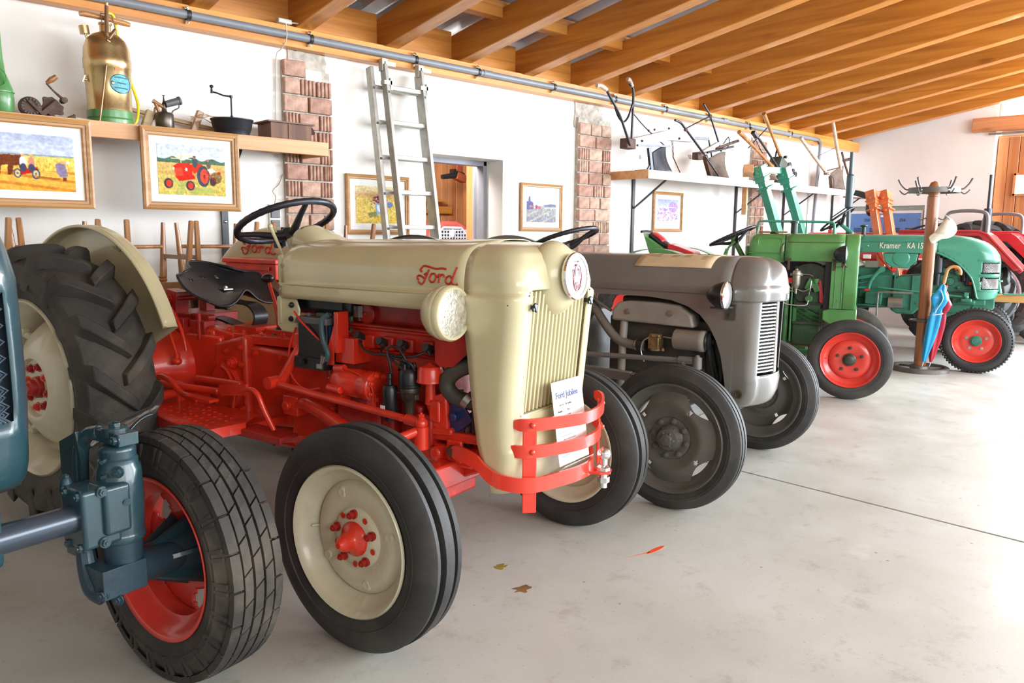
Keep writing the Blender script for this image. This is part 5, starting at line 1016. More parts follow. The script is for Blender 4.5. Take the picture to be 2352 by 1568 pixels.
mb = MB(); mb.prism([(-.68, .42), (-.70, .66), (-.66, .80), (-.58, .865), (-.52, .86), (-.52, .38), (-.62, .38)], 'y', -.20, .20); mb.box((-.545, 0, .64), (.025, .43, .50)); mb.box((-.50, 0, .64), (.015, .43, .50)); mb.box((-.95, 0, .60), (.56, .30, .34)); mb.lathe([(-.5, .08), (-.2, .15), (.2, .15), (.5, .08)], (-1.55, 0, .58), (0, 1, 0), 24); mb.box((-1.4, 0, .62), (.5, .3, .34)); fh_ = obj('clutch_housing', mb, mat('grimy_green', (.04, .15, .045), .42, var=.25, dirt=.5, dirtcol=(.015, .04, .015), bump=.3), N, smooth=35, bevel=.016, seg=3)
mb = MB(); mb.box((-.36, 0, .625), (.26, .36, .14)); mb.cyl((-.59, -.24, .345), (-.35, -.24, .345), .018); mb.box((-.47, -.235, .345), (.26, .02, .04)); mb.box((-.45, 0, .30), (.45, .30, .06)); obj('sump', mb, MATS['grimy_green'], N, smooth=30, bevel=.01)
tm = text_mesh('DIESEL', .035, .001, 'CENTER'); tm.xf(Matrix.Translation((-.36, -.181, .63)) @ Matrix.Rotation(radians(90), 4, 'X')); obj('cast_lettering', tm, MATS['grimy_green'], ne, smooth=0)
mb = MB(); mb.box((-.50, .06, 1.02), (.20, .30, .15)); mb.box((-.70, 0, .98), (.28, .30, .20)); mb.box((-.74, -.18, .90), (.05, .03, .22)); obj('dark_bay_filler', mb, M_black, N)  # black filler blocks added to darken the see-through engine bay
mb = MB(); mb.prism([(-.78, .84), (-.78, .93), (-.62, .93), (-.60, .86)], 'y', -.15, .10); obj('red_cover', mb, M_rimred, N)
nd = [(.028, .182), (.02, .178), (.004, .168), (.0, .150), (.016, .138), (.020, .10), (.010, .07), (.010, 0)]
nhub = [(.01, .052), (.03, .050), (.035, .040), (.05, .036), (.055, .028), (.055, 0)]
for s in (-1, 1): front_wheel(N, 0, s*.60, .325, .125, .215, M_rubberd if s > 0 else M_rubber, M_rimred, s, 'smooth', [(h, r*1.08) for h, r in nd], nhub, 5, .096, M_rust, mat('oily_hub', (.06, .07, .05), .4, metal=.4, dirt=.4), nuth=.016)
for s in (-1, 1): rear_wheel(N, -1.62, s*.62, .56, .24, .36, M_rubber, M_rimred, s, 18, [(.0, .34), (.02, .32), (.03, .2), (.02, 0)])
mb = MB(); mb.box((0, 0, .40), (.07, 1.06, .08)); mb.cyl((0, -.50, .28), (0, -.50, .48), .028); mb.cyl((0, .50, .28), (0, .50, .48), .028); mb.cyl((0, -.50, .325), (0, -.60, .325), .035); mb.cyl((0, .5, .325), (0, .6, .325), .035); mb.box((-.02, 0, .48), (.2, .2, .12)); obj('front_axle', mb, M_green, N, bevel=.006)
sw3, sc3, sn3 = steering_wheel(N, (-1.055, 0, 1.31), .42, .215, M_iron, .012, 3, .9)
mb = MB(); mb.cyl(sc3, (-.90, 0, 1.02), .022, .026, 14); mb.cyl(sc3, Vector(sc3)+sn3*.05, .035, .03, 16); mb.tube([(-1.02, -.05, 1.26), (-1.08, -.06, 1.20), (-1.10, -.06, 1.12)], .010, 8, sm=4); mb.cyl((-1.12, -.06, 1.10), (-1.09, -.06, 1.19), .016); mb.box((-.92, 0, 1.08), (.10, .34, .10), (0, -.5, 0)); mb.cyl((-.89, -.1, 1.14), (-.89, -.1, 1.22), .03); obj('steering_column', mb, M_green, N, smooth=40)
mb = MB(); mb.prism([(-1.84, 1.33), (-1.82, 1.30), (-1.62, 1.17), (-1.45, 1.10), (-1.42, 1.06), (-1.72, 1.06), (-1.78, 1.15)], 'y', -.22, .22); sn_ = obj('seat', mb, M_green, N, smooth=30, bevel=.008)
mb = MB(); mb.tube([(-1.80, 0, 1.315), (-1.66, 0, 1.21), (-1.50, 0, 1.14), (-1.36, 0, 1.11)], .030, 12, sm=5, flat=(5, 1)); obj('seat_rim', mb, M_black, sn_, smooth=60)
mb = MB(); mb.prism([(-1.62, 1.235), (-1.50, 1.20), (-1.38, 1.155), (-1.36, 1.12), (-1.62, 1.18)], 'y', -.17, .17); mb.tube([(-1.785, 0, 1.325), (-1.72, 0, 1.285), (-1.68, 0, 1.245)], .02, 10, sm=4, flat=(6, 1)); obj('cushion', mb, M_crimson, sn_, smooth=40, bevel=.01)
mb = MB(); mb.tube([(-1.86, -.2, 1.34), (-1.865, 0, 1.345), (-1.86, .2, 1.34)], .012, 8); mb.beam((-1.6, 0, .75), (-1.6, 0, 1.08), .05, .03, (0, 1, 0)); obj('seat_post', mb, M_iron, sn_, smooth=50)
mb = MB(); mb.cyl((-.525, 0, 1.32), (-.525, 0, 1.43), .030, .030, 20); mb.cyl((-.525, 0, 1.425), (-.525, 0, 1.445), .040, .036, 20); obj('air_filter', mb, mat('dark_green_black', (.02, .04, .035), .4), N, smooth=40)
mb = MB(); mb.cyl((-.07, 0, 1.335), (-.07, 0, 1.352), .035, .030, 16); mb.cyl((-.70, 0, 1.33), (-.70, 0, 1.35), .03, .028, 16); obj('filler_cap', mb, M_greendk, N, smooth=40)
for x in (-.77, -.63): mb = MB(); mb.box((x, -.02, 1.345), (.10, .10, .016)); obj('wood_block', mb, M_teak, N, bevel=.003)
mb = MB(); mb.tube([(-.86, .12, 1.33), (-.845, .12, 1.44), (-.80, .12, 1.445), (-.30, .12, 1.440), (-.215, .12, 1.435), (-.20, .12, 1.42), (-.195, .12, 1.33)], .011, 8); mb.tube([(-.43, .12, 1.44), (-.43, .12, 1.33)], .008, 8); obj('guard_rail', mb, M_teal, N, smooth=50)
for s in (-1, 1):
    mb = MB(); mb.grid(lambda u, v: (-1.62+.62*sin(radians(-60+120*u)), s*(.47+.24*v), .57+.62*cos(radians(-60+120*u))), 24, 4); obj('fender', mb, M_green, N, smooth=50, solid=.004)
# ================================================================ SEA GREEN TRACTOR
K = thing('tractor', 'sea-green tractor with rounded nose, white lettering on its hood and wire mesh side windows', 'tractor', (9.072, 2.457, 0), radians(-75), 'vintage tractors parked in a row')
HK = profile([(0, 1.335), (.08, 1.333), (.15, 1.322), (.20, 1.298), (.228, 1.255), (.238, 1.20)])+[(.240, 1.15), (.236, 1.148)]
kh = hood_shell('hood', K, M_teal, HK, -1.17, -.42, lambda x: (.96+.04*min(1, (x+1.17)/.4), 0), n=14)
mb = MB(); mb.tube([(-1.15, -.232, 1.262), (-.42, -.234, 1.262)], .003, 6); obj('hood_bead', mb, M_teal, kh)
WK = [(z, y) for y, z in HK]+[(.70, .232)]
FK = [(1.335, -.40), (1.333, -.30), (1.325, -.20), (1.31, -.12), (1.285, -.04), (1.25, .03), (1.20, .085), (1.14, .125), (1.08, .142), (.95, .148), (.72, .145), (.69, .12)]
zk = [1.335, 1.333, 1.329, 1.322, 1.31, 1.295, 1.275, 1.255, 1.23, 1.20, 1.17, 1.14, 1.11, 1.085, 1.065, 1.05, 1.02, .99, .965, .95, .93, .915, .90, .87, .84, .815, .79, .775, .75, .72, .70, .69]
def khole(x, y, z):
    arch = [(1.16, -.42), (1.13, -.36), (1.06, -.235), (.98, -.15), (.90, -.09), (.80, -.055), (.69, -.03)]
    if abs(y) > .2 and z < 1.16 and x < lerp_tab(arch, z): return True
    return x > -.01 and abs(y) > .085 and ((.955 < z < 1.07) or (.79 < z < .91))
def knose():
    rows = []
    for z in zk:
        w = max(.002, lerp_tab(WK, z)); xf = lerp_tab(FK, z); pts = []; r = max(.001, min(.15, w*.8, (xf+.42)*.8)); wf = w-r
        n = 30
        for i in range(n): pts.append((-.42+(xf-r+.42)*i/n, -w))
        for i in range(17): a = pi/2*i/16; pts.append((xf-r+r*sin(a), -(wf+r*cos(a))))
        for i in range(1, 12): pts.append((xf+.010*sin(pi*i/12)*min(1, w/.2), -wf+2*wf*i/12))
        for i in range(17): a = pi/2*(1-i/16); pts.append((xf-r+r*sin(a), wf+r*cos(a)))
        for i in range(1, n+1): pts.append((xf-r-(xf-r+.42)*i/n, w))
        rows.append([(x, y, z) for x, y in pts])
    nc = len(rows[0]); mb = MB(); ff = []
    for i in range(len(rows)-1):
        for j in range(nc-1):
            a, b = rows[i][j], rows[i+1][j+1]
            if khole((a[0]+b[0])/2, (a[1]+b[1])/2, (a[2]+b[2])/2): continue
            k = i*nc+j; ff.append((k, k+1, k+nc+1, k+nc))
    mb.add([p for r_ in rows for p in r_], ff); return mb, rows
mb, krows = knose(); kn = obj('nose_shell', mb, M_teal, K, smooth=50, solid=.004)
# beads round the nose and mesh windows
def kcont(z, off=0):
    w = lerp_tab(WK, z)+off; xf = lerp_tab(FK, z)+off; r = .15; wf = w-r
    return [(x, -w, z) for x in (-.04 if z > 1 else -.02, )]+[(xf-r+r*sin(a), -(wf+r*cos(a)), z) for a in [pi/2*i/14 for i in range(15)]]+[(xf-r+r*sin(a), wf+r*cos(a), z) for a in [pi/2*(1-i/14) for i in range(15)]]
for z in (1.085, .932, .778): mb = MB(); mb.tube(kcont(z, .004), .008, 8); obj('nose_bead', mb, M_teal, kn, smooth=60)
mb = MB(); arch = [(-.42, 1.155), (-.36, 1.13), (-.235, 1.06), (-.15, .98), (-.09, .90), (-.055, .80), (-.035, .72), (-.02, .695)]
for s in (-1, 1): mb.tube([(x, s*.238, z) for x, z in arch], .010, 8, sm=4)
obj('arch_bead', mb, M_teal, kn, smooth=60)
M_mesh = mat('galvanised_mesh', (.62, .62, .62), .4, metal=.7)
for z0, z1 in ((.965, 1.055), (.80, .90)):
    mb = MB()
    P0 = [p for p in kcont(z0, -.003)[1:16]]
    # arc-length parameter
    L_ = [0]
    for a, b in zip(P0, P0[1:]): L_.append(L_[-1]+(Vector(b)-Vector(a)).length)
    def on(t, z):
        t = max(0, min(L_[-1], t))
        for i in range(len(L_)-1):
            if L_[i] <= t <= L_[i+1]:
                f = (t-L_[i])/(L_[i+1]-L_[i]+1e-9); p = Vector(P0[i]).lerp(Vector(P0[i+1]), f); return Vector((p.x, p.y, z))
        return Vector(P0[-1][:2]+(z,))
    H_ = z1-z0; k = -H_
    while k < L_[-1]:
        for d in (0, 1):
            pts = []
            for q in range(5):
                f = q/4; t = k+H_*f*.7; z = z0+H_*(f if d else 1-f)
                if 0 <= t <= L_[-1]: pts.append(on(t, z))
            if len(pts) > 1: mb.tube(pts, .0018, 4)
        k += .014
    obj('wire_mesh', mb, M_mesh, kn, smooth=0)
mb = MB(); mb.box((-.03, 0, .90), (.08, .40, .42)); obj('radiator', mb, M_black, K)
# lettering on hood
for t_, x_, s_, w_ in (('Kramer', -.965, .088, .205), ('KA 15', -.70, .090, .150)):
    tm = text_mesh(t_, s_, .0012, bold=.0012, spacing=1.02); k_ = w_/max(p[0] for p in tm.v); tm.xf(Matrix.Diagonal((k_, 1, 1, 1))); tm.xf(Matrix.Translation((x_, -.2385, 1.192)) @ Matrix.Rotation(radians(90), 4, 'X')); obj('hood_lettering', tm, mat('cream_lettering', (.72, .74, .62), .5), K, smooth=0)
mb = MB(); mb.sph((-1.08, -.236, 1.215), (.012, .006, .008), 12, 6); obj('hood_stud', mb, M_chrome, kh)
# castings and engine
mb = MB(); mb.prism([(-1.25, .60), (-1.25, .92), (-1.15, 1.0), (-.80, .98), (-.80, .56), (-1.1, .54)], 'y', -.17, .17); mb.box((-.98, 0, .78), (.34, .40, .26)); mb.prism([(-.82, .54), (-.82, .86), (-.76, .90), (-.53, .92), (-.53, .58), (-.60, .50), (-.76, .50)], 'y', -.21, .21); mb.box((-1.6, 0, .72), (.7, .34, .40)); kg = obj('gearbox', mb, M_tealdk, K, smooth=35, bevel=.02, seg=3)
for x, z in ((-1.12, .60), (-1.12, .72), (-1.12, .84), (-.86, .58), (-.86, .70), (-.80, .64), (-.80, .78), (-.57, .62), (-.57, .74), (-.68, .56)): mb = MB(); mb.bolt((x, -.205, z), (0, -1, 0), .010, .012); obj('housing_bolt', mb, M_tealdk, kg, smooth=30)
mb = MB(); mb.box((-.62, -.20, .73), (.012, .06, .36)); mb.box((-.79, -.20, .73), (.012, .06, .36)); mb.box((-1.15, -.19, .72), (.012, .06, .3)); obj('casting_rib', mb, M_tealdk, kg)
mb = MB(); mb.cyl((-.84, -.20, .62), (-.70, -.20, .62), .065, .065, 24); obj('starter', mb, M_steel, K, smooth=40)
mb = MB(); mb.prism([(-.93, 1.14), (-.90, 1.04), (-.82, .985), (-.68, .985), (-.60, 1.06), (-.59, 1.14)], 'y', -.225, .1); mb.lathe([(0, .085), (.006, .08), (.008, .0)], (-.75, -.225, 1.09), (0, -1, 0), 28); obj('tank_side', mb, M_teal, K, smooth=35, bevel=.008)
mb = MB(); mb.box((-.53, -.215, 1.10), (.11, .01, .06)); mb.box((-.80, -.236, .975), (.05, .02, .035)); obj('red_plate', mb, M_rimred, K)
mb = MB(); mb.box((-.53, -.222, 1.085), (.11, .004, .012)); obj('white_stripe', mb, M_white, K)
mb = MB(); mb.tube([(-.98, -.22, 1.14), (-.94, -.23, 1.08), (-.86, -.235, .99), (-.82, -.235, .95)], .011, 8, sm=4); mb.box((-.80, -.23, .945), (.04, .02, .02)); obj('red_strut', mb, M_reddk, K)
mb = MB(); mb.box((-1.03, -.218, 1.02), (.13, .004, .07)); obj('type_plate', mb, M_steel, K)
mb = MB(); mb.box((-1.08, -.22, 1.10), (.08, .03, .045)); obj('relay_box', mb, M_white, K, bevel=.004)
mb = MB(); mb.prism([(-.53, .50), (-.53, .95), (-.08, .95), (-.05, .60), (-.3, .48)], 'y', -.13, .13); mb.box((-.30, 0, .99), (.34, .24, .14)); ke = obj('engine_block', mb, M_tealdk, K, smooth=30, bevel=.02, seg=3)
mb = MB(); mb.box((-.28, -.02, 1.05), (.34, .30, .10)); mb.cyl((-.16, -.15, .86), (-.16, -.15, 1.02), .03); mb.box((-.12, -.14, .93), (.06, .06, .22)); mb.cyl((-.48, -.10, 1.10), (-.36, -.12, 1.0), .02); obj('dark_fittings', mb, M_black, ke, smooth=35, bevel=.01)
mb = MB(); mb.cyl((-.40, -.175, .95), (-.40, -.175, 1.10), .052, .052, 24); mb.cyl((-.40, -.175, 1.10), (-.40, -.175, 1.125), .035, .03, 20); mb.cyl((-.40, -.175, .82), (-.40, -.175, .94), .032); mb.lathe([(0, .045), (.01, .055), (.02, .045)], (-.40, -.175, .935), (0, 0, 1), 20); obj('air_cleaner', mb, mat('dark_enamel', (.015, .02, .03), .3, coat=.5), K, smooth=40)
for (x, y, z, r, h) in ((-.28, -.16, .86, .045, .05), (-.22, -.15, .95, .03, .04), (-.30, -.15, .72, .05, .04), (-.20, -.14, .80, .02, .03), (-.36, -.15, .78, .022, .03)):
    mb = MB(); mb.cyl((x, -.12, z), (x, y-.02, z), r, r*.8, 14); mb.bolt((x, y-.02, z), (0, -1, 0), r*.4, .012); obj('pump_fitting', mb, M_tealdk, ke, smooth=35)
for i, (x, z) in enumerate(((-.31, .805), (-.17, 1.0), (-.24, .985), (-.10, .84))):
    mb = MB(); mb.cyl((x, -.16, z), (x+.005, -.195, z+.01), .018, .014, 12); obj('red_cap', mb, M_rimred, ke, smooth=40)
mb = MB(); mb.tube([(-.36, -.16, .92), (-.30, -.19, .96), (-.22, -.19, .93), (-.20, -.18, .86)], .005, 6, sm=5); mb.tube([(-.33, -.16, 1.0), (-.26, -.20, 1.02), (-.15, -.19, .98), (-.12, -.18, .90)], .005, 6, sm=5); mb.tube([(-.45, -.18, .74), (-.34, -.2, .72), (-.22, -.19, .76), (-.12, -.18, .75)], .009, 8, sm=5); obj('hose', mb, M_cable, ke, smooth=50)
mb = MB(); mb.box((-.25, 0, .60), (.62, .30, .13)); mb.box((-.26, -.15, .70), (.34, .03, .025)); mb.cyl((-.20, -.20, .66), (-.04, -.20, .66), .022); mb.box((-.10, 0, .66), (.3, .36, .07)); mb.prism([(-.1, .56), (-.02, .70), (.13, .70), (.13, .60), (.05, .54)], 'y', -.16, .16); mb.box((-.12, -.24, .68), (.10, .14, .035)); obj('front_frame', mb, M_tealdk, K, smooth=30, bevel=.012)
mb = MB(); mb.cyl((-.95, -.255, .775), (-.16, -.265, .715), .008); mb.sph((-.12, -.265, .715), .024, 12, 8); mb.box((-.12, -.265, .74), (.04, .04, .04)); mb.tube([(-1.2, -.2, .80), (-1.05, -.23, .83), (-.99, -.24, .87)], .012, 8, sm=3); obj('drag_link', mb, M_teal, K, smooth=45)
mb = MB(); mb.tube([(-1.04, -.25, .76), (-1.02, -.25, .84), (-.97, -.25, .92), (-.93, -.25, .96)], [.018, .016, .018, .024], 12, sm=4); mb.cyl((-.92, -.20, .965), (-.92, -.26, .965), .03); mb.beam((-1.3, -.22, .83), (-1.0, -.24, .90), .015, .03); mb.beam((-1.3, -.24, .76), (-1.05, -.25, .77), .012, .02); obj('steering_drop_arm', mb, M_teal, K, smooth=45)
mb = MB(); mb.tube([(-.60, -.36, .735), (-.88, -.36, .735), (-.925, -.36, .73), (-.93, -.36, .70), (-.93, -.36, .45), (-.95, -.34, .41), (-1.10, -.30, .42)], .009, 8); mb.tube([(-.60, -.36, .735), (-.86, -.36, .735)], .013, 8); obj('foot_bar', mb, M_steel, K, smooth=50)
mb = MB(); mb.box((-.98, -.24, .66), (.16, .14, .13)); mb.box((-1.02, -.25, .585), (.24, .16, .015)); mb.cyl((-1.05, -.22, .50), (-1.3, -.22, .50), .03); obj('side_box', mb, M_tealdk, K, bevel=.008)
mb = MB(); mb.box((-1.05, -.26, .745), (.05, .03, .02)); obj('red_tag', mb, M_rimred, K)
kd = [(.026, .186), (.022, .178), (.004, .170), (.0, .16), (.012, .135), (.014, .09), (.010, .075), (.010, 0)]
for s in (-1, 1): front_wheel(K, 0, s*.61, .315, .15, .200, mat('black_lug_tyre', (.022, .022, .024), .5, var=.15, bump=.3), M_rimred, s, 'smooth', [(h, r*1.0) for h, r in kd], [(.01, .052), (.04, .050), (.044, .046)], 5, .088, M_steel, M_teal, nuth=.012)
kt = [c for c in K.children if c.name.startswith('front_wheel')]
for w_ in kt:
    mb = MB(); mb.lathe([(.040, .046), (.046, .030), (.046, 0)], ax=(0, 1, 0), n=24); mb.tube([(.034*cos(a), .046, .034*sin(a)) for a in [2*pi*i/24 for i in range(24)]], .003, 6, closed=True); obj('hub_cap', mb, M_tealdk, w_, smooth=40)
    mb = MB()
    for k in range(60):
        a = 2*pi*k/60; e = Vector((cos(a), 0, sin(a)))
        for sd in (-1, 1): mb.beam(e*.300+V(0, sd*.068, 0), e*.316+V(0, sd*.052, 0), .018, .012, (0, 1, 0))
    obj('tread_lug', mb, MATS['black_lug_tyre'], w_, smooth=0, kind='stuff')
for s in (-1, 1): rear_wheel(K, -1.65, s*.62, .55, .24, .35, M_rubber, M_rimred, s, 18, [(.0, .33), (.02, .31), (.03, .2), (.02, 0)])
mb = MB(); mb.box((0, 0, .38), (.08, 1.06, .08)); mb.cyl((0, -.50, .28), (0, -.50, .50), .03); mb.cyl((0, .50, .28), (0, .50, .50), .03); mb.cyl((0, -.5, .315), (0, -.60, .315), .03); mb.cyl((0, .5, .315), (0, .60, .315), .03); mb.box((0, 0, .48), (.14, .2, .16)); obj('front_axle', mb, M_tealdk, K, smooth=30, bevel=.008)
mb = MB(); mb.box((.30, -.06, .705), (.40, .10, .075), (0, 0, -.1)); wb_ = obj('wooden_bumper', mb, wood('yellow_wood', (.62, .36, .12), (.45, .22, .06), 'X', .5), K, smooth=0, bevel=.004)
mb = MB(); mb.box((.30, -.06, .747), (.20, .12, .010)); mb.cyl((.17, -.06, .75), (.15, -.06, .87), .018, .012); mb.cyl((.15, -.06, .87), (.15, -.06, .885), .035, .035, 14); mb.tube([(.36, -.06, .76), (.42, -.06, .79), (.50, -.06, .80)], .008, 8, sm=3); obj('hitch_lever', mb, M_teal, wb_, smooth=40)
# exhaust stack, steering, intake
mb = MB(); mb.cyl((-1.335, .10, 1.40), (-1.345, .10, 1.62), .022); mb.lathe([(0, .022), (.02, .042), (.36, .042), (.38, .024), (.62, .022)], (-1.345, .10, 1.62), (0, 0, 1), 24); mb.cyl((-1.335, .10, 1.1), (-1.335, .10, 1.4), .022); obj('exhaust_stack', mb, mat('gunmetal_paint', (.07, .10, .12), .4, metal=.2), K, smooth=40)
sw4, sc4, sn4 = steering_wheel(K, (-1.44, 0, 1.50), .66, .205, M_iron, .011, 3, 1.2)
mb = MB(); mb.cyl(sc4, (-1.20, 0, 1.28), .020, .028, 14); mb.tube([sc4, Vector(sc4)+V(-.06, -.08, -.07), Vector(sc4)+V(-.04, -.10, -.10)], .012, 8); mb.sph(Vector(sc4)+V(-.05, -.10, -.10), .028, 12, 8); obj('steering_column', mb, M_teal, K, smooth=45)
mb = MB(); mb.cyl((-1.16, 0, 1.33), (-1.16, 0, 1.42), .022, .022, 16); mb.lathe([(0, .022), (.01, .040), (.022, .038), (.03, .0)], (-1.16, 0, 1.415), (0, 0, 1), 20); obj('breather', mb, MATS['dark_green_black'], K, smooth=45)
for s in (-1, 1):
    mb = MB(); mb.grid(lambda u, v: (-1.65+.62*sin(radians(-60+120*u)), s*(.46+.24*v), .56+.62*cos(radians(-60+120*u))), 24, 4); obj('fender', mb, M_teal, K, smooth=50, solid=.004)
# ================================================================ RED TRACTORS BEHIND, LOADER FRAMES
Rr = thing('tractor', 'red tractor with long flat-topped fender, parked crosswise behind the sea-green one', 'tractor', (10.8, 5.0, 0), radians(90), 'vintage tractors parked in a row')
Rr.location = (10.40, 2.90, 0)   # origin at rear axle, nose towards the long wall
for s in (-1, 1): 
    rear_wheel(Rr, 0, s*.60, .62, .28, .37, M_rubber, mat('pale_grey_rim', (.55, .55, .58), .4), s, 18, [(.0, .36), (.02, .34), (.04, .2), (.02, 0)])
    mb = MB(); P = [(-.62, .98), (-.30, 1.33), (-.24, 1.37), (.62, 1.37), (.64, 1.35), (.60, 1.33), (-.22, 1.33), (-.58, .96)]
    mb.prism(P, 'y', s*.40, s*.76); mb.prism([(-.62, .98), (-.30, 1.33), (-.24, 1.37), (.62, 1.37), (.62, 1.27), (-.20, 1.27), (-.55, .92)], 'y', s*.395, s*.405); mb.tube([(-.66, s*.755, .96), (-.30, s*.755, 1.345), (-.22, s*.755, 1.378), (.62, s*.755, 1.378)], .016, 8); obj('fender', mb, M_crimson, Rr, smooth=30, bevel=.006)
    mb = MB(); mb.tube([(.16, s*.70, 1.36), (.14, s*.70, 1.55), (.05, s*.70, 1.60), (-.18, s*.70, 1.60), (-.27, s*.70, 1.55), (-.28, s*.70, 1.36)], .020, 10, sm=4); obj('grab_bar', mb, mat('grey_tube', (.22, .22, .23), .4, metal=.4), Rr, smooth=50)
mb = MB(); mb.box((.25, 0, .70), (1.0, .42, .42)); mb.lathe([(-.5, .1), (-.2, .18), (.2, .18), (.5, .1)], (0, 0, .62), (0, 1, 0), 24); mb.box((1.1, 0, .68), (.9, .34, .40)); obj('gearbox', mb, M_crimson, Rr, smooth=30, bevel=.02)
mb = MB(); mb.prism([(-.25, 1.0), (-.25, 1.28), (-.20, 1.36), (.20, 1.36), (.25, 1.28), (.25, 1.0)], 'x', .95, 2.02); obj('hood', mb, M_rimred, Rr, smooth=40, bevel=.03, seg=3)
mb = MB(); mb.box((1.95, 0, .98), (.12, .46, .60)); obj('nose', mb, M_rimred, Rr, bevel=.03)
mb = MB(); mb.cyl((1.2, -.1, 1.36), (1.2, -.1, 1.42), .03); mb.cyl((1.75, .05, 1.36), (1.75, .05, 1.40), .04); obj('cap', mb, M_rimred, Rr)
for s in (-1, 1): front_wheel(Rr, 1.80, s*.55, .34, .15, .21, M_rubber, MATS['pale_grey_rim'], s, 'smooth', [(.02, .19), (.01, .1), (.01, 0)], nuts=0)
mb = MB(); mb.box((1.80, 0, .42), (.08, 1.0, .08)); mb.cyl((1.8, -.47, .34), (1.8, -.56, .34), .03); mb.cyl((1.8, .47, .34), (1.8, .56, .34), .03); mb.box((1.8, 0, .55), (.1, .2, .24)); obj('front_axle', mb, M_crimson, Rr)
sw5, sc5, sn5 = steering_wheel(Rr, (.60, 0, 1.43), -.30, .21, M_iron, .012, 3, .4)
mb = MB(); mb.cyl(sc5, (.90, 0, 1.05), .025, .03, 14); obj('steering_column', mb, M_iron, Rr)
mb = MB(); mb.grid(lambda u, v: (-.10+.38*v, (u-.5)*.44, .98+.14*(1-v)**2), 8, 8); mb.box((.1, 0, .88), (.1, .1, .12)); obj('seat', mb, M_black, Rr, solid=.01)
mb = MB(); mb.cyl((.0, -.30, 1.30), (.0, -.30, 1.66), .045, .045, 16); mb.cyl((.0, -.30, 1.66), (.0, -.30, 2.06), .018); obj('exhaust_stack', mb, M_iron, Rr)
R2 = thing('tractor', 'crimson tractor with yellow wheel centres, half out of view before the plank gate', 'tractor', (11.76, 2.36, 0), radians(90), 'vintage tractors parked in a row')
mb = MB(); mb.box((-.9, 0, .85), (1.4, .30, .40)); mb.prism([(-.62, 1.02), (-.35, 1.35), (-.1, 1.42), (-.05, 1.36), (.25, 1.20), (.30, 1.10), (-.2, 1.0)], 'y', -.42, -.12); mb.prism([(.10, .60), (.22, 1.22), (.32, 1.24), (.30, .60)], 'y', -.16, .16); r2b = obj('body', mb, M_crimson, R2, smooth=30, bevel=.015)
mb = MB(); mb.tube([(.05, -.2, 1.70), (-.05, -.2, 1.60), (-.20, -.2, 1.40)], .025, 8); mb.beam((.08, -.2, 1.72), (-.12, -.2, 1.52), .05, .04); obj('loader_arm', mb, M_crimson, R2)
mb = MB(); mb.cyl((.20, -.28, 1.23), (.20, -.18, 1.23), .06, .06, 18); obj('work_lamp', mb, mat('yellow_paint', (.65, .50, .16), .4), R2)
mb = MB(); mb.box((.30, -.20, 1.02), (.06, .1, .16)); obj('marker_box', mb, M_orange, R2)
front_wheel(R2, -.02, -.42, .35, .16, .20, M_rubber, MATS['yellow_paint'], -1, 'smooth', [(.03, .19), (.02, .12), (.03, .05), (.03, 0)], nuts=4); front_wheel(R2, -.02, .42, .35, .16, .20, M_rubber, MATS['yellow_paint'], 1, 'smooth', [(.03, .19), (.02, .12), (.03, .05), (.03, 0)], nuts=4)
mb = MB(); mb.box((-.02, 0, .38), (.08, .78, .08)); mb.box((.0, 0, .55), (.12, .2, .4)); obj('front_axle', mb, M_crimson, R2)
for s in (-1, 1): rear_wheel(R2, -1.75, s*.60, .60, .26, .36, M_rubber, MATS['yellow_paint'], s, 16, [(.0, .34), (.02, .3), (.02, 0)])
# spare tyre leaning behind red tractor
sp = thing('tyre', 'large black tractor tyre standing behind the red fender near the plank gate', 'tyre', (11.98, 3.30, 0), radians(97))
o = ag_tyre(sp, .78, .30, .46, M_rubber, 18); o.location = (0, 0, .78)
# sea green loader masts leaning on the wall, behind the mid-green tractor
def loader(par, label, m, P0, P1, off, blk):
    o = bpy.data.objects.new('loader_arms', None); C.objects.link(o); o.parent = par; o['label'] = label; o.matrix_local = par.matrix_basis.inverted() @ Matrix.Translation((P0[0], P0[1], 0))
    for k in range(2):
        d = Vector(off)*k; a = Vector(P0)-Vector((P0[0], P0[1], 0))+d; b = Vector(P1)-Vector((P0[0], P0[1], 0))+d
        mb = MB(); mb.beam(a, b, .085, .10, (1, 0, 0)); bm_ = obj('loader_arm', mb, m, o, smooth=0, bevel=.008)
        dd = (b-a).normalized()
        mb = MB(); mb.beam(b-dd*.14, b+dd*.04, .115, .13, (1, 0, 0)); mb.beam(b-dd*.22, b-dd*.20, .14, .15, (1, 0, 0)); mb.beam(b-dd*.10, b-dd*.08, .14, .15, (1, 0, 0)); obj('arm_socket', mb, m, o, smooth=0, bevel=.006)
        mb = MB(); mb.cyl(b-dd*.05-V(.09, 0, 0), b-dd*.05+V(.09, 0, 0), .016); mb.cyl(b-dd*.21-V(.09, 0, 0), b-dd*.21+V(.09, 0, 0), .016); obj('bolt', mb, m, o)
    mb = MB(); mb.beam(a*1+V(0, 0, .35), a-Vector(off)+V(0, 0, .35), .06, .06); mb.beam(b, b-Vector(off), .05, .07); obj('cross_member', mb, m, o, bevel=.005)
    return o
l1 = loader(K, 'raised sea-green loader arms', M_teal, (8.30, 4.05, .55), (7.83, 4.35, 2.02), (.36, -.10, -.0), None)
mb = MB(); mb.box((-.60, .36, 2.0), (.14, .10, .09), (0, .3, .6)); obj('wood_block', mb, M_shelf, l1, bevel=.004)
l2 = loader(Rr, 'raised orange loader arms', M_orange, (9.95, 3.75, .75), (10.15, 4.07, 1.84), (.10, -.12, 0), None)
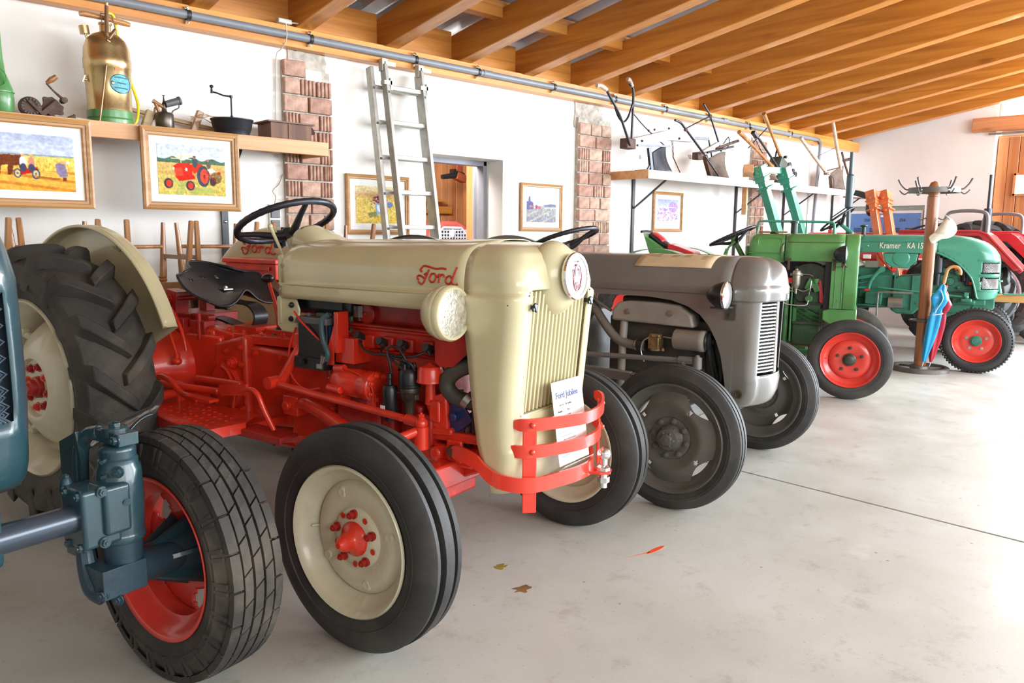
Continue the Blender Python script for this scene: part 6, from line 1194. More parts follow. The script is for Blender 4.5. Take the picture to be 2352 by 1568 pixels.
mb = MB(); mb.sph((.38, .40, 1.68), (.05, .06, .11), 12, 8); mb.box((.36, .48, 1.84), (.12, .22, .07), (.3, 0, 0)); obj('black_cover', mb, M_cable, l2, smooth=40)
# blue steel locker in the end wall recess
lk = thing('locker', 'blue steel locker with perforated numbered doors in the wall recess', 'locker', (12.30, 4.72, 0))
mb = MB(); mb.box((.20, 0, .85), (.34, 1.06, 1.70)); obj('cabinet', mb, M_white, lk, smooth=0, bevel=.006)
M_lb = mat('locker_blue', (.10, .20, .48), .45, var=.05)
for k, y in enumerate((-.26, .26)):
    mb = MB(); mb.box((.02, y, 1.36), (.02, .50, .60)); dr = obj('door', mb, M_lb, lk, smooth=0, bevel=.003)
    mb = MB()
    for g in (-.13, .11):
        for i in range(9):
            for j in range(7): mb.box((.008, y+g+.019*(i-4), 1.36+.024*(j-3)), (.003, .012, .016))
    obj('perforation', mb, M_black, dr, smooth=0, kind='stuff')
    tm = text_mesh('256' if k == 0 else '258', .06, .001, 'CENTER'); tm.xf(Matrix.Translation((.008, y, 1.54)) @ Matrix.Rotation(radians(-90), 4, 'Z') @ Matrix.Rotation(radians(90), 4, 'X')); obj('number', tm, M_black, dr, smooth=0)
mb = MB(); mb.box((.006, 0, 1.62), (.004, .12, .03)); obj('paper_tag', mb, M_paper, lk)
mb = MB(); mb.box((.02, 0, .52), (.02, 1.0, .96)); obj('lower_door', mb, M_white, lk, bevel=.003)
# ================================================================ BLUE TRACTOR (left edge)
B = thing('tractor', 'petrol-blue tractor at the left edge with wire mesh grille and red ribbed front wheel', 'tractor', (.199, 2.141, 0), radians(-78), 'vintage tractors parked in a row')
def bdisc(rim, rb, w):
    mb = MB()
    # cast spoke disc seen from the inside
    holes = 5
    def f(u, v):
        a = 2*pi*u; r = .075+(rb-.030-.075)*v; return (r*cos(a), .045-.02*v, r*sin(a))
    def sk(i, j):
        a = 2*pi*(i+.5)/100*holes; v = (j+.5)/16; return .42 < v < .93 and cos(a) > .35+.6*abs(v-.68)*2
    mb.grid(f, 100, 16, True, sk); obj('wheel_disc', mb, M_rimred, rim, smooth=50, solid=.008)
    mb = MB(); mb.lathe([(-.18, .050), (-.15, .058), (-.14, .050), (-.05, .056), (.02, .075), (.05, .085), (.055, .0)], ax=(0, 1, 0), n=28); h = obj('hub', mb, M_blue, rim, smooth=40)
    for k in range(6): a = pi/3*k+.3; mb = MB(); mb.prism([(-.12, .045), (.05, .045), (.05, .125), (.035, .125)], 'z', -.006, .006); M_ = Matrix.Rotation(-a, 4, 'Y') @ Matrix(((0, 1, 0, 0), (1, 0, 0, 0), (0, 0, 1, 0), (0, 0, 0, 1))); mb.xf(M_); obj('hub_rib', mb, M_blue, rim)
def btyre(rim, R, w, rb):
    P = tyre_profile(w, R-.012, rb+.004, 'smooth')
    P = [(-.25, 0)]
    t = [(-.43, -.040), (-.36, -.022), (-.27, -.016), (.27, -.016), (.36, -.022), (.43, -.040)]
    side = [(.475, -.075), (.50, -.5), (.485, -.60), (.495, -.63), (.47, -.66), (.44, -.82), (.39, -1.0)]
    D = R-rb; sd = [(a*w, R+b*D if b < -.08 else R-.062) for a, b in side]
    prof = [(-a, b) for a, b in reversed(sd)]+[(a*w, R+b) for a, b in t]+sd+[(.3*w, rb+.006), (-.3*w, rb+.006)]
    mb = MB(); mb.lathe(prof, ax=(0, 1, 0), n=96, loop=True); ty = obj('tyre', mb, M_rubberd, rim, smooth=30)
    # rib blocks separated by slanted cuts
    rows = [(-.205, .085), (-.105, .080), (0, .080), (.105, .080), (.205, .085)]
    for (c, wd), ph in zip(rows, (0, .5, 0, .5, 0)):
        n = 22 if abs(c) > .15 else 26
        for k in range(n):
            mb = MB(); v = []; a0 = 2*pi*(k+ph)/n; a1 = a0+2*pi/n*.93; sk = .05
            for q in range(3):
                for ss in (-1, 1):
                    h = (c*1.0+ss*wd/2)*w*1.75; a = a0+(a1-a0)*q/2+sk*ss*(.5 if abs(c) < .15 else 0); rr = R-.016-.02*max(0, abs(h)/w-.30)*5*.3
                    for dr in (-.006, .014): v.append(((rr+dr)*cos(a), h, (rr+dr)*sin(a)))
            f = []
            for q in range(2):
                b0 = q*4; f += [(b0, b0+4, b0+5, b0+1), (b0+2, b0+3, b0+7, b0+6), (b0+1, b0+5, b0+7, b0+3)]
            f += [(0, 1, 3, 2), (8, 10, 11, 9)]; mb.add(v, f); obj('tread_block', mb, M_rubberd, ty, smooth=0)
    # shoulder bars: small U-shaped ribs
    mb = MB()
    for sd_ in (-1, 1):
        for k in range(22):
            a = 2*pi*k/22
            for da in (-.035, .035):
                e = Vector((cos(a+da), 0, sin(a+da))); mb.beam(e*(R-.030)+V(0, sd_*w*.445, 0), e*(R-.085)+V(0, sd_*w*.492, 0), .010, .008, (0, 1, 0))
            e0 = Vector((cos(a-.035), 0, sin(a-.035))); e1 = Vector((cos(a+.035), 0, sin(a+.035))); mb.beam(e0*(R-.083)+V(0, sd_*w*.492, 0), e1*(R-.083)+V(0, sd_*w*.492, 0), .010, .008, (0, 1, 0))
    obj('shoulder_rib', mb, M_rubberd, ty, smooth=0, kind='stuff')
mb = MB(); rb = .232; hw = .075
def bwheel(s):
    mb = MB(); mb.lathe([(hw+.004, rb+.012), (hw+.010, rb+.006), (hw, rb-.002), (hw-.012, rb-.008), (hw*.55, rb-.022), (hw*.2, rb-.045), (-hw*.4, rb-.045), (-hw*.6, rb-.02), (-hw+.01, rb-.008), (-hw, rb), (-hw-.008, rb+.012)], ax=(0, 1, 0), n=64)
    rim = obj('front_wheel', mb, M_rimred, B, smooth=40, solid=.005); wheel_place(rim, 0, s*.625, .372, s)
    bdisc(rim, rb, .185); btyre(rim, .372, .185, rb)
    mb = MB(); mb.cyl((rb*.70, -.02, .05), (rb*.84, -.04, .05), .006); obj('valve', mb, M_iron, rim); return rim
bwheel(1)
mb = MB(); mb.cyl((.06, -.45, .585), (.06, .30, .585), .036, .036, 24); obj('axle_tube', mb, mat('worn_blue_tube', (.045, .062, .085), .3, metal=.35, coat=.3, var=.12), B, smooth=50)
mb = MB()   # kingpin carrier
mb.lathe([(-.11, .055), (-.10, .062), (-.085, .056), (.0, .060), (.09, .056), (.10, .050), (.115, .050), (.12, .046), (.15, .046), (.155, .030), (.16, .0)], (.055, .425, .60), (0, 0, 1), 32); mb.box((.06, .345, .585), (.11, .10, .155)); mb.box((.085, .38, .60), (.09, .07, .13)); kp = obj('kingpin_housing', mb, M_blue, B, smooth=35, bevel=.010, seg=3)
mb = MB()
for y, z in ((.302, .65), (.302, .515)):
    for x in (.035, .095): mb.bolt((x, y, z), (0, -1, 0), .011, .014); 
mb.bolt((.117, .345, .655), (1, 0, 0), .011, .012); mb.bolt((.117, .345, .520), (1, 0, 0), .011, .012); mb.bolt((.10, .40, .69), (.6, -.8, 0), .012, .016); mb.bolt((.13, .40, .615), (1, -.3, 0), .008, .006); obj('bolt_head', mb, M_blue, kp, smooth=30)
mb = MB(); mb.box((.05, .425, .775), (.13, .055, .034)); mb.cyl((.05, .425, .775), (.05, .425, .80), .034, .034, 20); mb.bolt((.05, .425, .795), (0, 0, 1), .016, .016); mb.bolt((.11, .398, .778), (0, -1, 0), .012, .016); mb.tube([(.0, .41, .78), (-.04, .395, .765), (-.06, .385, .70), (-.055, .38, .45)], .020, 8, sm=4); obj('steering_knuckle', mb, M_blue, kp, smooth=35, bevel=.006)
mb = MB(); mb.cyl((.055, .425, .42), (.055, .425, .50), .048, .05, 20); mb.cyl((.05, .40, .395), (.02, .60, .375), .050, .044, 20); mb.box((.055, .40, .395), (.10, .12, .08)); mb.tube([(-.02, .36, .50), (.0, .355, .42), (.03, .355, .37), (.06, .37, .35)], [.022, .026, .03, .03], 10, sm=4); mb.bolt((.09, .345, .37), (.5, -1, 0), .014, .014); mb.bolt((.10, .38, .345), (.5, -1, 0), .012, .012); obj('stub_axle', mb, mat('greasy_blue', (.02, .05, .07), .4, dirt=.6, dirtcol=(.01, .01, .01), bump=.3), kp, smooth=35, bevel=.006)
mb = MB(); mb.cyl((.0, .315, .645), (.0, .315, .675), .018, .013, 14); mb.bolt((.0, .315, .675), (0, 0, 1), .009, .010); mb.cyl((.085, .375, .725), (.10, .358, .725), .005); mb.cyl((.085, .375, .685), (.10, .358, .685), .005); obj('grease_nipple', mb, MATS['greasy_blue'], kp, smooth=30)
# small dark fender above the wheel and the panel behind the kingpin
mb = MB()
def bf(u, v):
    a = radians(-38+72*u); y = .47+.16*v; return (-.06+.40*sin(a)*1.0, y, .375+.405*cos(a)+.02*sin(pi*v))
mb = MB(); mb.grid(lambda u, v: (-.26+.26*u, .46+.19*v*(.35+.65*sin(pi*min(1, .1+u*.8))), .655+.150*sin(pi*min(1, .05+.55*u))+.010*sin(pi*v)-.075*(1-v)**1.5*min(1, u*2.5)), 20, 8); obj('fender', mb, mat('dark_fender', (.015, .03, .035), .2, coat=.6), B, smooth=60, solid=.006)
mb = MB(); mb.prism([(-.14, .42), (-.14, .74), (-.05, .78), (-.03, .70), (-.05, .42)], 'y', .37, .385); obj('fender_stay', mb, M_blue, B)
# nose: shell with rounded edges and mesh grille
HBk = profile([(0, 1.42), (.10, 1.415), (.18, 1.38), (.225, 1.31), (.245, 1.20)])+[(.25, 1.0), (.25, .70)]
WB = [(z, y) for y, z in HBk]
FB = [(1.42, -.25), (1.41, -.12), (1.37, -.02), (1.30, .03), (1.2, .05), (.9, .05), (.72, .03), (.68, -.0)]
nose_shell('hood', B, M_blue, WB, FB, [1.42, 1.415, 1.40, 1.38, 1.35, 1.31, 1.27, 1.23, 1.20, 1.17, 1.13, 1.05, .97, .90, .86, .82, .78, .74, .70, .68], -.30, lambda x, y, z: .86 < z < 1.17 and x > -.06 and abs(y) < .185, .10, .02)
mb = MB(); mb.box((-.05, 0, 1.02), (.10, .44, .34)); gm = obj('grille_back', mb, mat('grille_dark_blue', (.02, .035, .05), .5), B, smooth=0)
mb = MB()
for k in range(34):
    t = k/33; y0 = -.165+.33*t; 
    for d in (-1, 1): mb.tube([(.048-.5*max(0, abs(y0+d*.02*q)-.15)**1.3, y0+d*.012*((q % 2)*2-1), .86+.31*q/16) for q in range(17)], .0028, 4)
obj('grille_mesh', mb, mat('mesh_steel_blue', (.16, .22, .28), .35, metal=.6), gm, smooth=0)
mb = MB(); mb.prism([(-1.2, .45), (-1.2, .95), (-.1, .95), (0, .60), (-.2, .45)], 'y', -.16, .16); mb.box((.02, 0, .60), (.14, .26, .16)); obj('engine_block', mb, M_blue, B, bevel=.02)
mb = MB(); mb.prism([(0, 1.415), (.12, 1.40), (.22, 1.32), (.245, 1.2), (.245, 1.0), (-.245, 1.0), (-.245, 1.2), (-.22, 1.32), (-.12, 1.40)], 'x', -.9, -.29); obj('hood_rear', mb, M_blue, B, smooth=40)
bwheel(-1)
for s in (-1, 1):
    pass
# ================================================================ PICTURES
import numpy as np
class Painter:
    def __init__(s, w, h, seed=1):
        s.w, s.h = w, h; s.a = np.zeros((h, w, 3)); s.Y, s.X = np.mgrid[0:h, 0:w]; s.X = s.X/w; s.Y = s.Y/h; s.r = np.random.default_rng(seed)
    def noise(s, k, amp=1, sx=1, sy=1):
        g = s.r.random((int(k*sy)+2, int(k*sx)+2)); yi = s.Y*(g.shape[0]-1.001); xi = s.X*(g.shape[1]-1.001); y0 = yi.astype(int); x0 = xi.astype(int); fy = yi-y0; fx = xi-x0
        return ((g[y0, x0]*(1-fx)+g[y0, x0+1]*fx)*(1-fy)+(g[y0+1, x0]*(1-fx)+g[y0+1, x0+1]*fx)*fy-.5)*2*amp
    def put(s, m, c, n=0):
        c = np.array(c, float)[None, None]; m = m[..., None].astype(float); k = 1+(s.r.random((s.h, s.w, 1))-.5)*2*n; s.a = s.a*(1-m)+np.clip(c*k, 0, 1)*m
    def band(s, y0, y1, c0, c1, n=.04):
        t = np.clip((s.Y-y0)/(y1-y0), 0, 1)[..., None]; m = ((s.Y >= y0) & (s.Y <= y1))[..., None]; col = np.array(c0)*(1-t)+np.array(c1)*t; col = col*(1+(s.r.random((s.h, s.w, 1))-.5)*2*n); s.a = np.where(m, np.clip(col, 0, 1), s.a)
    def ell(s, cx, cy, rx, ry, c, n=.06, inner=0):
        d = ((s.X-cx)/rx)**2+((s.Y-cy)/ry)**2; s.put((d <= 1) & (d >= inner), c, n)
    def rect(s, x0, y0, x1, y1, c, n=.06): s.put((s.X >= x0) & (s.X <= x1) & (s.Y >= y0) & (s.Y <= y1), c, n)
    def poly(s, P, c, n=.06):
        ins = np.zeros((s.h, s.w), bool); j = len(P)-1
        for i in range(len(P)):
            xi, yi = P[i]; xj, yj = P[j]; cnd = ((yi > s.Y) != (yj > s.Y)) & (s.X < (xj-xi)*(s.Y-yi)/(yj-yi+1e-12)+xi); ins ^= cnd; j = i
        s.put(ins, c, n)
    def line(s, x0, y0, x1, y1, w, c):
        dx, dy = x1-x0, y1-y0; L2 = dx*dx+dy*dy; t = np.clip(((s.X-x0)*dx+(s.Y-y0)*dy)/L2, 0, 1); s.put(((s.X-x0-t*dx)**2+(s.Y-y0-t*dy)**2) < w*w, c, .05)
    def stalks(s, y0, y1, c, k, amt=.25):
        m = (s.Y > y0) & (s.Y < y1); q = s.noise(k, 1, 6, 1); s.a = np.clip(np.where(m[..., None], s.a*(1+amt*q[..., None]), s.a), 0, 1)
def scene_reapers():
    p = Painter(170, 120, 3); p.band(0, .40, (.66, .70, .80), (.78, .80, .88)); p.put((p.Y < .38) & (p.noise(5, 1, 1, 2) > .2), (.74, .77, .85)); p.band(.38, 1, (.93, .78, .36), (.90, .62, .22), .08)
    p.band(.36, .39, (.52, .58, .68), (.55, .60, .60)); p.band(.39, .42, (.75, .75, .35), (.88, .80, .45)); p.stalks(.42, .64, 0, 20, .22); p.put((p.Y > .64) & (np.sin((p.Y*40-p.X*6)) > .55), (.80, .50, .16), .1)
    for x in (.10, .22, .33): p.poly([(x, .40), (x+.12, .38), (x+.15, .50), (x+.13, .72), (x+.10, .72), (x+.09, .56), (x+.02, .58), (x, .74), (x-.03, .74), (x-.02, .50)], (.42, .20, .10), .2)
    p.poly([(.35, .66), (.60, .58), (.62, .66), (.40, .74)], (.75, .12, .08)); 
    for x, r in ((.40, .055), (.585, .06)): p.ell(x, .70, r*.7, r*1.5, (.20, .22, .36)); p.ell(x, .70, r*.5, r*1.1, (.80, .72, .50)); p.ell(x, .70, r*.15, r*.3, (.3, .2, .3))
    for x, c in ((.46, (.86, .86, .90)), (.545, (.78, .50, .42))): p.ell(x, .50, .035, .09, c); p.ell(x, .385, .016, .028, (.80, .56, .40)); p.ell(x, .365, .024, .012, (.86, .74, .52)); p.ell(x, .60, .035, .07, (.25, .25, .36))
    p.poly([(.79, .52), (.85, .46), (.89, .48), (.91, .62), (.92, .72), (.84, .74), (.80, .66)], (.52, .46, .58)); p.ell(.875, .475, .035, .03, (.88, .62, .42)); p.ell(.925, .475, .020, .022, (.92, .90, .88)); p.line(.92, .50, .93, .62, .006, (.85, .6, .4)); p.rect(.86, .74, .90, .80, (.45, .2, .15)); p.poly([(.55, .73), (.85, .76), (.80, .79), (.6, .76)], (.62, .36, .14)); p.put((p.Y < .02) | (p.X > .995), (.9, .9, .88)); return p
def scene_binder():
    p = Painter(180, 130, 5); p.band(0, .34, (.74, .77, .80), (.82, .84, .86)); tl = .27+.03*np.sin(p.X*22)+p.noise(12, .02, 1, .1); p.put((p.Y > tl) & (p.Y < .38), (.28, .40, .32), .25); p.band(.36, .62, (.80, .66, .38), (.76, .62, .34), .10); p.band(.62, 1, (.74, .66, .34), (.82, .70, .34), .14); p.stalks(.36, 1, 0, 24, .16); p.put((p.Y > .7) & (p.noise(9, 1) > .25), (.66, .66, .34), .12)
    for y in (.205, .265): p.rect(.28-(y-.2)*1.4, y, .56-(y-.2), y+.016, (.90, .80, .55))
    p.line(.335, .21, .335, .40, .006, (.86, .76, .5))
    p.poly([(.22, .42), (.30, .36), (.46, .35), (.50, .50), (.50, .64), (.26, .66), (.235, .50)], (.86, .16, .10)); p.poly([(.235, .46), (.35, .44), (.37, .64), (.26, .66)], (.93, .26, .18)); p.rect(.26, .62, .34, .66, (.9, .9, .9)); p.poly([(.24, .62), (.52, .58), (.54, .66), (.30, .72)], (.78, .14, .09))
    p.poly([(.46, .38), (.55, .34), (.64, .36), (.70, .44), (.60, .50), (.52, .56)], (.85, .18, .10)); p.ell(.66, .60, .095, .215, (.25, .27, .30), .15); p.ell(.675, .60, .062, .150, (.84, .28, .20)); p.ell(.675, .61, .018, .05, (.6, .15, .1))
    for x, y, r in ((.145, .77, .066), (.46, .80, .064)): p.ell(x, y, r, r*1.55, (.22, .22, .26), .15); p.ell(x+.005, y, r*.62, r*1.05, (.84, .20, .14))
    p.ell(.54, .34, .035, .10, (.25, .30, .32), .1); p.ell(.535, .235, .020, .030, (.62, .42, .36)); p.ell(.535, .215, .022, .012, (.2, .2, .2)); p.ell(.745, .36, .035, .08, (.34, .34, .30)); p.ell(.735, .275, .018, .028, (.62, .45, .40))
    p.poly([(.72, .46), (.80, .43), (.88, .52), (.78, .56)], (.88, .82, .80)); p.ell(.85, .62, .09, .12, (.50, .38, .22), .45); p.ell(.80, .70, .05, .09, (.28, .22, .20), .3); p.line(.70, .50, .85, .70, .008, (.7, .15, .1)); p.ell(.90, .52, .025, .03, (.7, .15, .15)); p.line(.70, .60, .94, .60, .006, (.6, .5, .4)); p.ell(.225, .47, .012, .03, (.95, .95, .95)); p.ell(.41, .48, .016, .035, (.95, .95, .95)); return p
def scene_reel():
    p = Painter(130, 110, 9); p.band(0, .25, (.86, .80, .60), (.85, .74, .55)); p.band(.20, .30, (.85, .66, .48), (.85, .72, .45)); p.band(.30, 1, (.84, .74, .40), (.76, .64, .28), .10); p.stalks(.3, 1, 0, 26, .25); p.poly([(.0, .45), (.2, .40), (.4, .9), (0, 1)], (.82, .70, .36), .2)
    p.put(((((p.X-.52)/.20)**2+((p.Y-.42)/.17)**2) < 1) & (p.noise(26, 1) > -.1), (.48, .20, .26), .4); p.put(((((p.X-.52)/.22)**2+((p.Y-.42)/.19)**2) < 1) & (p.noise(30, 1) > .35), (.85, .82, .86)); p.poly([(.42, .46), (.60, .44), (.64, .74), (.46, .76)], (.52, .62, .78), .1); p.poly([(.46, .50), (.56, .49), (.58, .66), (.48, .67)], (.78, .86, .94)); p.ell(.75, .48, .08, .08, (.42, .46, .62), .3); p.poly([(.25, .72), (.46, .66), (.46, .78), (.3, .84)], (.50, .50, .30), .2); return p
def scene_thresh():
    p = Painter(120, 110, 11); p.band(0, .45, (.82, .84, .90), (.88, .88, .92)); p.band(.45, 1, (.58, .58, .56), (.50, .50, .56), .10); p.band(.44, .52, (.52, .56, .62), (.70, .70, .62)); p.poly([(.55, .42), (.8, .36), (1, .38), (1, .46), (.6, .47)], (.42, .44, .52), .1); p.stalks(.46, 1, 0, 20, .18)
    p.poly([(0, .30), (.05, .30), (.07, .14), (.11, .12), (.13, .28), (.22, .34), (.22, .56), (0, .58)], (.36, .36, .52), .2); p.rect(.10, .42, .24, .50, (.62, .42, .46)); p.ell(.33, .48, .05, .07, (.62, .38, .42), .2); p.ell(.42, .50, .06, .06, (.66, .40, .44), .2); p.rect(.30, .42, .34, .52, (.5, .3, .4)); p.ell(.72, .72, .02, .05, (.92, .92, .94)); p.put((p.Y > .6) & (np.sin(p.X*14+p.Y*26) > .7), (.64, .63, .58)); return p
def scene_fair():
    p = Painter(90, 110, 13); p.band(0, .40, (.62, .66, .84), (.80, .80, .92)); p.band(.40, 1, (.80, .76, .88), (.74, .72, .86), .08); p.put((p.noise(14, 1) > .15) & (p.Y > .36) & (p.Y < .86), (.86, .60, .66), .2); p.put((p.noise(20, 1) > .3) & (p.Y > .34) & (p.Y < .86), (.55, .52, .78), .2); p.put((p.noise(22, 1) > .4) & (p.Y > .34) & (p.Y < .86), (.96, .94, .96)); p.ell(.74, .30, .22, .22, (.66, .55, .72), .25); p.poly([(.0, .88), (.7, .86), (.9, .96), (0, 1)], (.97, .97, .98)); p.line(.1, .30, .9, .32, .008, (.9, .9, .96)); return p
pm = bpy.data.materials.new('printed_picture'); pm.use_nodes = True; va = pm.node_tree.nodes.new('ShaderNodeVertexColor'); va.layer_name = 'Col'; pb = pm.node_tree.nodes['Principled BSDF']; pm.node_tree.links.new(va.outputs[0], pb.inputs[0]); pb.inputs['Roughness'].default_value = .75; pb.inputs['Specular IOR Level'].default_value = .15
def print_mesh(p, w, h, parent, y):
    q = np.pad(p.a, ((1, 1), (1, 1), (0, 0)), 'edge'); p.a = p.a*.45+.55*(q[:-2, 1:-1]+q[2:, 1:-1]+q[1:-1, :-2]+q[1:-1, 2:])/4; p.a = np.clip(p.a*(1+.10*p.noise(30)[..., None]+.06*p.noise(60)[..., None])*.96+.03, 0, 1)
    n = p.w*p.h; me = bpy.data.meshes.new('print'); v = [((i/(p.w-1)-.5)*w, y, (.5-j/(p.h-1))*h) for j in range(p.h) for i in range(p.w)]
    f = [(j*p.w+i, (j+1)*p.w+i, (j+1)*p.w+i+1, j*p.w+i+1) for j in range(p.h-1) for i in range(p.w-1)]; me.from_pydata(v, [], f); me.update()
    ca = me.color_attributes.new('Col', 'FLOAT_COLOR', 'POINT'); a = np.clip(p.a.reshape(-1, 3), 0, 1)**2.2; ca.data.foreach_set('color', np.concatenate([a, np.ones((n, 1))], 1).ravel().astype(np.float32))
    me.materials.append(pm); o = bpy.data.objects.new('print', me); C.objects.link(o); o.parent = parent; return o
def picture(x0, x1, z0, z1, Y, fw, matb, painter, label, tilt=0, extra=0):
    w, h = x1-x0, z1-z0; o = thing('picture', label, 'framed picture', ((x0+x1)/2, Y, (z0+z1)/2), 0, None, (tilt, 0, 0))
    for a, (sx, sz) in enumerate(((0, 1), (0, -1), (1, 0), (-1, 0))):
        mb = MB(); L_ = w if sz else h; D = h if sz else w     # mitred rail with stepped profile
        prof = [(0, 0), (0, -.020), (.25, -.026), (.55, -.022), (.60, -.016), (.85, -.016), (1, -.010), (1, 0)]
        v = []
        for t, y in prof:
            q = D/2-fw*t; l = L_/2-fw*t
            for s in (-1, 1): v.append((s*l, y, sz*q) if sz else (sx*q, y, s*l))
        n = len(prof); mb.add(v, [(i*2, i*2+1, ((i+1) % n)*2+1, ((i+1) % n)*2) for i in range(n)]+[tuple(i*2 for i in range(n)), tuple(i*2+1 for i in range(n))[::-1]]); obj('frame_rail', mb, M_frame, o, smooth=0)
    mb = MB(); mb.box((0, -.004, 0), (w-fw*1.4, .004, h-fw*1.4)); obj('mat_board', mb, mat('mat_card', (.74, .74, .70), .9, spec=.1), o, smooth=0)
    print_mesh(painter, w-2*fw-2*matb, h-2*fw-2*matb, o, -.0072); return o
picture(.72, 1.365, 1.428, 1.915, 4.872, .048, .044, scene_reapers(), 'wide framed picture of a wheat field with horses and a bent woman', extra=1)
picture(1.628, 2.222, 1.436, 1.918, 4.872, .048, .044, scene_binder(), 'framed picture of a red tractor in a wheat field, hung from the left shelf')
picture(3.25, 3.84, 1.295, 1.757, 5.27, .036, .05, scene_reel(), 'framed picture of a reaper in golden wheat, partly hidden by the ladder')
picture(5.12, 5.69, 1.335, 1.782, 5.27, .034, .05, scene_thresh(), 'small framed picture of a stubble field, right of the doorway')
picture(7.19, 7.75, 1.348, 1.79, 5.27, .032, .05, scene_fair(), 'pale framed picture with lilac figures under the long white shelf')
# ================================================================ SHELVES
shl = thing('shelf', 'orange timber wall shelf on the left carrying old tools', 'shelf', (1.0, 5.1, 1.925))
mb = MB(); mb.box((0, .0, -.012), (3.76, .36, .024)); obj('board', mb, M_shelf, shl, smooth=0)
mb = MB(); mb.box((.0, -.195, -.045), (3.78, .028, .092)); obj('fascia', mb, M_shelf, shl, smooth=0, bevel=.003)
mb = MB(); mb.box((1.875, -.01, -.045), (.03, .36, .09)); obj('end_board', mb, M_shelf, shl, smooth=0, bevel=.003)
mb = MB(); mb.beam((1.62, .15, -.05), (1.86, -.15, -.05), .05, .03); obj('diagonal_batten', mb, M_shelf, shl)
for x in (1.29, -.6):
    mb = MB(); mb.box((x, .165, -.98), (.045, .015, 1.9)); bk = obj('shelf_bracket', mb, M_black, shl); mb = MB(); mb.beam((x, .16, -.40), (x, -.14, -.05), .03, .012); mb.box((x, 0, -.035), (.035, .33, .02)); obj('bracket_strut', mb, M_black, bk)
    mb = MB(); mb.sph((x, .153, -.55), (.010, .005, .010), 10, 6); obj('screw', mb, M_chrome, bk)
shr = thing('shelf', 'long white-fronted wall shelf on black brackets carrying the ploughs', 'shelf', (8.98, 5.03, 1.95))
mb = MB(); mb.box((0, .0, -.012), (5.12, .50, .024)); obj('board', mb, M_shelf, shr, smooth=0)
mb = MB(); mb.box((0, -.262, -.040), (5.14, .024, .085)); obj('fascia', mb, mat('pale_painted_timber', (.80, .78, .75), .55, var=.05, stretch=(.5, 8, 8)), shr, smooth=0, bevel=.003)
mb = MB(); mb.box((-2.565, -.01, -.040), (.028, .52, .085)); obj('end_board', mb, M_shelf, shr, smooth=0, bevel=.003)
mb = MB(); mb.box((2.78, -.15, -.040), (.5, .30, .080)); obj('end_board', mb, M_shelf, shr, smooth=0, bevel=.003)
for x in (6.83, 8.94, 10.19, 11.7):
    mb = MB(); mb.box((x-8.98, .235, -.98), (.04, .012, 1.93)); bk = obj('shelf_bracket', mb, M_black, shr); mb = MB(); mb.beam((x-8.98, .23, -.36), (x-8.98, -.20, -.06), .026, .012); mb.box((x-8.98, 0, -.032), (.03, .48, .014)); obj('bracket_strut', mb, M_black, bk)
for x0, x1, y in ((-1.5, -.9, -.1), (-.75, -.15, -.16), (.9, 1.5, -.12)): mb = MB(); mb.box(((x0+x1)/2, y, -.035), (x1-x0, .06, .02)); obj('under_batten', mb, M_shelf, shr)
mb = MB(); mb.box((-.33, -.05, -.22), (.03, .06, .34)); obj('hanging_batten', mb, M_shelf, shr)
# ---- tools on the left shelf (z 1.925)
ZS = 1.925; YS = 5.05
o = thing('sprayer_pump', 'green cast hand pump cut by the left edge of the shelf', 'pump', (.985, YS, ZS))
mb = MB(); mb.lathe([(0, .0), (.0, .045), (.03, .058), (.09, .062), (.14, .058), (.18, .045), (.22, .030), (.30, .022), (.60, .017), (.60, 0)], (0, 0, .0), (0, 0, 1), 28); obj('body', mb, M_green, o, smooth=45)
mb = MB(); mb.lathe([(.118, .0655), (.124, .0655)], (0, 0, 0), (0, 0, 1), 28); mb.lathe([(0, .05), (.01, .05)], (-.03, -.05, .19), (0, -1, 0), 20); obj('cast_band', mb, M_green, o)
o = thing('grinding_gear', 'rusty hand-cranked grinder with toothed gear and wooden crank grip', 'hand grinder', (1.17, YS, ZS))
GX = lambda px, py: ((px-700)/1673*.34*1.02, 0, (1370-py)/1568*.318)
mb = MB(); P = [(GX(*q)[0], GX(*q)[2]) for q in ((760, 800), (800, 765), (900, 775), (990, 750), (1060, 800), (1150, 900), (1270, 1000), (1240, 1090), (1260, 1190), (1200, 1230), (1080, 1215), (990, 1240), (930, 1330), (800, 1360), (600, 1365), (620, 1200), (700, 1050), (770, 960))]; mb.prism(P, 'y', -.006, .006); obj('plate', mb, M_rust, o, smooth=0, bevel=.003)
a = GX(430, 1340); mb = MB(); mb.lathe([(-.02, .0), (-.02, .045), (-.012, .055), (.012, .055), (.02, .045), (.02, 0)], (a[0], -.02, .055), (0, 1, 0), 28); obj('gear_wheel', mb, M_rust, o, smooth=35)
mb = MB()
for k in range(16): t = 2*pi*k/16; mb.box((a[0]+.04*cos(t), -.042, .055+.04*sin(t)), (.012, .012, .005), (0, -t, 0))
obj('gear_teeth', mb, M_iron, o, kind='stuff')
mb = MB(); b0, b1 = GX(380, 930), GX(700, 1280); mb.beam((b0[0], -.04, b0[2]), (b1[0], -.04, max(.01, b1[2])), .02, .028, (0, 1, 0)); b0, b1 = GX(1100, 880), GX(620, 1370); mb.beam((b0[0], -.02, b0[2]), (b1[0], -.02, .006), .03, .034, (0, 1, 0)); mb.beam((GX(800, 1200)[0], -.02, .05), (GX(1000, 1420)[0], -.03, .004), .02, .02, (0, 1, 0)); obj('gear_arm', mb, M_rust, o, bevel=.004)
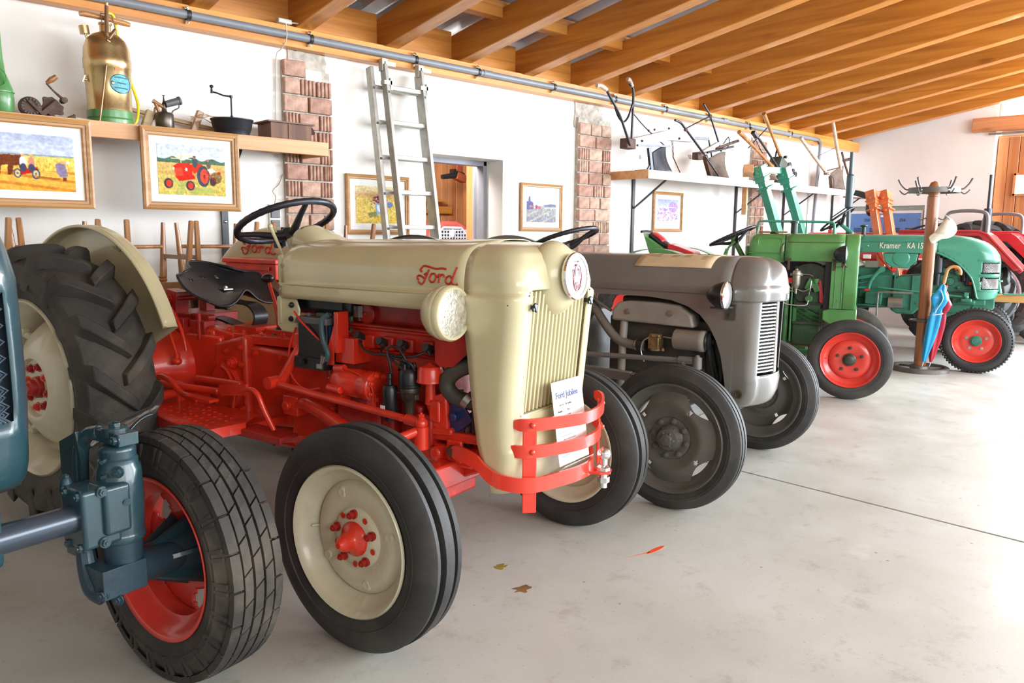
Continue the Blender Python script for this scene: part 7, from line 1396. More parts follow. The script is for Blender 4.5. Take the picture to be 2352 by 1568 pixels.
mb = MB(); c0, c1, c2 = GX(1250, 830), GX(1000, 600), GX(850, 420); mb.tube([(c0[0], -.03, c0[2]), (c1[0], -.03, c1[2]), (c2[0], -.03, c2[2])], [.009, .005, .006], 8, sm=3); mb.cyl((c0[0], -.045, c0[2]), (c0[0], .01, c0[2]), .016); cr = obj('crank', mb, M_rust, o, smooth=45)
mb = MB(); c3 = GX(1090, 220); mb.tube([(c2[0], -.03, c2[2]), ((c2[0]+c3[0])/2, -.035, (c2[2]+c3[2])/2), (c3[0], -.04, c3[2])], [.009, .016, .013], 12, sm=4); obj('crank_grip', mb, M_teak, cr, smooth=50)
o = thing('pressure_sprayer', 'tall brass knapsack sprayer with green base and oval blue label', 'brass sprayer', (1.532, YS, ZS))
mb = MB(); mb.lathe([(.045, .118), (.085, .121), (.09, .118), (.31, .124), (.315, .128), (.37, .128), (.375, .125), (.43, .122), (.475, .105), (.505, .075), (.52, .040), (.525, .030), (.56, .030), (.565, .036), (.575, .036), (.58, 0)], (0, 0, 0), (0, 0, 1), 48); obj('tank', mb, M_brass, o, smooth=40)
mb = MB(); mb.lathe([(0, 0), (0, .122), (.025, .124), (.03, .120), (.035, .124), (.075, .123), (.08, .116)], (0, 0, 0), (0, 0, 1), 48); obj('base_ring', mb, M_green, o, smooth=40)
mb = MB(); mb.tube([(-.135, -.01, .60), (-.10, -.01, .605), (0, -.01, .60), (.10, -.01, .592), (.135, -.01, .588)], [.012, .017, .013, .017, .012], 12, sm=4); mb.cyl((.0, -.03, .57), (.0, -.05, .68), .012, .010); obj('wooden_handle', mb, wood('handle_wood', (.50, .24, .08), (.34, .14, .04), 'X', .3, knots=0, coat=.4), o, smooth=50)
mb = MB(); mb.cyl((-.10, -.01, .47), (-.115, -.01, .50), .006); mb.cyl((-.112, -.01, .495), (-.118, -.01, .54), .026, .026, 20); obj('pressure_gauge', mb, M_brass, o, smooth=40)
mb = MB(); mb.tube([(.0, -.05, .66), (-.02, -.09, .50), (-.015, -.10, .46), (-.06, -.125, .22), (-.10, -.135, .0)], [.010, .012, .007, .006, .006], 10, sm=3); mb.cyl((-.015, -.10, .47), (.03, -.08, .53), .010); mb.cyl((-.03, -.11, .46), (.005, -.10, .445), .009); mb.tube([(-.025, -.03, .575), (-.03, -.03, .62), (.03, -.03, .62), (.045, -.03, .55)], .003, 6); obj('spray_lance', mb, mat('bronze_pipe', (.34, .22, .12), .4, metal=.7, var=.2), o, smooth=45)
mb = MB(); mb.tube([(.01, -.03, .63), (.05, .0, .62), (.075, .03, .52), (.10, .06, .40), (.145, .05, .26), (.165, .02, .14), (.15, .0, .05), (.128, .0, .01)], .0085, 10, sm=6); obj('hose', mb, mat('yellow_hose', (.75, .65, .03), .35), o, smooth=60)
def onlab(u, v, r=.1262): 
    t = -1.05+u; return (r*sin(t)*1, -r*cos(t), v)
mb = MB(); mb.grid(lambda a_, b_: onlab(1.32+.50*(b_)*cos(2*pi*a_), .225+.052*b_*sin(2*pi*a_), .1268), 32, 3, True); obj('oval_label', mb, mat('faded_blue_label', (.10, .42, .46), .5, var=.2, scale=90), o)
mb = MB(); mb.tube([onlab(1.32+.50*cos(2*pi*k/40), .225+.052*sin(2*pi*k/40), .1270) for k in range(40)], .0018, 5, closed=True); obj('label_rim', mb, MATS['navy_ink'], o)
mb = MB(); mb.grid(lambda a_, b_: onlab(1.06+.36*a_, .298+.018*b_, .1268), 8, 2); obj('orange_label', mb, mat('orange_label', (.72, .20, .05), .5), o)
for dz, w_ in ((.030, .30), (.0, .20), (-.028, .32)):
    mb = MB(); k = 0; t = 1.32-w_
    while t < 1.32+w_: mb.grid(lambda a_, b_, t=t: onlab(t+.022*a_, .225+dz+.007*b_, .1275), 1, 1); t += .036
    obj('label_print', mb, MATS['navy_ink'], o, smooth=0, kind='stuff')
mb = MB(); mb.sph(onlab(.93, .225, .1262), (.010, .004, .012), 10, 6); mb.cyl((-.118, -.02, .24), (-.135, -.02, .24), .005); mb.box((-.137, -.02, .245), (.006, .01, .04), (0, .4, 0)); obj('wing_nut', mb, M_brass, o)
o = thing('foot_lever', 'small green treadle lever lying beside the brass sprayer', 'lever', (1.355, 5.00, ZS))
mb = MB(); mb.beam((-.03, 0, .014), (.065, -.0, .008), .02, .010); obj('bar', mb, M_green, o); mb = MB(); mb.box((-.045, 0, .014), (.035, .03, .022), (0, -.5, .2)); mb.sph((-.03, 0, .028), .008, 8, 6); obj('pedal', mb, M_rust, o, bevel=.004)
o = thing('blow_torch', 'small blackened brass blowtorch beside the sprayer', 'blowtorch', (1.832, 5.02, ZS))
mb = MB(); mb.lathe([(0, 0), (0, .050), (.004, .053), (.09, .053), (.10, .048), (.105, .02), (.115, .015), (.135, .012), (.15, .016), (.155, .012), (.17, .006), (.20, .003), (.203, .012), (.207, 0)], (0, 0, 0), (0, 0, 1), 32); obj('tank', mb, mat('tarnished_brass', (.12, .10, .08), .35, metal=.8, var=.25), o, smooth=40)
mb = MB(); mb.cyl((.005, -.01, .150), (.085, -.01, .180), .020, .022, 20); mb.cyl((.085, -.01, .18), (.095, -.01, .184), .026, .026, 20); mb.tube([(.085, -.01, .165), (.085, -.01, .14), (.055, 0, .12), (.045, 0, .10)], .004, 6, sm=4); obj('burner', mb, MATS['dark_grey_plastic'], o, smooth=40)
mb = MB(); mb.cyl((-.065, 0, .165), (-.005, 0, .135), .013, .011, 14); mb.cyl((-.05, 0, .15), (-.03, 0, .10), .010, .010); obj('grip', mb, M_teak, o, smooth=40)
o = thing('flail', 'long pale wooden flail lying behind the blowtorch and pan', 'flail', (1.70, 5.17, ZS))
mb = MB(); mb.beam((-.06, .02, .13), (.72, .02, .025), .035, .022); obj('stave', mb, wood('pale_wood', (.50, .38, .22), (.34, .23, .12), 'X', .6, knots=0), o, smooth=0, bevel=.003)
mb = MB(); mb.beam((.345, -.04, .01), (.40, -.04, .15), .045, .03, (0, 1, 0)); obj('peg', mb, M_teak, o, bevel=.006)
mb = MB(); mb.beam((.03, -.10, .005), (.07, -.10, .11), .05, .04, (0, 1, 0)); mb.beam((.09, -.08, .06), (.105, -.08, .14), .012, .02, (0, 1, 0)); obj('block', mb, MATS['pale_wood'], o, bevel=.006)
mb = MB()
for k in range(3): mb.tube([(.33, -.05, .085+.012*k), (.40, -.07, .13-.01*k), (.47, -.05, .125), (.58, -.03, .115+.005*k), (.68, -.02, .118-.004*k), (.76, -.02, .122)], .0028, 6, sm=5)
mb.tube([(.40, -.06, .11), (.45, -.08, .08), (.48, -.07, .075)], .0025, 6, sm=4); obj('twine', mb, mat('jute', (.40, .27, .14), .9), o, smooth=50)
o = thing('roasting_pan', 'black iron roasting pan with crank stirrer', 'pan', (2.245, 4.99, ZS))
mb = MB(); mb.lathe([(0, 0), (0, .105), (.035, .115), (.04, .119), (.088, .128), (.095, .134), (.100, .134), (.102, .12), (.105, 0)], (0, 0, 0), (0, 0, 1), 40); obj('pan', mb, M_iron, o, smooth=40)
mb = MB(); mb.cyl((0.0, 0, .10), (0, 0, .125), .014, .008); mb.tube([(0, 0, .11), (.0, 0, .24), (0, 0, .245), (-.05, 0, .245), (-.09, 0, .255), (-.125, 0, .26)], .0055, 8); mb.cyl((-.125, 0, .25), (-.125, 0, .285), .008, .006); mb.sph((-.125, 0, .292), (.013, .013, .010), 12, 8); mb.cyl((0, 0, .235), (0, 0, .252), .010); obj('crank_stirrer', mb, M_iron, o, smooth=45)
o = thing('wooden_box', 'old brown wooden box with flat overhanging lid on the shelf end', 'box', (2.64, 5.04, ZS))
mb = MB(); mb.box((0, 0, .055), (.30, .19, .11)); mb.box((-.02, -.098, .055), (.008, .004, .11)); obj('body', mb, wood('old_brown_wood', (.24, .12, .07), (.13, .06, .035), 'Z', .65, knots=.4), o, smooth=0, bevel=.003)
mb = MB(); mb.box((-.005, 0, .114), (.34, .23, .010)); obj('lid', mb, wood('old_lid_wood', (.18, .11, .08), (.10, .06, .045), 'X', .7, knots=0), o, smooth=0)
mb = MB(); mb.lathe([(0, .0), (.0, .035), (.05, .012), (.05, 0)], (.19, -.02, .09), (-.8, 0, -.6), 20); mb.box((.175, .0, .02), (.03, .04, .04)); obj('spout', mb, M_rust, o)
# ================================================================ PIPE, CLAMPS, CABLES
pp = thing('waste_pipe', 'grey plastic pipe running along the timber plate', 'pipe', (0, 0, 0))
mb = MB(); mb.tube([(-2.2, 5.155, 2.668), (4.6, 5.155, 2.664), (10.82, 5.155, 2.655)], .0265, 16); obj('pipe_run', mb, mat('grey_pvc', (.20, .21, .23), .45), pp, smooth=50)
for x in (4.6, 1.1, 8.4): mb = MB(); mb.cyl((x-.05, 5.155, 2.665), (x+.05, 5.155, 2.665), .030, .030, 18); obj('pipe_sleeve', mb, MATS['grey_pvc'], pp)
for i, x in enumerate((2.06, 2.92, 3.84, 4.50, 5.43, 6.33, 7.20, 8.06, 8.95, 10.05, .9)):
    mb = MB(); mb.lathe([(-.012, .030), (.012, .030), (.012, .033), (-.012, .033)], (x, 5.155, 2.665), (1, 0, 0), 20, loop=True); cl = obj('pipe_clamp', mb, M_cable, pp, smooth=40)
    for dz in (-.042, .042): mb = MB(); mb.box((x-.006, 5.165, 2.665+dz), (.022, .03, .022)); mb.cyl((x-.006, 5.15, 2.665+dz), (x-.006, 5.143, 2.665+dz), .008); obj('clamp_lug', mb, M_chrome, cl, bevel=.003)
mb = MB(); mb.tube([(10.80, 5.155, 2.655), (10.88, 5.155, 2.655), (10.94, 5.155, 2.62), (10.94, 5.155, 2.5), (10.94, 5.20, 1.2)], .022, 12); obj('down_pipe', mb, MATS['grey_pvc'], pp, smooth=50)
jb = thing('junction_box', 'small white electrical junction box on top of the wall plate with its cable', 'junction box', (2.725, 5.17, 2.735))
mb = MB(); mb.box((0, 0, .016), (.10, .05, .030)); obj('box', mb, mat('off_white_plastic', (.60, .57, .50), .5), jb, bevel=.004)
mb = MB(); mb.tube([(.05, -.01, .015), (.13, -.04, .02), (.16, -.06, .06), (.155, -.06, .16), (.17, -.04, .27)], .005, 8, sm=6); mb.tube([(0, -.03, .0), (.0, -.035, -.10), (.0, .05, -.16), (-.02, .09, -.22), (-.03, .095, -.60), (-.03, .095, -.9)], .004, 8, sm=3); obj('cable', mb, MATS['off_white_plastic'], jb, smooth=50)
sk = thing('wall_socket', 'double grey wall socket beside the left brick pillar', 'socket', (2.66, 5.27, 1.40))
mb = MB(); mb.box((0, 0, 0), (.085, .02, .21)); obj('back_plate', mb, M_white, sk, bevel=.004)
for dz in (-.05, .05): mb = MB(); mb.box((0, -.014, dz), (.07, .012, .085)); hx = obj('socket_cover', mb, MATS['dark_grey_plastic'], sk, bevel=.004)
mb = MB(); mb.tube([(0, -.005, .10), (.01, -.005, .16), (-.01, -.005, .20), (.04, -.005, .25), (.07, -.005, .32)], .0025, 6, sm=4); obj('cable', mb, mat('brown_wire', (.30, .18, .10), .6), sk, smooth=50)
# ================================================================ PLOUGHS ON THE LONG SHELF (top z 1.95)
YP = 4.97; ZP = 1.952
def at(o, x, z, y=YP): return (x-o.location.x, y-o.location.y, z-o.location.z)
def moldboard(o, T_, m, y=YP):   # twisted share between four corners (x,z): top-left, top-right, bottom-right, bottom-left
    (ax, az), (bx, bz), (cx, cz), (dx, dz) = T_
    def f(u, v):
        x = (ax*(1-u)+bx*u)*(1-v)+(dx*(1-u)+cx*u)*v-.05*sin(pi*v)*u; z = (az*(1-u)+bz*u)*(1-v)+(dz*(1-u)+cz*u)*v+.03*sin(pi*u)*(1-v)
        return at(o, x, z, y-.10*sin(pi*u*.6)+.12*u*(1-v))
    mb = MB(); mb.grid(f, 14, 14); return obj('mouldboard', mb, m, o, smooth=60, solid=.008)
def rods(o, nm, L_, m, **k):
    for pts, r in L_:
        mb = MB(); mb.tube([at(o, *p) for p in pts], r, 8, sm=4 if len(pts) > 2 else 0); obj(nm, mb, m, o, smooth=50)
M_beamw = mat('whitewashed_beam', (.72, .72, .74), .5, var=.12, scale=9, dirt=.3, dirtcol=(.3, .25, .22))
M_dirt = mat('earth_crusted_iron', (.17, .12, .09), .75, metal=.2, var=.25, scale=10, dirt=.4, dirtcol=(.08, .06, .05), bump=.4)
M_gw = mat('grey_weathered_wood', (.46, .36, .28), .65, var=.15, stretch=(4, 4, 1))
g_ = 'old hand ploughs on the long shelf'
o = thing('plough', 'white-beamed plough with dark mouldboard and long curved handles, nearest on the shelf', 'plough', (6.9, YP, ZP), 0, g_)
rods(o, 'handle', [([(5.71, 2.628, 4.75), (5.80, 2.58, 4.78), (6.0, 2.44, 4.82), (6.30, 2.19, 4.92)], .013), ([(6.33, 2.79), (6.39, 2.74), (6.395, 2.6), (6.385, 2.21)], .013), ([(5.93, 2.50, 4.82), (6.02, 2.43, 4.85), (6.16, 2.40, 4.9), (6.32, 2.47), (6.385, 2.60)], .011), ([(6.39, 2.52), (6.60, 2.40), (6.97, 2.235)], .007)], M_iron)
for P in ([(5.56, 2.645, 4.74), (5.62, 2.65, 4.74), (5.71, 2.628, 4.75)], [(6.29, 2.83), (6.33, 2.825), (6.37, 2.77)]): mb = MB(); mb.tube([at(o, *p) for p in P], .020, 10, sm=3); obj('handle_grip', mb, M_gw, o, smooth=50)
mb = MB(); mb.add([at(o, x, z, y) for y in (YP-.04, YP+.04) for x, z in ((6.34, 2.255), (6.95, 2.40), (7.12, 2.39), (7.45, 2.40), (7.45, 2.32), (7.0, 2.30), (6.36, 2.19))], [(0, 1, 2, 3, 4, 5, 6), (13, 12, 11, 10, 9, 8, 7)]+[(i, (i+1) % 7, (i+1) % 7+7, i+7) for i in range(7)]); obj('beam', mb, M_beamw, o, smooth=0, bevel=.006)
mb = MB(); mb.box(at(o, 6.33, 2.21), (.14, .10, .10)); obj('beam_end', mb, M_rust, o, bevel=.008)
mb = MB(); mb.beam(at(o, 7.42, 2.365), at(o, 7.78, 2.385), .03, .03); mb.beam(at(o, 6.42, 2.20, YP-.05), at(o, 6.98, 2.235, YP-.05), .02, .02); mb.beam(at(o, 6.68, 2.20), at(o, 6.74, 1.955), .03, .04); mb.beam(at(o, 6.73, 2.05), at(o, 6.65, 1.955), .02, .02); mb.box(at(o, 6.80, 1.962), (.50, .14, .018)); obj('frog', mb, M_iron, o)
for x, z in ((6.6, 2.36), (6.7, 2.38), (6.95, 2.415), (7.15, 2.33), (6.5, 2.25)): mb = MB(); mb.bolt(at(o, x, z, YP-.045), (0, -1, 0), .010, .012); obj('beam_bolt', mb, M_rust, o)
moldboard(o, ((6.74, 2.16), (7.01, 2.235), (6.98, 1.96), (6.76, 1.96)), M_iron)
mb = MB()
for k in range(5): mb.tube([(at(o, 7.09+.006*k, 2.29-.035*k)[0]+.010*cos(t), at(o, 7.09, 2.3)[1]+.006*sin(t)*(k % 2), at(o, 7, 2.29-.035*k)[2]+.020*sin(t)) for t in [2*pi*i/12 for i in range(12)]], .0035, 5, closed=True)
mb.cyl(at(o, 7.12, 2.13), at(o, 7.28, 1.953), .006); obj('chain', mb, M_rust, o, smooth=50)
o = thing('plough', 'plough with brown earth-crusted mouldboard, second from the brick pillar', 'plough', (7.95, YP, ZP), 0, g_)
rods(o, 'handle', [([(6.88, 2.482, 4.80), (6.98, 2.465, 4.80), (7.1, 2.418, 4.82), (7.60, 2.20, 4.9)], .013), ([(7.657, 2.753), (7.72, 2.70), (7.80, 2.637), (8.0, 2.36), (8.06, 2.27)], .012), ([(7.1, 2.418, 4.82), (7.80, 2.637)], .008), ([(7.62, 2.18, 4.9), (7.83, 1.975, 4.85)], .010), ([(7.66, 2.22, 4.9), (8.2, 2.33, 4.9)], .012), ([(7.78, 2.40), (7.90, 2.12)], .010), ([(8.1, 2.36), (8.2, 2.44), (8.22, 2.36), (8.15, 2.30)], .006)], M_iron)
for x, z, y in ((7.11, 2.41, 4.82), (7.80, 2.635, YP)): mb = MB(); mb.sph(at(o, x, z, y), (.028, .022, .022), 10, 8); obj('rod_joint', mb, M_rust, o)
mb = MB(); mb.beam(at(o, 7.58, 2.19), at(o, 7.98, 2.35), .07, .05, w1=.05, h1=.04); obj('beam', mb, M_beamw, o, bevel=.006)
mb = MB(); mb.beam(at(o, 7.95, 2.29), at(o, 8.42, 2.42), .03, .03); mb.box(at(o, 7.58, 2.18), (.10, .08, .08)); mb.beam(at(o, 7.72, 2.2), at(o, 7.86, 1.965), .05, .05); obj('draught_bar', mb, M_rust, o, bevel=.005)
moldboard(o, ((7.80, 2.17), (8.19, 2.27), (8.10, 1.965), (7.88, 1.965)), M_dirt)
mb = MB(); mb.box(at(o, 8.0, 1.962), (.34, .14, .018)); mb.box(at(o, 7.80, 1.964), (.08, .05, .022)); obj('share', mb, M_rust, o)
o = thing('plough', 'plough with two long wooden handles and green-black gearing, third along the shelf', 'plough', (9.4, YP, ZP), 0, g_)
for P in ([(8.14, 2.48, 4.80), (8.7, 2.30, 4.85), (9.25, 2.13, 4.92)], [(8.82, 2.765, 4.88), (9.15, 2.52, 4.92), (9.50, 2.22, 4.95)]): mb = MB(); mb.tube([at(o, *p) for p in P], [.026, .018, .022], 8, sm=3); obj('handle', mb, M_teak, o, smooth=50)
rods(o, 'rod', [([(8.45, 2.33, 4.85), (8.95, 2.61, 4.9)], .007), ([(8.57, 2.53, 4.86), (9.0, 2.33, 4.9), (9.45, 2.05, 4.9)], .014), ([(9.5, 2.2), (9.72, 2.02)], .012), ([(9.3, 2.25), (9.6, 2.0)], .008), ([(8.8, 2.48), (9.2, 2.15)], .006), ([(9.32, 2.25), (9.35, 2.38)], .012)], M_iron)
mb = MB(); mb.box(at(o, 9.42, 2.20), (.22, .16, .14), (0, .4, 0)); mb.prism([(0, 0), (.30, .02), (.20, .16), (.03, .12)], 'y', -.06, .06, at(o, 9.42, 1.955)); mb.beam(at(o, 9.3, 2.22), at(o, 9.66, 2.02), .08, .06); obj('gear_case', mb, mat('green_black_casting', (.05, .07, .055), .5, var=.3, metal=.3, bump=.3), o, bevel=.010)
for x, z, r in ((9.55, 2.20, .045), (9.66, 2.14, .03), (9.58, 2.10, .03), (9.45, 2.30, .02), (9.72, 2.10, .035)): mb = MB(); mb.cyl(at(o, x, z, YP-.09), at(o, x, z, YP-.05), r, r*.8, 14); obj('gear', mb, M_iron, o)
mb = MB(); mb.beam(at(o, 9.55, 2.03, YP-.08), at(o, 9.68, 2.08, YP-.08), .015, .05); obj('bright_lever', mb, M_chrome, o)
mb = MB(); mb.box(at(o, 8.60, 2.50, 4.86), (.10, .05, .04), (0, .5, 0)); mb.sph(at(o, 8.50, 2.56, 4.86), .018, 10, 6); obj('lever_head', mb, M_iron, o)
moldboard(o, ((9.12, 2.17), (9.36, 2.17), (9.25, 2.0), (9.15, 2.0)), M_dirt)
o = thing('plough', 'plough with brown twisted share and grey handles, farthest along the shelf', 'plough', (11.1, YP, ZP), 0, g_)
for P in ([(9.73, 2.56, 4.85), (10.25, 2.36, 4.9), (10.72, 2.17, 4.93)], [(10.74, 2.87, 4.90), (10.95, 2.60, 4.93), (11.20, 2.25, 4.95)]): mb = MB(); mb.tube([at(o, *p) for p in P], [.022, .026, .022], 8, sm=3); obj('handle', mb, M_gw, o, smooth=50)
rods(o, 'rod', [([(10.3, 2.36, 4.9), (11.0, 2.56, 4.93)], .004), ([(10.6, 2.19, 4.92), (11.15, 2.28, 4.95)], .009), ([(10.72, 2.17, 4.93), (10.85, 2.12, 4.9), (10.9, 2.02, 4.9), (10.85, 1.96, 4.88)], .006), ([(11.24, 2.50), (11.35, 2.36), (11.5, 2.2)], .016), ([(11.32, 2.39), (11.56, 2.43)], .022)], M_rust)
moldboard(o, ((10.92, 2.19), (11.38, 2.32), (11.22, 1.975), (10.98, 1.975)), M_dirt)
mb = MB(); mb.box(at(o, 11.10, 1.965), (.42, .16, .025)); mb.beam(at(o, 10.93, 2.15), at(o, 11.0, 1.97), .05, .05); mb.box(at(o, 10.70, 2.17, 4.93), (.06, .05, .04)); obj('share', mb, M_dirt, o, bevel=.005)
# ================================================================ LADDER
ld = thing('ladder', 'grey aluminium extension ladder leaning on the white wall by the doorway', 'ladder', (3.70, 4.80, 0))
def ly(z): return (z/2.60)*.405
for sec, (xa, xb, dy, z1) in enumerate(((-.30, .17, 0, 2.555), (-.178, .165, -.070, 2.575))):
    if sec == 0: xa, xb = -.262, .195
    for x in (xa, xb):
        mb = MB(); mb.beam((x, ly(0)+dy, 0 if sec == 0 else .22), (x, ly(z1)+dy, z1), .030, .066, (0, 1, 0)); rl = obj('rail', mb, M_alu, ld, smooth=0, bevel=.004)
        for k in range(9):
            z = .28+.265*k-(.03 if sec else 0)
            if z < z1-.05: mb = MB(); mb.box((x, ly(z)+dy-.036, z), (.016, .004, .018)); obj('rung_end', mb, M_greydk, rl)
    for k in range(9):
        z = .30+.2635*k+(.0 if sec else 0)
        if z < z1-.1:
            mb = MB(); mb.box(((xa+xb)/2, ly(z)+dy, z), (xb-xa, .034, .030), (-.1, 0, 0)); mb.box(((xa+xb)/2, ly(z)+dy, z+.016), (xb-xa-.03, .030, .004)); obj('rung', mb, M_alu, ld, smooth=0, bevel=.003)
for x in (-.178, .165):
    mb = MB(); mb.box((x, ly(2.55)-.06, 2.575), (.05, .05, .09)); mb.box((x+.045, ly(2.55)-.08, 2.585), (.09, .03, .03)); mb.box((x, ly(2.44)-.085, 2.44), (.07, .05, .03)); mb.box((x+.03, ly(2.44)-.10, 2.43), (.02, .02, .09)); obj('top_hook', mb, M_alu, ld, bevel=.005)
# ================================================================ CHAIRS UPSIDE DOWN ON TABLES
def chair_proto():
    o = bpy.data.objects.new('wooden_chair', None); C.objects.link(o)
    # built upside down: origin at the seat plane resting on a table, legs up
    mb = MB(); mb.prism([(-.20, -.20), (.20, -.20), (.19, .0), (.17, .19), (-.17, .19), (-.19, 0)], 'z', 0, .035); obj('seat', mb, M_teak, o, smooth=0, bevel=.008)
    for sx in (-1, 1):
        mb = MB(); mb.tube([(sx*.165, -.155, .03), (sx*.17, -.16, .10), (sx*.178, -.165, .25), (sx*.19, -.175, .43)], [.016, .022, .018, .012], 10, sm=3); mb.lathe([(.06, .02), (.07, .028), (.08, .02), (.09, .026), (.10, .02)], (sx*.165, -.158, 0), (0, 0, 1), 12); obj('leg', mb, M_teak, o, smooth=45)
        mb = MB(); mb.beam((sx*.16, .165, -.05), (sx*.185, .235, .44), .034, .034, (0, 1, 0), .028, .026); mb.beam((sx*.16, .165, .0), (sx*.175, .20, -.30), .034, .028, (0, 1, 0)); obj('leg', mb, M_teak, o, smooth=0, bevel=.006)
        mb = MB(); mb.beam((sx*.178, -.165, .22), (sx*.175, .20, .22), .014, .026); obj('stretcher', mb, M_teak, o)
    mb = MB(); mb.tube([(-.175, -.165, .28), (0, -.10, .28), (.175, -.165, .28)], .012, 8, sm=4); obj('stretcher', mb, M_teak, o, smooth=50)
    mb = MB(); mb.beam((-.16, .17, .05), (.16, .17, .05), .02, .05); obj('seat_rail', mb, M_teak, o)
    for dz in (-.14, -.25): mb = MB(); mb.box((0, .19-dz*.06, dz), (.33, .018, .06)); obj('back_slat', mb, M_teak, o, bevel=.005)
    return o
cp = chair_proto(); first = True
lab = ['leftmost upturned chair, below the wheat field picture', 'upturned chair behind the crest of the cream fender', 'upturned chair between the fender and the black tractor seat', 'upturned chair right behind the black tractor seat', 'upturned chair seen beyond the steering wheel', 'upturned chair in front of the left brick pillar']
for i, (x, y, rz) in enumerate(((.70, 4.92, 3.25), (1.16, 4.93, 3.05), (1.64, 4.92, 3.2), (2.08, 4.93, 3.05), (2.52, 4.93, 3.22), (2.95, 4.94, 3.1))):
    o = cp if first else copytree(cp); first = False; o.location = (x, y, .932); o.rotation_euler = (0, 0, rz); tag(o, 'wooden chair, '+lab[i], 'chair', 'chairs stacked upside down on the tables')
for i, x in enumerate((1.0, 2.5)):
    o = thing('table', 'dark high table under the upturned chairs, '+('left one' if i == 0 else 'right one, behind the cream hood'), 'table', (x, 5.02, 0), 0, 'tables under the chairs')
    mb = MB(); mb.box((0, 0, .915), (1.46, .42, .03)); obj('table_top', mb, wood('dark_table', (.13, .06, .03), (.07, .03, .015), 'X', .4), o, smooth=0, bevel=.004)
    mb = MB(); mb.box((0, 0, .86), (1.3, .36, .08)); obj('apron', mb, MATS['dark_table'], o)
    for sx in (-.65, .65):
        for sy in (-.20, .20): mb = MB(); mb.box((sx, sy*.85, .45), (.055, .055, .90)); obj('leg', mb, MATS['dark_table'], o)
    for k in (-.29, .29): pass
# ================================================================ COAT STAND, CAP, UMBRELLAS
cs = thing('coat_stand', 'wooden coat stand with iron hooks on a round metal foot', 'coat stand', (8.20, 2.70, 0), atan2(2.70, 8.20)-pi/2)
M_csw = wood('coat_stand_wood', (.34, .13, .05), (.22, .075, .028), 'Z', .35, coat=.3, knots=.1)
mb = MB(); mb.lathe([(.05, .052), (.10, .056), (.105, .052), (.115, .056), (1.70, .054), (1.705, .048), (1.72, .048), (1.725, .054), (1.76, .054), (1.80, .050), (1.835, .034), (1.85, 0)], (0, 0, 0), (0, 0, 1), 32); obj('pole', mb, M_csw, cs, smooth=40)
M_csm = mat('dull_iron', (.14, .13, .12), .45, metal=.5, var=.15)
mb = MB(); mb.lathe([(0, .265), (.035, .265), (.045, .255), (.045, .225), (.035, .215), (0, .215)], (0, 0, 0), (0, 0, 1), 56, loop=True); ft = obj('foot_ring', mb, M_csm, cs, smooth=40)
for k in range(3): a = 2*pi*k/3+.4; mb = MB(); mb.beam((.04*cos(a), .04*sin(a), .030), (.235*cos(a), .235*sin(a), .022), .03, .02); obj('foot_spoke', mb, M_csm, cs)
mb = MB(); mb.lathe([(.02, 0), (.02, .09), (.05, .085), (.055, .07), (.055, .05)], (0, 0, 0), (0, 0, 1), 32); obj('foot_boss', mb, M_csm, cs, smooth=40)
mb = MB(); mb.lathe([(1.735, .215), (1.785, .215), (1.785, .225), (1.735, .225)], (0, 0, 0), (0, 0, 1), 48, loop=True); mb.box((0, 0, 1.76), (.44, .012, .05)); mb.box((0, 0, 1.76), (.012, .44, .05)); obj('hook_ring', mb, M_csm, cs, smooth=40)
for k in range(6):
    a = 2*pi*k/6+.05; e = Vector((cos(a), sin(a), 0)); z = V(0, 0, 1)
    mb = MB(); mb.tube([e*.225+z*1.77, e*.25+z*1.775, e*.29+z*1.82, e*.315+z*1.87], [.007, .007, .008, .010], 8, sm=4); mb.tube([e*.225+z*1.745, e*.255+z*1.725, e*.285+z*1.745, e*.30+z*1.765], [.006, .006, .006, .005], 8, sm=4); obj('coat_hook', mb, M_csm, cs, smooth=50)
    mb = MB(); mb.bolt(e*.225+z*1.76, e, .006, .006); obj('rivet', mb, M_chrome, cs)
for s, zz in ((-1, 1.50), (1, 1.50)): mb = MB(); mb.tube([(s*.05, -.01, zz), (s*.09, -.02, zz-.02), (s*.115, -.02, zz+.0)], .005, 8, sm=3); obj('side_hook', mb, M_csm, cs)
mb = MB(); mb.tube([(.13*cos(2*pi*k/36)*1.0, .10*sin(2*pi*k/36), .50) for k in range(36)], .005, 8, closed=True); mb.lathe([(.48, .058), (.52, .058)], (0, 0, 0), (0, 0, 1), 32); mb.box((.09, 0, .50), (.09, .01, .01)); mb.box((-.09, 0, .50), (.09, .01, .01)); obj('umbrella_ring', mb, M_csm, cs, smooth=40)
def csw(x, y, z):   # stand space -> world
    a = atan2(2.70, 8.20)-pi/2; return (8.20+x*cos(a)-y*sin(a), 2.70+x*sin(a)+y*cos(a), z)
RZ = atan2(2.70, 8.20)-pi/2
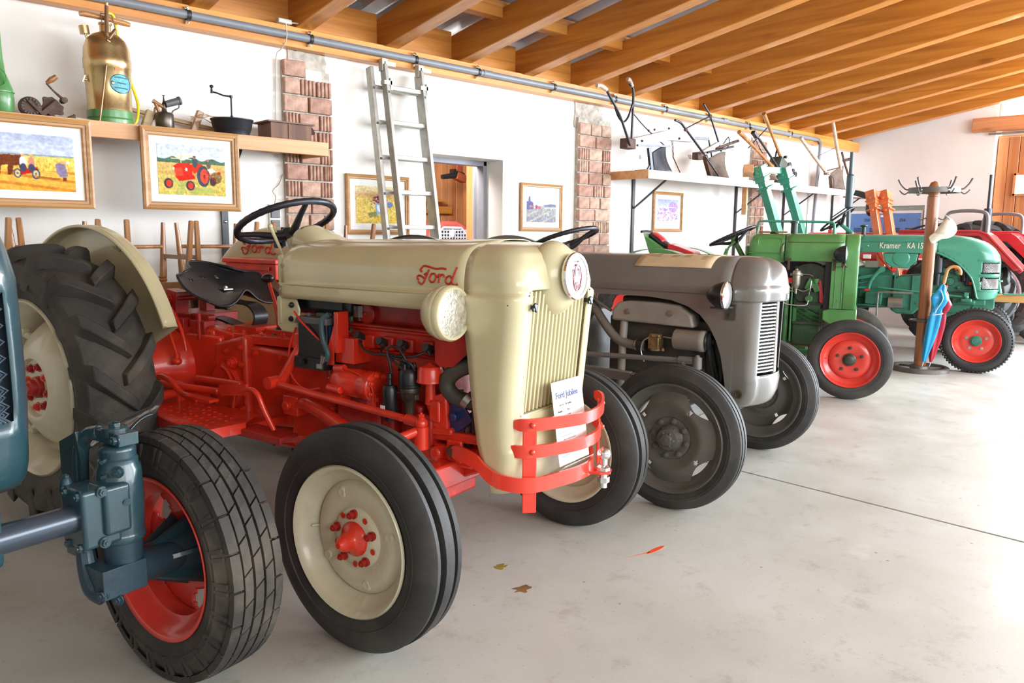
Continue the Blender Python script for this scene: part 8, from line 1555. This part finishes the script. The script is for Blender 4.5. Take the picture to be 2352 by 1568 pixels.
def umbrella(p0, p1, label, col, m, handle, white, rz):
    o = thing('umbrella', label, 'umbrella', csw(*p0), RZ)
    d = (Vector(p1)-Vector(p0)); L_ = d.length; d.normalize(); z = V(0, 0, 1); q = z.rotation_difference(d)
    rr = [(.06, .008), (.12, .020), (.30, .040), (.45, .050), (.55, .050), (.62, .042), (.66, .060), (.72, .075), (.78, .040), (.84, .022), (.86, .012)]
    mb = MB()
    def f(u, v):
        i = v*(len(rr)-1); j = min(int(i), len(rr)-2); t = i-j; h = rr[j][0]*(1-t)+rr[j+1][0]*t; r = rr[j][1]*(1-t)+rr[j+1][1]*t
        a = 2*pi*u; r *= (1+.28*cos(4*a+h*5)) ; return q @ V(r*cos(a), r*.8*sin(a), h*L_)
    mb.grid(f, 40, 40, True); cn = obj('canopy', mb, m, o, smooth=50)
    mb = MB(); mb.cyl(q @ V(0, 0, 0), q @ V(0, 0, .10*L_), .004, .006); mb.cyl(q @ V(0, 0, .8*L_), q @ V(0, 0, L_*.92), .006); obj('shaft', mb, M_chrome, o)
    if handle:
        mb = MB(); R_ = .058; e = V(1, 0, 0); top = q @ V(0, 0, L_*.98); P = [q @ V(0, 0, L_*.87), top]+[top+V(R_-R_*cos(t), 0, R_*sin(t)) for t in [pi*k/10 for k in range(1, 12)]]
        mb.tube(P, .0145, 12, sm=2); obj('crook_handle', mb, wood('handle_honey', (.60, .28, .09), (.48, .2, .06), 'Z', .35, knots=0, coat=.4), o, smooth=60)
    if white:
        mb = MB(); mb.tube([q @ V(-.01, -.045, .80*L_), q @ V(.025, -.062, .72*L_), q @ V(.0, -.056, .62*L_), q @ V(-.01, -.050, .58*L_)], .014, 6, sm=5, flat=(1, .3)); obj('white_stripe', mb, M_white, cn, smooth=50)
        mb = MB(); mb.tube([q @ V(.056*cos(2*pi*k/20), .045*sin(2*pi*k/20), .555*L_+.02*cos(2*pi*k/20)) for k in range(20)], .005, 6, closed=True); obj('strap', mb, M_white, cn)
    return o
umbrella((.02, -.16, .05), (.165, -.14, 1.00), 'blue furled umbrella with wooden crook handle and white stripe, standing at the coat stand', None, mat('blue_nylon', (.01, .30, .62), .35, var=.1), True, True, 0)
umbrella((.085, -.10, .05), (.185, -.06, .92), 'red furled umbrella half hidden behind the blue one', None, mat('red_nylon', (.45, .01, .03), .4), False, False, 0)
cpj = thing('cap', 'white baseball cap hanging from the right side hook of the coat stand', 'cap', csw(.125, -.075, 1.40), RZ)
M_cap = mat('white_cotton', (.74, .70, .60), .85, bump=.2)
def capf(u, v):
    a = 2*pi*u; t = v*pi/2*1.1; x = .078*sin(t)*cos(a)+.018*sin(t)**2*cos(2*a); z = .105*sin(t)*sin(a)-.01*(1-cos(t)); return (x+.012*sin(3*a)*(v > .5)*.3, -.085*cos(t), z)
mb = MB(); mb.grid(capf, 40, 14, True); mb.xf(Matrix.Rotation(radians(28), 4, 'Y')); ck = obj('crown', mb, M_cap, cpj, smooth=60, solid=.003)
mb = MB(); mb.grid(lambda u, v: (-.005+(u-.5)*.125*(1-.30*v*v)-.055*v-.01, -.035-.03*cos((u-.5)*pi)-.01*v, -.062-.105*v*(1-.5*(2*u-1)**2)), 16, 10); mb.xf(Matrix.Rotation(radians(14), 4, 'Y')); obj('peak', mb, M_cap, ck, smooth=60, solid=.004)
mb = MB(); mb.tube([(-.05, -.055, -.03), (.0, -.075, -.045), (.05, -.05, -.035)], .005, 6, sm=5); mb.tube([(.03, -.06, .075), (.0, -.03, .11), (-.02, .0, .125)], .005, 6, sm=4); obj('band', mb, M_white, ck, smooth=50)
# ================================================================ ANNEX TRACTOR
an = thing('tractor', 'faded red tractor with pale grid grille, seen through the doorway', 'tractor', (5.98, 7.35, 0), radians(-102), 'vintage tractors parked in a row')
M_fred = mat('faded_red', (.50, .10, .08), .45, var=.12, dirt=.3, dirtcol=(.25, .08, .06))
mb = MB(); mb.prism([(-.30, 1.0), (-.30, 1.28), (-.22, 1.40), (-.08, 1.45), (.08, 1.45), (.22, 1.40), (.30, 1.28), (.30, 1.0)], 'x', -1.1, .02); obj('hood', mb, M_fred, an, smooth=40, bevel=.04, seg=3)
mb = MB(); mb.box((-.5, 0, .72), (1.2, .40, .55)); obj('engine_block', mb, M_reddk, an, bevel=.02)
mb = MB(); mb.prism([(-.20, .60), (-.20, 1.30), (-.12, 1.37), (.12, 1.37), (.20, 1.30), (.20, .60)], 'x', .02, .045); gg = obj('grille', mb, M_black, an)
M_grd = mat('pale_lilac_grid', (.60, .62, .72), .5)
for i in range(11): mb = MB(); mb.box((.05, -.19+.038*i, .975), (.012, .012, .75)); obj('grid_bar', mb, M_grd, gg)
for i in range(19): mb = MB(); mb.box((.052, 0, .62+.04*i), (.012, .39, .014)); obj('grid_bar', mb, M_grd, gg)
mb = MB(); mb.tube([(.05, -.2, .6), (.05, -.2, 1.29), (.05, -.12, 1.37), (.05, .12, 1.37), (.05, .2, 1.29), (.05, .2, .6)], .016, 8); mb.sph((.06, 0, 1.30), (.012, .035, .055), 14, 8); obj('grid_frame', mb, M_grd, gg, smooth=50)
for s in (-1, 1): front_wheel(an, -.1, s*.50, .33, .14, .2, M_rubber, M_rimred, s, 'smooth', [(.02, .19), (.01, .1), (.01, 0)], nuts=0); 
mb = MB(); mb.box((-.1, 0, .38), (.08, .9, .08)); mb.box((-.1, 0, .45), (.1, .3, .2)); obj('front_axle', mb, M_reddk, an)
bl = thing('wall_crane', 'red jib with black coupling hanging from the annex ceiling', 'hoist', (6.62, 8.0, 0.05))
mb = MB(); mb.beam((.10, 0, 2.63), (.0, 0, 2.05), .09, .09, (0, 1, 0)); mb.box((.05, 0, 1.98), (.16, .10, .10), (0, .3, 0)); obj('jib', mb, mat('dull_orange_red', (.36, .08, .03), .5), bl, bevel=.01)
mb = MB(); mb.tube([(.10, 0, 2.0), (-.05, 0, 2.0), (-.25, 0, 1.97)], [.05, .04, .03], 10); mb.box((-.02, 0, 2.05), (.14, .08, .06)); obj('coupling', mb, M_cable, bl, smooth=40)
lb = thing('lamp', 'small bright round lamp in the annex', 'lamp', (6.92, 8.35, 2.10))
mb = MB(); mb.sph((0, 0, 0), .05, 16, 10); obj('bulb', mb, emis('lamp_glow', (1, .97, .9), 8), lb)
mb = MB(); mb.cyl((0, .05, 0), (0, .24, 0), .015); obj('lamp_arm', mb, M_black, lb)
# ================================================================ FLOOR LITTER
hy_ = MB(); rnd = random.Random(4)
for cx, cy, n, s in ((1.27, 3.05, 14, .05), (1.33, 2.95, 8, .03), (1.1, 3.1, 20, .22), (.9, 2.8, 10, .2)):
    for k in range(n):
        x = cx+rnd.gauss(0, s); y = cy+rnd.gauss(0, s); a = rnd.random()*pi; l = rnd.uniform(.01, .035); hy_.beam((x, y, .0012), (x+l*cos(a), y+l*sin(a), .003), .0016, .0012)
o = obj('straw', hy_, mat('straw', (.42, .33, .14), .8), None, smooth=0); o['kind'] = 'stuff'; tag(o, 'bits of straw scattered on the floor near the cream tractor wheels', 'straw')
"""
"""
# ---- pull apart meshes that hold several small fittings of one kind
def split_clusters(o):
    me = o.data; n = len(me.vertices); par = list(range(n))
    def fd(a):
        while par[a] != a: par[a] = par[par[a]]; a = par[a]
        return a
    for e in me.edges:
        a, b = fd(e.vertices[0]), fd(e.vertices[1])
        if a != b: par[a] = b
    comp = {}
    for i in range(n): comp.setdefault(fd(i), []).append(i)
    L_ = []
    for c in comp.values():
        P = [me.vertices[i].co for i in c]; L_.append([set(c), [min(p[k] for p in P)-.002 for k in range(3)], [max(p[k] for p in P)+.002 for k in range(3)]])
    ch = True
    while ch:
        ch = False
        for i in range(len(L_)):
            for j in range(i+1, len(L_)):
                if all(L_[i][1][k] <= L_[j][2][k] and L_[j][1][k] <= L_[i][2][k] for k in range(3)):
                    L_[i][0] |= L_[j][0]; L_[i][1] = [min(a, b) for a, b in zip(L_[i][1], L_[j][1])]; L_[i][2] = [max(a, b) for a, b in zip(L_[i][2], L_[j][2])]; del L_[j]; ch = True; break
            if ch: break
    if len(L_) < 2: return
    nm = o.name.split('.')[0]
    for c, _, _ in L_[1:]:
        ids = sorted(c); mp_ = {v: k for k, v in enumerate(ids)}; mb = MB(); mb.add([me.vertices[i].co[:] for i in ids], [tuple(mp_[v] for v in p.vertices) for p in me.polygons if p.vertices[0] in c])
        q = obj(nm, mb, me.materials[0], o.parent); q.matrix_local = o.matrix_local.copy()
    ids = sorted(L_[0][0]); mp_ = {v: k for k, v in enumerate(ids)}; mb = MB(); mb.add([me.vertices[i].co[:] for i in ids], [tuple(mp_[v] for v in p.vertices) for p in me.polygons if p.vertices[0] in L_[0][0]])
    q = obj(nm, mb, me.materials[0], o.parent); q.matrix_local = o.matrix_local.copy()
    for ch_ in list(o.children): ch_.parent = q
    bpy.data.objects.remove(o)
for o in [x for x in list(bpy.data.objects) if x.type == 'MESH' and x.get('kind') is None and x.name.split('.')[0] in ('bolt_head', 'rivet', 'housing_bolt', 'bumper_rivet', 'painted_hole', 'plate_bracket', 'throttle_lever', 'side_flange', 'crease', 'hood_catch', 'cowl_bolt', 'shield_bolt', 'grease_nipple', 'spinner_knob', 'red_wire', 'red_plate', 'red_tag', 'print', 'filler_cap', 'cap', 'wood_block', 'dark_fittings', 'arch_bead', 'pulley', 'brake_linkage', 'step_tread', 'grille_surround', 'hitch_lever', 'cover_flange', 'hood_bead', 'frog', 'top_hook', 'cylinder_head')]:
    if o.name.startswith('print') and len(o.data.vertices) > 3000: continue
    split_clusters(o)
